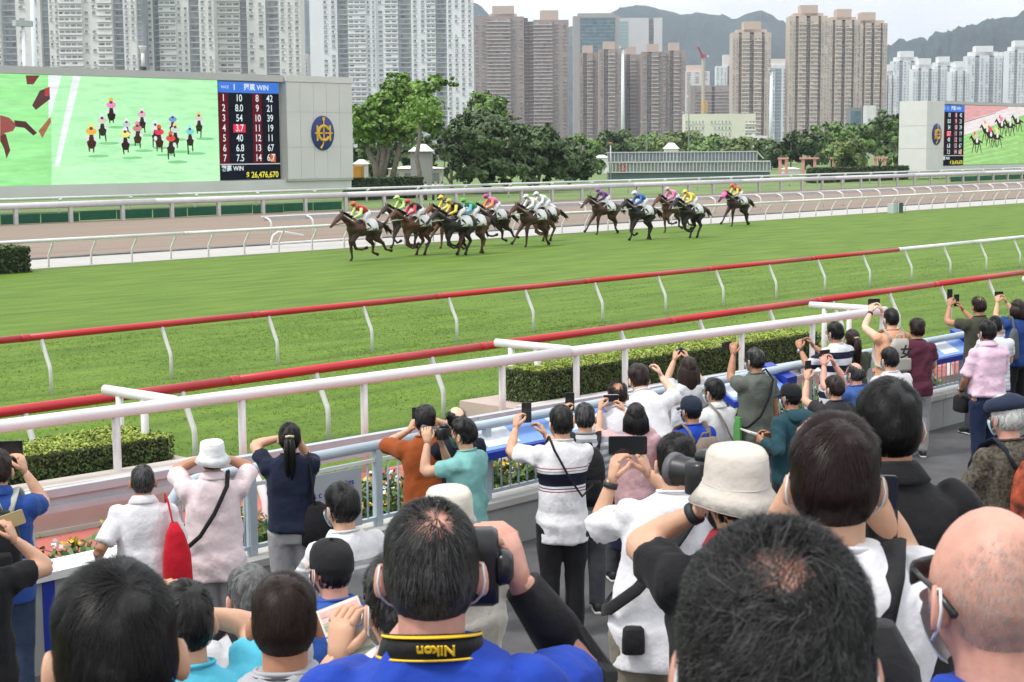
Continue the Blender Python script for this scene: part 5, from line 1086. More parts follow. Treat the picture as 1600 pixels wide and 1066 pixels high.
    for s_ in (-1, 1):
        S, E_, T = arms[s_]; mb.tube([S, S * .5 + E_ * .5, E_], [.056, .050, .042], 10); mb.ell(S, (.062, .06, .062), 10, 8)
        f = E_ * .65 + T * .35; mb.tube([E_, f, E_ * .3 + T * .7, T], [.041, .043, .034, .026], 10)
        kx = s_ * .095; mb.tube([(kx * .95, -.005, .90), (kx, .005, .70), (kx, .012, .50), (kx, -.015, .32), (kx, -.02, .09)], [.092, .076, .055, .052, .036], 10); mb.tube([(kx, -.06, .045), (kx, .02, .05), (kx + s_ * .01, .14, .03)], [.034, .042, .03], 8, ry=[.035, .04, .022], up=(0, 0, 1))
    body = mb.build('body', SKINS[skin], e, True); soften(body, vox, 3, decimate=.36)
    c.palm = {}
    for s_ in (-1, 1):
        S, E_, T = arms[s_]; f = (T - E_) / np.linalg.norm(T - E_); hm = MB(); up_ = T[2] > 1.25
        inward = np.array([-s_ * .8, .45, .1]) if up_ else np.array([-s_, .1, 0]); ff = f * .45 + np.array([-s_ * .12, .30, .85]) if up_ else f
        c.palm[s_] = hand_mesh(hm, T, ff, inward, -s_, curl if up_ else .32)
        hm.build('hand', SKINS[skin], e, True)
    for s_ in (-1, 1):
        M_ = HM @ Matrix.Translation((s_ * .0775, -.004, -.014)) @ Matrix.Rotation(s_ * .62, 4, 'Z') @ Matrix.Diagonal((.8, .92, .95, 1))
        em = MB(); a = np.linspace(0, 2 * pi, 14, endpoint=False)
        R = [np.stack([np.full(14, x * s_), .019 * q * np.cos(a) - (.003), .033 * q * np.sin(a) * (1 + .15 * np.sin(a))], 1) for x, q in ((-.012, .55), (.000, .80), (.010, 1.0), (.016, .96), (.012, .62), (.008, .3))]
        if s_ > 0: R = [r[::-1] for r in R]
        em.loft([xf(M_, r) for r in R]); em.build('ear', SKINS[skin], e, True)
        ec = MB().ell((0, 0, 0), (.013, .007, .007), 8, 6); o = link('eye', ec.mesh('eye', EYE, True), e); o.matrix_local = HM @ Matrix.Translation((s_ * .031, .079, .004))
    # ---- clothes
    if shirt is not None:
        mb = MB(); rows_ = [r for r in TORSO if r[0] > hem + .03 and r[0] < 1.46]; z0 = hem
        r0 = np.interp(hem, [r[0] for r in TORSO], [r[1] for r in TORSO]); y0 = np.interp(hem, [r[0] for r in TORSO], [r[2] for r in TORSO])
        L_ = [bend(ring((0, -.01, hem), (max(r0, .168) + .032) * belly, (max(y0, .114) + .034) * belly))] + [bend(ring((0, cy, z), (max(rx, .160) + (.028 if z < 1.1 else .018)) * (belly if z < 1.2 else 1) if z < 1.3 else rx + .016, (max(ry, .112) + (.030 if z < 1.1 else .018)) * (belly if z < 1.2 else 1) if z < 1.3 else ry + .016)) for z, rx, ry, cy in rows_] + [bend(ring((0, -.012, 1.487), .072, .068))]
        mb.loft(L_)
        for s_ in (-1, 1):
            S, E_, T = arms[s_]; mb.ell(S, (.070, .068, .068), 10, 8)
            if sleeve > 0:
                if sleeve <= 1: en = S * (1 - sleeve) + E_ * sleeve; mb.tube([S * .97 + np.array([0, 0, .0]), S * (1 - sleeve * .5) + E_ * sleeve * .5, en], [.070, .068, .074], 12)
                else:
                    mb.tube([S, S * .5 + E_ * .5, E_, E_ * .5 + T * .5, E_ * .06 + T * .94], [.078, .068, .062, .052, .042], 10); mb.ell(E_, (.062, .062, .062), 8, 6)
        o = mb.build('shirt', shirt, e, True); soften(o, vox, 3, .013 if not near else .011, int(px) + 7, .62)
        if collar is None:
            a = np.linspace(0, 2 * pi, 24); MB().tube(c.bend(np.stack([.076 * np.cos(a), .072 * np.sin(a) - .012, 1.484 - .012 * np.sin(a)], 1)), .007, 6, cap=False).build('neckband', shirt, e, True)
        if collar is not None:
            cm = MB(); a = np.linspace(0, 2 * pi, 20, endpoint=False)
            R = [bend(np.stack([rx * np.cos(a), ry * np.sin(a) - .012 + .012 * (z > 1.49), np.full(20, z) + (.012 * -np.sin(a))], 1)) for z, rx, ry in ((1.462, .088, .082), (1.50, .070, .068), (1.515, .066, .066), (1.505, .078, .076), (1.470, .104, .098), (1.46, .100, .094))]
            cm.loft(R, False); cm.build('collar', collar, e, True)
    pm_ = pants or fabric('dark_trousers', (.02, .021, .026))
    mb = MB()
    if skirt:
        mb.loft([ring((0, -.005, z), rx, ry) for z, rx, ry in ((.40, .26, .22), (.60, .235, .20), (.80, .195, .155), (.95, .168, .122))])
    else:
        mb.loft([ring((0, -.008, z), rx, ry) for z, rx, ry in ((.76, .160, .120), (.86, .172, .126), (.97, .150, .100))])
        ze = .46 if shorts else .05
        for s_ in (-1, 1):
            kx = s_ * .095; P = [(kx * .95, -.005, .86), (kx, .005, .68), (kx, .008, .50)] + ([] if shorts else [(kx, -.012, .30), (kx, -.018, .07)]); mb.tube(P, ([.112, .100, .092] if shorts else [.112, .096, .078, .072, .068]), 10)
    soften(mb.build('skirt' if skirt else 'trousers', pm_, e, True), max(vox, .017), 3, .008, int(px), .4)
    for s_ in (-1, 1):
        kx = s_ * .1; sm = MB(); sm.tube([(kx, -.095, .05), (kx, -.05, .055), (kx, .03, .06), (kx + s_ * .012, .13, .04), (kx + s_ * .012, .175, .032)], [.03, .043, .046, .045, .025], 10, ry=[.04, .05, .052, .034, .022], up=(0, 0, 1)); sh_ = sm.build('shoe', shoes or mat('shoe_dark', (.02, .02, .022), .6), e, True)
        MB().tube([(kx, -.10, .014), (kx, .03, .014), (kx + s_ * .012, .185, .014)], [.035, .048, .03], 8, ry=[.014, .014, .013], up=(0, 0, 1)).build('sole', mat('sole_white', (.6, .6, .58), .7), sh_, True)
    # ---- hair
    if style != 'none':
        hair_on(c, hair, style, bald, near, .005 if hat else thick, nstr or (250 if hat else None), px, .0 if hat else 2.0, grey)
    if mask: mask_on(c, mask)
    if hat: hat(c)
    if glasses:
        gm = MB()
        for s_ in (-1, 1): gm.tube(xf(HM, [(s_ * .083, -.03, .01), (s_ * .080, .03, .018), (s_ * .066, .088, .016)]), .0035, 5); gm.tube(xf(HM, [(s_ * (.034 + .024 * cos(a)), .098 - .01 * abs(cos(a)), .006 + .018 * sin(a)) for a in np.linspace(0, 2 * pi, 11)]), .0025, 5)
        gm.tube(xf(HM, [(-.012, .102, .012), (.012, .102, .012)]), .0025, 5); gm.build('glasses', mat('glasses_frame', (.01, .01, .011), .3), e, True)
    return c
def region(d, bald, style):
    """how much hair grows in each direction (0..1)"""
    x, y, z = d[:, 0], d[:, 1], d[:, 2]; f = np.arctan2(np.abs(x), -y) / pi        # 0 back, .5 side, 1 front
    zmin = np.interp(f, [0, .25, .40, .47, .56, .64, .8, 1], [-.50, -.46, -.30, .12, -.05, .32, .56, .60] if style in ('short', 'curly', 'stubble') else [-.72, -.62, -.38, .04, -.20, .30, .56, .60])
    m = smooth(-.09, .09, z - zmin)
    if bald > 0:
        cd = np.array([0, -.30, .95]); cd /= np.linalg.norm(cd); a = np.arccos(np.clip(d @ cd, -1, 1)); m = m * smooth(bald * .25, bald * 1.35, a + .13 * np.sin(x * 31 + 1) * np.sin(y * 27 + z * 22))
        if bald > .8: m = m * (1 - smooth(.1, .5, y) * (z > .1))
    return m
def streaky(col):
    key = 'streak_' + col
    if key in MATS: return MATS[key]
    base = HAIRS[col].node_tree.nodes['Principled BSDF'].inputs['Base Color']; cc = {'black': (.0045, .0042, .0042), 'brown': (.020, .010, .007), 'grey': (.12, .12, .12), 'white': (.5, .5, .48), 'salt': (.018, .0178, .018), 'red': (.016, .006, .005)}[col]
    m, t, b = node_mat(key); b.inputs['Roughness'].default_value = .36; b.inputs['Specular IOR Level'].default_value = .4
    a = t.nodes.new('ShaderNodeAttribute'); a.attribute_name = 'flow'; n = t.nodes.new('ShaderNodeTexNoise'); n.inputs['Scale'].default_value = 26; n.inputs['Detail'].default_value = 6; n.inputs['Roughness'].default_value = .75
    r = t.nodes.new('ShaderNodeValToRGB'); r.color_ramp.elements[0].position = .3; r.color_ramp.elements[1].position = .72; r.color_ramp.elements[0].color = tuple(v * .4 for v in cc) + (1,); r.color_ramp.elements[1].color = tuple(v * (2.2 if col != 'salt' else 5) for v in cc) + (1,)
    bp = t.nodes.new('ShaderNodeBump'); bp.inputs['Strength'].default_value = .9; bp.inputs['Distance'].default_value = .004
    L = t.links.new; L(a.outputs['Vector'], n.inputs['Vector']); L(n.outputs['Fac'], r.inputs['Fac']); L(r.outputs['Color'], b.inputs['Base Color']); L(n.outputs['Fac'], bp.inputs['Height']); L(bp.outputs['Normal'], b.inputs['Normal']); return m
def hair_on(c, col, style, bald, near, thick, nstr, seed, cut=2.0, grey=0.0):
    rng = np.random.default_rng(int(abs(seed)) + 5); d, F = sph(56 if near else 30, 40 if near else 22); m = region(d, bald, style)
    P = head_surf(d); N = d / np.array([.077, .097, .118]); N /= np.linalg.norm(N, axis=1)[:, None]
    bumps = sum(np.sin(d @ rng.normal(0, 9, 3) + rng.uniform(0, 6)) for _ in range(6)) / 6
    sidef = lambda v: 1 - (.68 if style in ('short', 'curly') else .3) * np.maximum(smooth(.45, .85, np.abs(v[:, 0])) * (1 - smooth(.15, .65, v[:, 2])), smooth(.05, .5, -v[:, 2]))
    tk = thick * (1 + .35 * bumps) * (1 + .35 * smooth(.2, .9, d[:, 2])) * sidef(d)
    if bald and bald < .8: m = region(d, bald * 1.75, style)
    P = P + N * (tk * m - .014 * (1 - m))[:, None]
    if style != 'stubble':
        mb = MB(); mb.add(xf(c.HM, P), F); sh = mb.build('hair', streaky(col), c.e, True)
        w0 = np.array([.12, -.50, .86]); w0 /= np.linalg.norm(w0); a0 = np.cross(w0, (1, 0, 0)); a0 /= np.linalg.norm(a0); b0 = np.cross(w0, a0); tt = np.arccos(np.clip(d @ w0, -1, 1)); fx, fy = d @ a0, d @ b0; nn = np.hypot(fx, fy) + 1e-6
        at_ = sh.data.attributes.new('flow', 'FLOAT_VECTOR', 'POINT'); at_.data.foreach_set('vector', np.stack([fx / nn * (1 + .35 * tt), fy / nn * (1 + .35 * tt), tt * .05], 1).astype(np.float32).ravel())
    n = nstr or (6500 if near else 700)
    cl = 1 if style == 'stubble' else 10 if near else 3; q = np.repeat(rng.normal(0, 1, (n * 4 // cl, 3)), cl, 0); q /= np.linalg.norm(q, axis=1)[:, None]; q += rng.normal(0, .035 if style != 'curly' else .05, q.shape); q /= np.linalg.norm(q, axis=1)[:, None]; cid = np.repeat(np.arange(len(q) // cl), cl); mm = .45 * region(q, 0, style) + .55 * region(q, bald, style) if bald < .8 else region(q, bald, style); mm = mm * (.75 if style == 'stubble' else 1); mm = np.where(q[:, 2] > cut, 0, mm); mm = mm * (1 - smooth(-.25, .75, q[:, 2] + .9 * q[:, 1])) if style == 'stubble' else mm; sel = np.where(mm > rng.uniform(.12, .95, len(q)))[0][:n]; q = q[sel]; cid = cid[sel]; n = len(q)
    w0 = np.array([.12, -.50, .86]); w0 /= np.linalg.norm(w0); K = 5 if near else 4; L_ = (.042 if near else .05) * (1.3 if style in ('long', 'pony', 'fluffy') else 1)
    if style == 'curly': L_ = .055
    if style == 'stubble': L_ = .010
    D_ = q.copy(); pts = []; nc_ = int(cid.max()) + 1; wid = (.0003 if style == 'stubble' else .00055 if near else .0022); jit = rng.normal(0, .55 if style == 'curly' else .20, (nc_, 3))[cid] + rng.normal(0, .10, (n, 3)); ph = rng.uniform(0, 6.28, nc_)[cid] + rng.normal(0, .25, n); lift = (rng.uniform(0, 1, nc_)[cid] * .7 + rng.uniform(0, 1, n) * .3) ** 2
    for i in range(K):
        t = i / (K - 1); f = D_ - w0; f -= D_ * np.sum(f * D_, 1)[:, None]; f /= np.linalg.norm(f, axis=1)[:, None] + 1e-6
        f = f + np.array([0, 0, -.35]) + jit; f -= D_ * np.sum(f * D_, 1)[:, None]; f /= np.linalg.norm(f, axis=1)[:, None] + 1e-6
        Nn = D_ / np.array([.077, .097, .118]); Nn /= np.linalg.norm(Nn, axis=1)[:, None]
        tk = thick * (1 + .35 * smooth(.2, .9, D_[:, 2])) * sidef(D_)
        rg = region(D_, bald, style); off = (tk * (.80 + t * .22 + lift * t * (.35 if style != 'curly' else .45)) + .0012) * (.12 + .88 * smooth(.25, .6, rg)) + (.002 if style != 'stubble' else .0005)
        side = np.cross(f, Nn); p = head_surf(D_) + Nn * off[:, None]
        if style == 'curly': p = p + side * (np.sin(ph + t * 6.0) * .010)[:, None] + Nn * (np.cos(ph + t * 6.0) * .006 + .004)[:, None]
        w_ = wid * (1 - .75 * t) * rng.uniform(.8, 1.2); pts.append((p - side * w_, p + side * w_))
        D_ = D_ + f * (L_ / .1 / K); D_ /= np.linalg.norm(D_, axis=1)[:, None]
    V = np.stack([a for pr in pts for a in pr], 1).reshape(-1, 3)
    base = np.arange(n)[:, None] * (2 * K); F = np.concatenate([np.concatenate([base + 2 * i, base + 2 * i + 1, base + 2 * i + 3, base + 2 * i + 2], 1) for i in range(K - 1)])
    me_ = rawmesh('hair_strands', xf(c.HM, V), F, HAIRS[col], True); o = link('hair_strands', me_, c.e); o['kind'] = 'stuff'
    if grey:
        me_.materials.append(HAIRS['silver']); gm_ = (rng.uniform(0, 1, n) < grey * np.clip(1.25 - q[:, 2], .35, 1.6)).astype(np.int32); me_.polygons.foreach_set('material_index', np.tile(gm_, K - 1))
    if style in ('long', 'pony', 'bob'):
        mb = MB(); r2 = np.random.default_rng(3)
        if style == 'pony':
            for i in range(16):
                a, b_ = r2.uniform(-.022, .022), r2.uniform(-.02, .02); mb.tube(xf(c.HM, [(a * .4, -.10, .035), (a, -.155 + b_, .01), (a * 1.3, -.165 + b_, -.08), (a * 1.5, -.15 + b_, -.20 - .05 * r2.uniform()), (a * .8, -.135 + b_, -.30 - .04 * r2.uniform())]), [.012, .022, .024, .018, .004], 6)
        else:
            Lh = -.36 if style == 'long' else -.15
            for i in range(34):
                a = pi + (i / 33 - .5) * 3.6; x_, y_ = .088 * sin(a) * -1, .100 * cos(a); mb.tube(xf(c.HM, [(x_ * .8, y_ * .8, .06), (x_ * 1.12, y_ * 1.08, -.02), (x_ * 1.18, y_ * 1.1 - .015, -.12), (x_ * 1.05, y_ * 1.0 - .03, Lh * .75), (x_ * .9, y_ * .85 - .03, Lh + r2.uniform(-.03, .03))]), [.016, .022, .022, .017, .006], 6)
        mb.build('hair_lengths', HAIRS[col], c.e, True)
        if style == 'pony': MB().tube(xf(c.HM, [(-.03, -.115, .04), (0, -.135, .048), (.03, -.115, .04)]), .011, 6).build('hair_clip', mat('clip_beige', (.6, .5, .32), .5), c.e, True)
def mask_on(c, m):
    d, F = sph(40, 30); P = head_surf(d); keep = smooth(.10, .28, d[:, 1]) * smooth(-.92, -.72, d[:, 2]) * (1 - smooth(-.18, -.02, d[:, 2])); N = d.copy()
    idx = {}; V = []; Q = []
    for f in F:
        if all(keep[i] > .35 for i in f):
            r = []
            for i in f:
                if i not in idx: idx[i] = len(V); V.append(P[i] * 1.02 + N[i] * .012 * keep[i] + (0, .006, 0))
                r.append(idx[i])
            Q.append(tuple(r))
    if not Q: return
    mb = MB(); mb.add(xf(c.HM, V), Q)
    for s_ in (-1, 1):
        mb.tube(xf(c.HM, [(s_ * .066, .045, -.030), (s_ * .082, .010, .012), (s_ * .088, -.016, .020), (s_ * .092, -.026, -.006), (s_ * .088, -.014, -.032), (s_ * .076, .018, -.056), (s_ * .060, .048, -.072)]), .0022, 5)
    mb.build('face_mask', m, c.e, True)
def bucket_hat(m, brim=.052, h=.10):
    def f(c):
        a = np.linspace(0, 2 * pi, 36, endpoint=False); HM2 = c.HM @ Matrix.Translation((0, -.004, .035)) @ Matrix.Rotation(.06, 4, 'X'); mb = MB()
        wob = 1 + .02 * np.sin(3 * a + 1) + .012 * np.sin(7 * a)
        R = []
        for r, z, wv in ((.090 + brim, -.052, 1), (.092 + brim, -.047, 1), (.112, -.010, .5), (.099, .012, .3), (.097, .05, .2), (.092, h - .018, .2), (.082, h - .004, .2), (.06, h + .002, .3), (.012, h + .005, .3)):
            q = 1 + (wob - 1) * wv; R.append(xf(HM2, np.stack([r * .90 * q * np.cos(a), r * 1.10 * q * np.sin(a), np.full(36, z) + .010 * wv * np.sin(2 * a + .5)], 1)))
        mb.loft(R[1:]); o = mb.build('bucket_hat', m, c.e, True)
        sd_ = MB()
        for z, r in ((.011, .1005), (.088, .0905)): sd_.tube(xf(HM2, np.stack([r * .905 * np.cos(a), r * 1.105 * np.sin(a), np.full(36, z)], 1)), .0013, 4, cap=False)
        sd_.build('seam', m, o, True); brimu = MB(); brimu.loft([R[2], R[0]], False); brimu.build('brim_underside', m, o, True)
    return f
def cap_hat(m, peakm=None, strap=False):
    def f(c):
        a = np.linspace(0, 2 * pi, 30, endpoint=False); HM2 = c.HM @ Matrix.Translation((0, -.004, .028)); mb = MB()
        mb.loft([xf(HM2, np.stack([r * .93 * np.cos(a), r * 1.12 * np.sin(a), np.full(30, z) + (-.012 * (np.sin(a) < 0) * np.abs(np.sin(a)))], 1)) for r, z in ((.0955, -.012), (.0965, .02), (.093, .052), (.080, .082), (.055, .100), (.012, .107))]); o = mb.build('cap', m, c.e, True)
        V = []; K = 9
        for i in range(K):
            t = -1 + 2 * i / (K - 1); V += [(t * .078, .078 * math.sqrt(max(0, 1.05 - t * t * .95)) + .018, -.004), (t * .072, .078 + .095 * math.sqrt(max(0, 1.02 - t * t)), -.020 - .012 * t * t)]
        F = [(2 * i, 2 * i + 1, 2 * i + 3, 2 * i + 2) for i in range(K - 1)]; pk = link('peak', rawmesh('peak', xf(HM2, V), np.array(F), peakm or m, True), o); s_ = pk.modifiers.new('t', 'SOLIDIFY'); s_.thickness = .004
        MB().ell(xf(HM2, [(0, 0, .108)])[0], (.008, .008, .005), 8, 6).build('button', m, o, True)
    return f
# ---- things that people carry (each a thing of its own)
def carried(name, c, label, cat, group=None):
    e = empty(name, c.base, c.rz, label, cat, group); e.scale = (c.k,) * 3; return e
def phone(c, where, label, w_=.076, h_=.155, land=False, tilt=0.0, m=None, face=0.0):
    """rounded slab held at local point `where`, screen towards its owner"""
    e = carried('phone', c, label, 'phone', 'phones held up by spectators'); cu = (h_, w_) if land else (w_, h_)
    M_ = Matrix.Translation(Vector(where)) @ Matrix.Rotation(face, 4, 'Z') @ Matrix.Rotation(tilt, 4, 'Y')
    def slab_(wx, wz, y0, y1, r): 
        a = []; 
        for cx_, cz_, s0 in ((1, 1, 0), (-1, 1, 1), (-1, -1, 2), (1, -1, 3)):
            for q in np.linspace(0, pi / 2, 4): a.append(((wx - r) * cx_ + r * cos(q + s0 * pi / 2), (wz - r) * cz_ + r * sin(q + s0 * pi / 2)))
        return [xf(M_, [(x, y, z) for x, z in a]) for y in (y0, y1)]
    MB().loft(slab_(cu[0] / 2, cu[1] / 2, -.004, .004, .009)).build('case', m or PHONE, e, False); MB().loft(slab_(cu[0] / 2 - .004, cu[1] / 2 - .004, -.0048, -.0042, .006)).build('screen', SCREEN, e)
    MB().ell(xf(M_, [(cu[0] / 2 - .012, .005, cu[1] / 2 - .014)])[0], (.007, .003, .007), 8, 6).build('lens', SCREEN, e, True); return e
def camera_thing(c, where, label, lens=.12, scale=1.0, yaw=0.0, roll=0.0):
    e = carried('camera', c, label, 'camera'); M_ = Matrix.Translation(Vector(where)) @ Matrix.Rotation(yaw, 4, 'Z') @ Matrix.Rotation(roll, 4, 'Y') @ Matrix.Scale(scale, 4)
    mb = MB(); mb.loft([xf(M_, ring((0, 0, z), .068 * q, .035 * q, 18, .55)) for z, q in ((-.045, .94), (-.04, 1), (.03, 1), (.04, .92))]); mb.build('camera_body', PHONE, e, True)
    MB().loft([xf(M_, ring((0, -.003, z), .032 * q, .035 * q, 12, .6)) for z, q in ((.038, 1), (.058, .9), (.066, .6))]).build('prism', PHONE, e, True)
    MB().tube(xf(M_, [(0, .03, -.002), (0, .05, -.002), (0, .06, -.002), (0, .03 + lens, -.002), (0, .034 + lens, -.002)]), np.array([.034, .034, .038, .040, .043]) * scale, 16).build('lens', mat('lens_black', (.02, .02, .022), .4), e, True)
    MB().tube(xf(M_, [(0, .03 + lens, -.002), (0, .05 + lens, -.002)]), np.array([.0435, .046]) * scale, 16).build('lens_hood', mat('hood_grey', (.10, .10, .11), .5), e, True); return e
def backpack(c, m, label, w_=.30, h_=.44, d_=.15, strap=None, top=1.40, extra=None):
    e = carried('backpack', c, label, 'backpack'); B = c.bend; y0 = -.145
    mb = MB(); zs = np.linspace(top - h_, top, 7); R = []
    for i, z in enumerate(zs): t = i / 6; q = (.86, .98, 1, 1, .97, .88, .60)[i]; R.append(B(ring((0, y0 - d_ / 2, z), w_ / 2 * q, d_ / 2 * (q if i < 5 else q * .9), 20, .6)))
    mb.loft(R); bb = mb.build('pack_body', m, e, True)
    MB().loft([B(ring((0, y0 - d_ - .012, z), w_ * .36 * q, .03, 16, .6)) for z, q in ((top - h_ + .05, .9), (top - h_ + .08, 1), (top - h_ * .58, 1), (top - h_ * .53, .9))]).build('front_pocket', m, bb, True)
    MB().tube(B([(-.04, y0 - .02, top - .01), (-.03, y0 - .04, top + .035), (.03, y0 - .04, top + .035), (.04, y0 - .02, top - .01)]), .009, 6).build('carry_loop', strap or m, e, True)
    for s_ in (-1, 1):
        MB().tube(B([(s_ * .07, y0 + .01, top - .05), (s_ * .095, -.085, 1.445), (s_ * .105, -.01, 1.492), (s_ * .115, .07, 1.45), (s_ * .135, .125, 1.33), (s_ * .165, .10, 1.16), (s_ * .19, -.02, 1.08), (s_ * .13, y0, 1.05)]), .030, 8, ry=.009).build('strap', strap or m, e, True)
    if extra: extra(e, B, y0 - d_)
    return e
def strap_across(c, m, label, side=1, bag=None, w_=.016, z_low=.95):
    e = carried('shoulder_bag', c, label, 'bag'); B = c.bend; s_ = side
    MB().tube(B([(-s_ * .105, -.02, 1.515), (-s_ * .095, -.135, 1.43), (-s_ * .045, -.166, 1.33), (0, -.176, 1.24), (s_ * .10, -.180, 1.09), (s_ * .20, -.12, z_low + .04), (s_ * .225, .0, z_low), (s_ * .18, .13, z_low + .03), (0, .18, 1.2), (-s_ * .09, .145, 1.42), (-s_ * .105, -.02, 1.515)]), w_, 8, ry=.006).build('strap', m, e, True)
    if bag:
        x, y, z, bw, bd, bh = bag; MB().loft([ring((x, y, q), bw * k_, bd * k_, 16, .6) for q, k_ in ((z - bh, .85), (z - bh * .9, 1), (z, 1), (z + bh * .8, .92), (z + bh, .7))]).build('bag_body', m, e, True)
    return e
def tote(c, m, label, s_=1, L_=.42, w_=.17):
    e = carried('tote_bag', c, label, 'bag'); B = c.bend; x = s_ * .235
    mb = MB(); mb.loft([ring((x - s_ * .02 - s_ * .06 * max(0, z - 1.1) , -.165, z), ww * .62, d_ + .015, 16, .7) for z, ww, d_ in ((1.24 - L_, w_ * .92, .028), (1.27 - L_, w_, .045), (1.12, w_ * .90, .045), (1.26, w_ * .60, .035), (1.34, w_ * .25, .02))]); mb.build('bag_body', m, e, True)
    for y in (-.07, .04): MB().tube([(x - s_ * (.05 + y * .5), -.165, 1.24), (s_ * .190, -.150, 1.34), (s_ * .165, -.07, 1.475), (s_ * .15, .03, 1.49), (s_ * .15, .10, 1.40)], .026, 6, ry=.006).build('handle', m, e, True)
    return e
def watch(c, s_, m=None):
    S, E_, T = c.arms[s_]; d = (T - E_) / np.linalg.norm(T - E_); q = T - d * .03
    MB().tube([q - d * .012, q + d * .012], .034, 12).build('watch_strap', m or mat('watch_black', (.015, .015, .016), .5), c.e, True)
    n = np.cross(d, (0, 0, 1)); n /= np.linalg.norm(n); MB().tube([q - n * s_ * -.028, q + n * s_ * .042], .021, 12).build('watch_case', mat('watch_steel', (.5, .5, .52), .3, metal=.8), c.e, True)
# ================================================================ the crowd, person by person
W_TEE = fabric('white', (.72, .71, .73)); GREYT = fabric('grey_tee', (.36, .37, .38)); NAVY = fabric('navy', (.012, .017, .040)); JEANS = fabric('jeans', (.035, .055, .10)); GPANT = fabric('grey_trousers', (.33, .33, .34)); KHAKI = fabric('khaki', (.22, .19, .15)); DGREY = fabric('dark_grey', (.06, .065, .075)); BLUET = fabric('blue_tee', srgb(44, 76, 145)); RBLUE = fabric('royal_blue', srgb(36, 68, 168)); PINKS = fabric('pale_pink', srgb(222, 205, 208)); BKPANT = fabric('black_trousers', (.012, .012, .014))
def mid(c, s=1): return (c.palm[-1] + c.palm[1]) / 2
# --- left edge
c = person('man in blue polo with black backpack raising a tablet at the left edge', -6, 700, 10.3, yaw=-8, larm=('px', -30, 730, .35), rarm=('px', 38, 735, .35), shirt=BLUET, pants=JEANS, hair='brown', collar=BLUET)
backpack(c, NYLON, 'black backpack with pale straps on the man at the left edge', strap=fabric('pale_strap', (.45, .45, .40)))
phone(c, mid(c) + (0, .03, .02), 'dark tablet held up at the left edge of the picture', .17, .24, True)
c = person('person in black at the left edge, only the hand with a gold phone in view', -46, 800, 8.6, yaw=0, rarm=('px', 22, 842, .25), shirt=BLACKC, sleeve=.5, hair='black', mask=None)
phone(c, c.palm[1] + (.03, .02, .03), 'gold phone held level at the left edge', .078, .16, True, .25, mat('phone_gold', (.45, .36, .18), .35), .1 + pi)
c = person('man in white shirt with a red tote bag leaning at the parapet', 222, 722, k=.97, larm=('px', 152, 868, .1), shirt=W_TEE, hem=.80, sleeve=.8, hair='salt', grey=.3, collar=W_TEE, thick=.010, skin='b', belly=1.06)
tote(c, fabric('red_bag', srgb(188, 28, 44)), 'bright red tote bag on the shoulder of the man in white', 1)
c = person('man in white bucket hat and pale pink shirt shooting with both hands raised', 331, 686, k=1.0, larm='face', rarm='face', shirt=PINKS, hem=.74, sleeve=.85, pants=fabric('grey_shorts', (.34, .34, .36)), shorts=True, hat=bucket_hat(fabric('white_hat', (.74, .76, .75))), lhint=(-1, -.2, -.8), rhint=(1, -.2, -.8), belly=1.08, collar=PINKS, skin='b')
strap_across(c, BLACKC, 'black strap slung across the back of the pale pink shirt', -1)
c = person('woman with ponytail in navy tee and light grey trousers', 452, 658, k=.97, larm='face', rarm='face', shirt=NAVY, pants=GPANT, style='pony', lhint=(-1, -.2, -.55), rhint=(.5, .2, -1), sleeve=.6, hem=.86)
e_ = carried('shoulder_bag', c, 'slouchy black shoulder bag on the woman with the ponytail', 'bag'); MB().loft([ring((.20, -.08, z), a, b, 16, .7) for z, a, b in ((.72, .07, .06), (.76, .13, .09), (.92, .13, .09), (1.06, .09, .06), (1.10, .03, .03))]).build('bag_body', BLACKC, e_, True); MB().tube([(.19, -.10, 1.06), (.165, -.11, 1.28), (.145, -.05, 1.485), (.16, .08, 1.40)], .028, 8, ry=.008).build('strap', BLACKC, e_, True)
c = person('boy with black hair and face mask in grey and white tee', 536, 752, 8.4, yaw=32, shirt=striped('greywhite', [(.6, (.30, .30, .31)), (1.30, (.62, .62, .63)), (1.315, (.34, .34, .35)), (1.345, (.66, .66, .67))]), mask=MASKM, hair='black', larm='front', rarm='front', thick=.02)
c = person('man in black mesh cap with pale peak and plain blue tee', 520, 838, 6.4, yaw=28, shirt=fabric('mid_blue', srgb(52, 88, 165)), mask=MASKW, hat=cap_hat(fabric('mesh_black', (.018, .018, .02)), fabric('peak_pink', (.55, .42, .40))), larm='front', rarm='front', style='short', thick=.006, skin='d')
c = person('grey haired man in pale tee with a black strap, behind the brown haired head', 391, 876, 5.9, yaw=22, shirt=fabric('pale_tee', (.55, .55, .57)), hair='grey', skin='d', larm='front', rarm='front', thick=.012)
strap_across(c, BLACKC, 'black strap over the shoulder of the grey haired man', 1)
c = person('man in light blue tee with hands raised to his face, beside the black head', 290, 904, 4.7, yaw=14, shirt=fabric('sky_blue', srgb(90, 190, 215)), larm='face', rarm='face', rhint=(1, -.2, -.7), hair='black')
watch(c, 1)
c = person('man with thinning brown hair in grey tee and thin cord necklace', 442, 889, 3.9, yaw=-4, shirt=fabric('light_grey', (.40, .41, .44)), hair='brown', skin='b', near=True, thick=.013, nstr=8000, larm='low', rarm='low')
MB().tube(c.bend([(.085 * sin(a), -.012 - .082 * cos(a), 1.475 + .012 * cos(a)) for a in np.linspace(-1.6, 1.6, 15)]), .0022, 5).build('necklace', LEATH, c.e, True)
c = person('man with greying hair in white ribbed shirt and towel holding out a race card', 628, 858, 3.5, yaw=24, shirt=fabric('ribbed_white', (.66, .68, .72)), sleeve=.4, hair='salt', glasses=True, larm=('px', 528, 1022, .12), rarm='front', mask=MASKW)
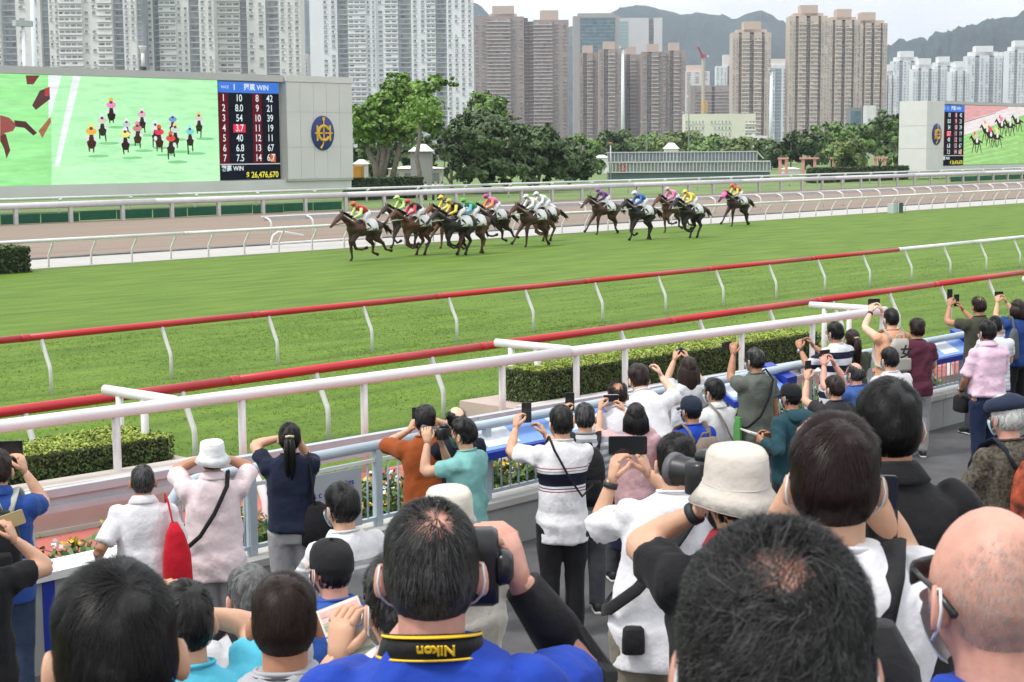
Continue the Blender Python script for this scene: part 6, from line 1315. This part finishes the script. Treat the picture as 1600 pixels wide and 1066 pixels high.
S, E_, T = c.arms[-1]; MB().tube([S * .75 + E_ * .25, E_, E_ * .75 + T * .25], [.068, .060, .054], 12).build('arm_sleeve', fabric('black_sleeve', (.013, .013, .015), .7), c.e, True)
tw = carried('towel', c, 'white ribbed towel hanging round the neck of the man with the race card', 'towel')
for s_ in (-1, 1):
    B = c.bend; mb = MB()
    for i in range(7): x = .06 + i * .019; mb.tube(B([(s_ * x, -.125 + .004 * i, 1.16), (s_ * x, -.125, 1.30), (s_ * x * .95, -.10, 1.455), (s_ * x * .9, -.01, 1.49), (s_ * x, .10, 1.44), (s_ * x, .135, 1.25), (s_ * x, .13, 1.05)]), .0115, 6)
    mb.build('towel_end', fabric('towel', (.68, .70, .74)), tw, True)
rc = carried('race_card', c, 'opened printed race card held out between the blue tee and the towel', 'race card'); q = xf(c.Minv, at(542, 985, c.D + .15))[0]; CARD = mat('card_paper', (.66, .62, .56), .7, .08, 30)
Mc = Matrix.Translation(Vector(q)) @ Matrix.Rotation(-RAD(28) , 4, 'Z') @ Matrix.Rotation(RAD(-35), 4, 'X') @ Matrix.Rotation(RAD(-22), 4, 'Y')
for z0, z1, m_, nm in ((-.075, -.002, CARD, 'page'), (.002, .075, CARD, 'page')): MB().box(-.055, .055, -.002, .002, z0, z1).build(nm, m_, rc)
for z0, z1, cc in ((.05, .066, (.62, .40, .38)), (.015, .03, (.30, .36, .24)), (-.066, -.058, (.30, .42, .28)), (.034, .046, (.60, .48, .46))): MB().box(-.05, .05, -.0035, -.0021, z0, z1).build('print', mat('print_%d' % int(z0 * 1000 + 500), cc, .7, .2, 60), rc)
for o_ in [o for o in rc.children]: o_.matrix_local = Mc
# --- near black head at the bottom left
c = person('near black haired head with a visible parting at the bottom left', 176, 868, 2.1, yaw=4, shirt=BLACKC, hair='black', near=True, thick=.015, nstr=10000, larm='low', rarm='low')
# --- photographer with the wide neck strap
c = person('photographer with greying thin hair in royal blue shirt and black sleeves', 672, 768, 2.9, yaw=0, shirt=RBLUE, sleeve=.6, hair='salt', bald=.42, near=True, thick=.011, nstr=11000, grey=.45, skin='d', rarm=('px', 812, 908, .24), larm=('px', 690, 920, .26), rhint=(.5, 1, -.25), lhint=(-.2, .9, -.9), mask=MASKW)
S, E_, T = c.arms[1]; MB().tube([S * .5 + E_ * .5, E_, E_ * .5 + T * .5, E_ * .05 + T * .95], [.062, .055, .05, .038], 12).build('arm_sleeve', fabric('black_sleeve', (.013, .013, .015), .7), c.e, True)
cam_t = camera_thing(c, xf(c.Minv, at(742, 885, 3.08))[0], 'black reflex camera held upright beside the head of the photographer in royal blue', .10, 1.05, 0.0, pi / 2)
# wide strap round the neck: black band with yellow edges and the maker's name, upside down as in the photograph
a = np.linspace(-1.55, 1.55, 25)
def band(z0, z1, r0, r1, off): return [c.bend([((r0 + off) * sin(t), -.010 - (r0 + off) * .96 * cos(t), z0 - .02 * (1 - cos(t))) for t in a]), c.bend([((r1 + off) * sin(t), -.004 - (r1 + off) * .96 * cos(t), z1 - .02 * (1 - cos(t))) for t in a])]
def ribbon(nm, z0, z1, r0, r1, off, m):
    A, B = band(z0, z1, r0, r1, off); V = np.concatenate([A, B]); n = len(a); F = np.array([(i, i + 1, n + i + 1, n + i) for i in range(n - 1)]); o = link(nm, rawmesh(nm, V, F, m, True), cam_t); s_ = o.modifiers.new('t', 'SOLIDIFY'); s_.thickness = .0022; return o
STRAPY = mat('strap_yellow', srgb(240, 196, 30), .6); ribbon('neck_strap', 1.478, 1.520, .092, .080, .004, fabric('strap_black', (.010, .010, .010), .6))
ribbon('strap_edge', 1.4800, 1.4822, .0915, .0908, .0062, STRAPY); ribbon('strap_edge', 1.5160, 1.5182, .0812, .0805, .0062, STRAPY)
text('Nikon', .026, STRAPY, cam_t, (.006, -.1085, 1.4995), (pi / 2 - .28, pi, 0), name='strap_lettering', bold=.0006)
# --- behind the photographer
c = person('person in a cream sun hat behind the photographer', 702, 762, 5.3, yaw=10, shirt=fabric('cream_shirt', (.5, .47, .42)), hat=bucket_hat(fabric('cream_hat', (.62, .58, .50)), .02, .11), larm='face', rarm='face')
c = person('man in rust brown tee photographing with elbows out', 664, 631, k=1.0, yaw=-6, shirt=fabric('rust', srgb(150, 76, 36)), sleeve=.9, larm=('px', 640, 672, .25), rarm='face', lhint=(-1, -.1, -.6), rhint=(1, 0, -.7), pants=JEANS, thick=.02)
phone(c, c.palm[-1] + (.0, .02, .05), 'black phone held up by the man in rust brown')
c = person('man in turquoise tee and green mask aiming a long lens camera', 727, 651, k=.985, yaw=58, shirt=fabric('turquoise', srgb(126, 182, 178)), larm=('px', 668, 690, .05), rarm=('px', 690, 694, .22), lhint=(-.3, -.2, -1), rhint=(.4, -.1, -1), mask=mat('mask_green', (.03, .10, .08), .8), pants=JEANS, thick=.02, hyaw=4)
camera_thing(c, (0, .20, 1.60), 'black camera with a long lens held by the man in turquoise', .13, 1.1)
c = person('bald man in dark navy jacket and camouflage shorts', 714, 630, k=1.0, yaw=24, shirt=fabric('dark_navy', (.012, .014, .024)), sleeve=1.5, hem=.70, hair='black', bald=1.15, skin='c', pants=mat('cloth_camo', (.10, .09, .07), .9, .6, 14), shorts=True, larm='front', rarm='front', glasses=True)
# --- the middle group
BAND = striped('bandtee', [(.6, (.72, .71, .73)), (1.115, (.30, .03, .05)), (1.122, (.72, .71, .73)), (1.135, (.05, .04, .09)), (1.142, (.72, .71, .73)), (1.155, (.010, .013, .03)), (1.255, (.72, .71, .73)), (1.268, (.05, .04, .09)), (1.275, (.72, .71, .73)), (1.290, (.30, .03, .05)), (1.297, (.72, .71, .73))])
c = person('tall young man in white tee with a navy chest band and black trousers', 878, 632, k=1.045, yaw=16, belly=.95, shirt=BAND, hem=.72, sleeve=.75, pants=BKPANT, larm=('px', 806, 668, .35), rarm=('px', 852, 680, .45), lhint=(-.9, 0, -.8), rhint=(.6, 0, -1), mask=MASKW, thick=.02, shoes=mat('shoe_brown', (.08, .05, .03), .6))
phone(c, mid(c) + (-.01, .03, .08), 'black phone held upright by the man in the banded white tee')
strap_across(c, BLACKC, 'thin black strap across the banded white tee', 1, None, .010, 1.12)
c = person('man with black backpack in grey striped tee and grey jeans', 914, 627, k=1.0, yaw=6, shirt=striped('greystripe', [(.6, (.30, .31, .33))] + [(.7 + i * .03, ((.45, .46, .48) if i % 2 else (.22, .23, .25))) for i in range(28)]), pants=DGREY, larm=('px', 880, 650, .4), rarm='front', hair='salt', thick=.014, grey=.15, shoes=mat('shoe_black', (.015, .015, .016), .6))
backpack(c, NYLON, 'black backpack on the man in grey striped tee', .28, .46)
phone(c, c.palm[-1] + (.02, .03, .05), 'black phone half hidden behind the tall young man')
c = person('balding man in pale striped shirt leaning on the rail', 966, 592, k=1.0, yaw=12, shirt=striped('palestripe', [(.6, (.52, .53, .60))] + [(.7 + i * .02, ((.62, .63, .68) if i % 2 else (.46, .47, .55))) for i in range(30)]), sleeve=.8, hair='red', bald=.6, larm='rail', rarm='rail', lean=22, skin='b', pants=DGREY)
c = person('man in loose white shirt leaning forward with arms out', 1000, 566, k=1.05, yaw=24, shirt=W_TEE, sleeve=.9, hair='red', larm='rail', rarm=('px', 1033, 588, .45), rhint=(1, .1, -.5), lean=24, glasses=True, thick=.02, skin='c', pants=BKPANT)
c = person('woman with long black hair in pink tee and navy skirt', 994, 628, k=.93, yaw=10, shirt=fabric('dusty_pink', srgb(205, 165, 168)), pants=NAVY, skirt=True, style='bob', larm=('px', 938, 640, .35), rarm=('px', 972, 640, .42), lhint=(-.8, 0, -.8), shoes=mat('shoe_pale', (.5, .48, .45), .6))
phone(c, mid(c) + (0, .02, .05), 'white phone held level by the woman in pink', .075, .15, True, 0, mat('phone_white', (.7, .7, .7), .35))
c = person('woman with very long dark hair in front of the hedge', 1077, 556, k=.95, yaw=14, shirt=fabric('pale_grey_top', (.55, .56, .58)), style='long', hair='brown', larm='up', rarm='up')
camera_thing(c, mid(c) + (0, .0, .02), 'small silver and black camera held by the long haired woman', .03, .8)
c = person('man in dark navy cap and blue tee with brown pack straps', 1082, 616, k=.98, yaw=38, shirt=fabric('bright_blue', srgb(28, 66, 170)), hat=cap_hat(fabric('cap_navy', (.018, .026, .045))), mask=MASKM, larm='front', rarm='front', thick=.006, style='short', skin='b')
backpack(c, fabric('pack_brown', (.20, .16, .13)), 'brown backpack on the man in navy cap', .26, .36)
c = person('man in white polo with grey strap, black hair and mask', 1118, 589, k=.98, yaw=48, shirt=fabric('white_polo', (.68, .68, .67)), collar=fabric('white_polo', (.68, .68, .67)), mask=MASKM, larm='front', rarm='front', glasses=True, thick=.02)
strap_across(c, fabric('strap_taupe', (.22, .19, .16)), 'taupe strap over the white polo shirt', 1)
c = person('man in grey green tee holding a phone far out at arm length', 1182, 541, k=1.03, yaw=42, shirt=fabric('grey_green', srgb(96, 102, 94)), hem=.70, larm=('px', 1146, 553, .25), rarm='down', hair='salt', mask=MASKM, glasses=True, skin='b', pants=DGREY, lhint=(-.2, .2, -1), thick=.014)
strap_across(c, BLACKC, 'narrow black strap across the grey green tee', -1, None, .012)
phone(c, c.palm[-1] + (-.05, .06, .01), 'black phone held far out before the hedge', .078, .16, True, 0, None, .3)
st = carried('folding_stool', c, 'folded bright green stool carried by the man in grey green', 'stool'); MB().box(-.265, -.24, -.07, .07, .76, 1.08).build('seat', fabric('stool_green', srgb(86, 148, 78)), st); MB().tube([(-.252, -.08, .55), (-.252, -.08, .76)], .01, 6).build('leg', ALU, st, True); MB().tube([(-.252, .08, .55), (-.252, .08, .76)], .01, 6).build('leg', ALU, st, True)
c = person('man in dark teal hooded jacket and black cap reading a paper', 1238, 596, k=.98, yaw=46, shirt=fabric('dark_teal', (.018, .060, .078)), sleeve=1.5, hem=.74, hat=cap_hat(fabric('cap_black', (.014, .015, .018))), mask=MASKM, larm=('px', 1192, 690, .0), rarm=('px', 1205, 682, .15), thick=.006, skin='b')
MB().loft([c.bend(ring((0, y, z), rx, ry)) for z, rx, ry, y in ((1.40, .12, .06, -.13), (1.43, .14, .075, -.12), (1.48, .12, .07, -.09), (1.50, .08, .05, -.07))]).build('hood', fabric('dark_teal', (.018, .060, .078)), c.e, True)
bk = carried('paper', c, 'folded white paper held by the man in dark teal', 'paper'); q = mid(c); MB().add([q + v for v in ((-.14, .02, .06), (.12, -.02, -.03), (.12, .10, -.01), (-.14, .14, .08))] + [q + v for v in ((-.14, .02, .045), (.12, -.02, -.045), (.12, .10, -.025), (-.14, .14, .065))], [(0, 1, 2, 3), (7, 6, 5, 4), (0, 4, 5, 1), (1, 5, 6, 2), (2, 6, 7, 3), (3, 7, 4, 0)]).build('sheets', mat('paper_white', (.70, .70, .68), .7), bk)
NST = striped('rugby', [(.6, (.012, .016, .035))] + [(.80 + i * .075, ((.68, .69, .74) if i % 2 == 0 else (.012, .016, .035))) for i in range(9)])
c = person('man in navy and white striped polo stretching both arms forward', 1307, 501, k=1.02, yaw=44, shirt=NST, sleeve=.8, larm=('px', 1250, 545, .25), rarm=('px', 1270, 540, .4), glasses=True, mask=MASKW, lhint=(-.2, 0, -1), pants=BKPANT, skin='b')
watch(c, -1)
c = person('woman with dark ponytail in olive top beside the striped polo', 1333, 513, k=.95, yaw=28, shirt=fabric('olive', (.06, .065, .04)), style='pony', hair='brown', larm='front', rarm='front')
c = person('balding grey man in blue shirt holding a phone to his face', 1338, 562, k=.97, yaw=50, shirt=fabric('denim_blue', srgb(60, 90, 150)), hair='salt', bald=1.0, grey=.4, mask=MASKM, larm='up', rarm='up', skin='d', glasses=True)
phone(c, mid(c) + (0, .02, .05), 'black phone held up by the balding man in blue', .075, .15, True)
c = person('short dark haired woman below the balding man in blue', 1306, 586, k=.93, yaw=40, shirt=fabric('dark_top', (.03, .03, .035)), hair='brown', style='short', thick=.024, larm='up', rarm='front', mask=MASKW)
phone(c, c.palm[-1] + (.02, .03, .05), 'dark phone raised by the short dark haired woman')
c = person('man in plain white tee with arm hanging, in front of the low wall', 1392, 541, k=1.0, yaw=36, shirt=W_TEE, hem=.78, larm='front', rarm='down', mask=MASKM, pants=DGREY, thick=.018)
def logo(e, B, y):
    o_ = text('女', .16, LEATH, e, (0, y - .075, 1.25), (pi / 2, 0, 0), name='pack_lettering', bold=.004)
c = person('person in orange vest with bare shoulders holding a phone up', 1394, 480, k=1.03, yaw=30, shirt=fabric('orange', srgb(220, 165, 132)), sleeve=0, larm='up', rarm='up', lhint=(-1, 0, -.8), mask=MASKM, skin='c')
backpack(c, fabric('pack_stone', (.42, .40, .36)), 'stone grey backpack with a black character on it', .28, .42, .12, extra=logo)
phone(c, mid(c) + (0, .03, .05), 'black phone held up by the person in orange', .078, .155, True); watch(c, -1)
c = person('woman with short curly brown hair in maroon top', 1434, 498, k=.97, yaw=8, shirt=fabric('maroon', (.10, .025, .045)), hem=.78, hair='red', style='curly', thick=.028, larm='front', rarm='front', pants=GPANT)
c = person('man in dark olive tee reaching a phone high overhead', 1531, 461, k=1.05, yaw=36, shirt=fabric('army', (.055, .058, .040)), hem=.72, larm=('px', 1484, 478, .3), rarm=('px', 1504, 484, .45), lhint=(-.6, .2, -.6), bald=.4, hair='brown', skin='b', pants=DGREY)
phone(c, c.palm[-1] + (.0, .03, .07), 'black phone held highest near the right edge'); phone(c, c.palm[1] + (.0, .03, .06), 'second black phone in the other hand of the man in dark olive')
c = person('man in pale pink shirt and dark navy trousers with a watch', 1545, 499, k=1.05, yaw=34, shirt=fabric('shirt_pink', srgb(228, 196, 214)), hem=.93, sleeve=.85, collar=fabric('shirt_pink', srgb(228, 196, 214)), pants=fabric('navy_trousers', (.014, .025, .062)), larm=('L', (-.20, .12, .80)) if False else 'low', rarm='front', mask=MASKW, thick=.018, skin='b', belly=1.05)
watch(c, -1)
hb_ = carried('handbag', c, 'small black pouch in the hand of the man in pale pink', 'bag'); q = c.palm[-1]; MB().loft([ring((q[0], q[1] + .02, q[2] + z), a, b, 14, .6) for z, a, b in ((-.20, .045, .10), (-.18, .055, .12), (-.05, .05, .115), (-.02, .03, .08))]).build('pouch', BLACKC, hb_, True)
c = person('person in white striped top behind the man in dark olive', 1556, 492, k=.98, yaw=18, shirt=striped('palestripe2', [(.6, (.60, .62, .68))] + [(.7 + i * .025, ((.68, .70, .74) if i % 2 else (.50, .53, .62))) for i in range(26)]), larm='front', rarm='front')
c = person('woman in blue top at the right edge holding up a phone', 1592, 466, k=.97, yaw=40, shirt=fabric('cobalt', (.02, .06, .22)), style='bob', hair='brown', larm='up', rarm='up', mask=MASKM, pants=BKPANT)
tote(c, fabric('grey_bag', (.10, .105, .12)), 'dark grey handbag on the woman at the right edge', -1, .34, .15); phone(c, mid(c) + (0, .03, .05), 'dark phone held by the woman at the right edge', .075, .15, True)
FLORAL = mat('cloth_floral', (.28, .05, .02), .85, .85, 16, .3, 40)
c = person('old man in flat navy cap and speckled brown shirt', 1578, 612, 8.36, yaw=44, shirt=mat('cloth_speckle', (.075, .062, .045), .85, .8, 55, .3, 40), sleeve=.95, hair='white', mask=MASKM, skin='d', larm='front', rarm='front', thick=.016)
a_ = np.linspace(0, 2 * pi, 24, endpoint=False); MB().loft([xf(c.HM, np.stack([r * .95 * np.cos(a_), r * 1.12 * np.sin(a_) + .012, np.full(24, z) - .02 * np.sin(a_)], 1)) for r, z in ((.098, .040), (.112, .055), (.113, .078), (.098, .105), (.06, .122), (.012, .126))]).build('flat_cap', fabric('beret_navy', (.022, .030, .060)), c.e, True)
backpack(c, FLORAL, 'red floral backpack with navy straps on the old man', .30, .42, .14, fabric('strap_navy', (.012, .018, .035)))
# --- the near right group
c = person('young man in black polo with collar turned down', 1393, 584, 4.4, yaw=16, shirt=fabric('polo_black', (.014, .014, .016)), collar=fabric('polo_black', (.014, .014, .016)), hair='black', near=True, thick=.015, nstr=7000, mask=MASKW, skin='b', larm='front', rarm='front')
c = person('young man in white tee with glossy dark bowl haircut and backpack', 1307, 640, 3.0, yaw=4, shirt=W_TEE, hair='red', near=True, thick=.017, nstr=10000, mask=MASKW, larm='face', rarm='face', lhint=(-.25, .7, -1), rhint=(.55, .5, -1))
backpack(c, NYLON, 'black backpack with padded straps on the bowl haircut young man', .31, .46)
phone(c, (.10, .20, 1.50), 'black phone held beside the bowl haircut young man', .077, .16)
c = person('young man in white tee with wristwatch filming with a level phone', 1058, 674, 6.9, yaw=6, shirt=fabric('bright_white', (.76, .75, .78)), sleeve=.9, hem=.70, larm=('px', 957, 748, .22), rarm=('px', 1012, 738, .30), lhint=(-.5, .5, -.9), rhint=(.6, .5, -.8), pants=KHAKI, thick=.018, nstr=2500, sway=.10, belly=.94)
watch(c, -1)
phone(c, xf(c.Minv, at(981, 696, c.D + .28))[0], 'big black phone held level by the young man with the wristwatch', .085, .175, True)
e_ = strap_across(c, NYLON, 'wide black sling strap across the white tee', -1, (-.10, -.155, .86, .05, .03, .06), .028)
c = person('person in cream bucket hat and black tee with red collar, shooting', 1154, 696, 4.25, yaw=22, shirt=fabric('black_tee', (.014, .014, .016)), collar=fabric('collar_red', (.42, .02, .04)), hat=bucket_hat(fabric('hat_ecru', (.60, .55, .49)), .05, .108), mask=MASKM, larm=('px', 1098, 795, .12), rarm='face', lhint=(-.8, -.1, -.9))
watch(c, -1, mat('watch_navy', (.02, .025, .035), .6))
camera_thing(c, xf(c.Minv, at(1106, 742, c.D + .15))[0], 'camera with a grey lens hood in front of the cream bucket hat', .07, 1.1, .5)
c = person('near man with curly greying black hair thinning at the crown', 1216, 808, 1.4, yaw=4, shirt=BLACKC, hair='salt', style='curly', bald=.30, near=True, thick=.013, nstr=14000, grey=.28, mask=MASKW, skin='d', larm='low', rarm='low')
c = person('near man with shaven grey head, wraparound glasses and mask at the right edge', 1568, 760, 2.12, yaw=34, shirt=RBLUE, hair='stubble', style='stubble', near=True, thick=.001, nstr=5500, mask=MASKW, skin='d', larm='low', rarm='low')
gm = MB()
for s_ in (-1, 1): gm.tube(xf(c.HM, [(s_ * .084, -.045, -.008), (s_ * .086, -.012, .012), (s_ * .082, .04, .020), (s_ * .068, .085, .020)]), [.006, .004, .0035, .004], 6)
gm.build('glasses_temples', PHONE, c.e, True); MB().tube(xf(c.HM, [(-.07, .085, .014), (-.045, .104, .012), (0, .114, .014), (.045, .104, .012), (.07, .085, .014)]), .004, 8, ry=.017).build('glasses_lens', SCREEN, c.e, True)
# sign lettering on the fence panel
text('rs c', .085, BLUE, sg, (-.55, -.016, .40), (pi / 2, 0, 0), 'LEFT', 'sign_lettering'); text('ritzs', .075, BLUE, sg, (-.06, -.016, .46), (pi / 2, 0, 0), 'RIGHT', 'sign_lettering')
# ================================================================ apply the softened shapes in one pass
bpy.context.view_layer.update()
dg = bpy.context.evaluated_depsgraph_get()
done = []
for o, fold, seed in PENDING:
    me = bpy.data.meshes.new_from_object(o.evaluated_get(dg))
    done.append((o, me, fold, seed))
for o, me, fold, seed in done:
    nm = o.name.split('.')[0]
    old = o.data
    if o.type == 'FONT':
        par, lab, mw_ = o.parent, dict(o.items()), o.matrix_local.copy()
        bpy.data.objects.remove(o)
        o = link(nm, me, par); o.matrix_local = mw_
        for k_, v_ in lab.items(): o[k_] = v_
        continue
    o.modifiers.clear(); o.data = me; me.name = nm
    n = len(me.vertices)
    if n:
        me.polygons.foreach_set('use_smooth', np.ones(len(me.polygons), bool))
        if fold:
            co = np.empty(n * 3, np.float32); me.vertices.foreach_get('co', co); co = co.reshape(-1, 3).astype(float)
            no = np.empty(n * 3, np.float32); me.vertices.foreach_get('normal', no); no = no.reshape(-1, 3)
            r_ = np.random.default_rng(abs(seed) + 11); d_ = np.zeros(n)
            for k_ in range(9):
                f_ = r_.uniform(16, 46) * (1 if k_ < 6 else 1.8); v_ = r_.normal(0, 1, 3) * np.array([.8, .8, 1.0]); v_ /= np.linalg.norm(v_)
                w_ = np.sin(co @ (r_.normal(0, 5, 3)) + r_.uniform(0, 6)) * 1.6
                d_ += (1 - np.abs(np.sin((co @ v_) * f_ * .5 + w_ + r_.uniform(0, 6)))) ** 2 * r_.uniform(.4, 1) * np.clip(np.sin(co @ r_.normal(0, 6, 3) + r_.uniform(0, 6)) + .3, 0, 1) / (1 if k_ < 6 else 2)
            co += no * ((d_ - .5 * d_.mean()) * fold)[:, None]
            me.vertices.foreach_set('co', co.astype(np.float32).ravel()); me.update()
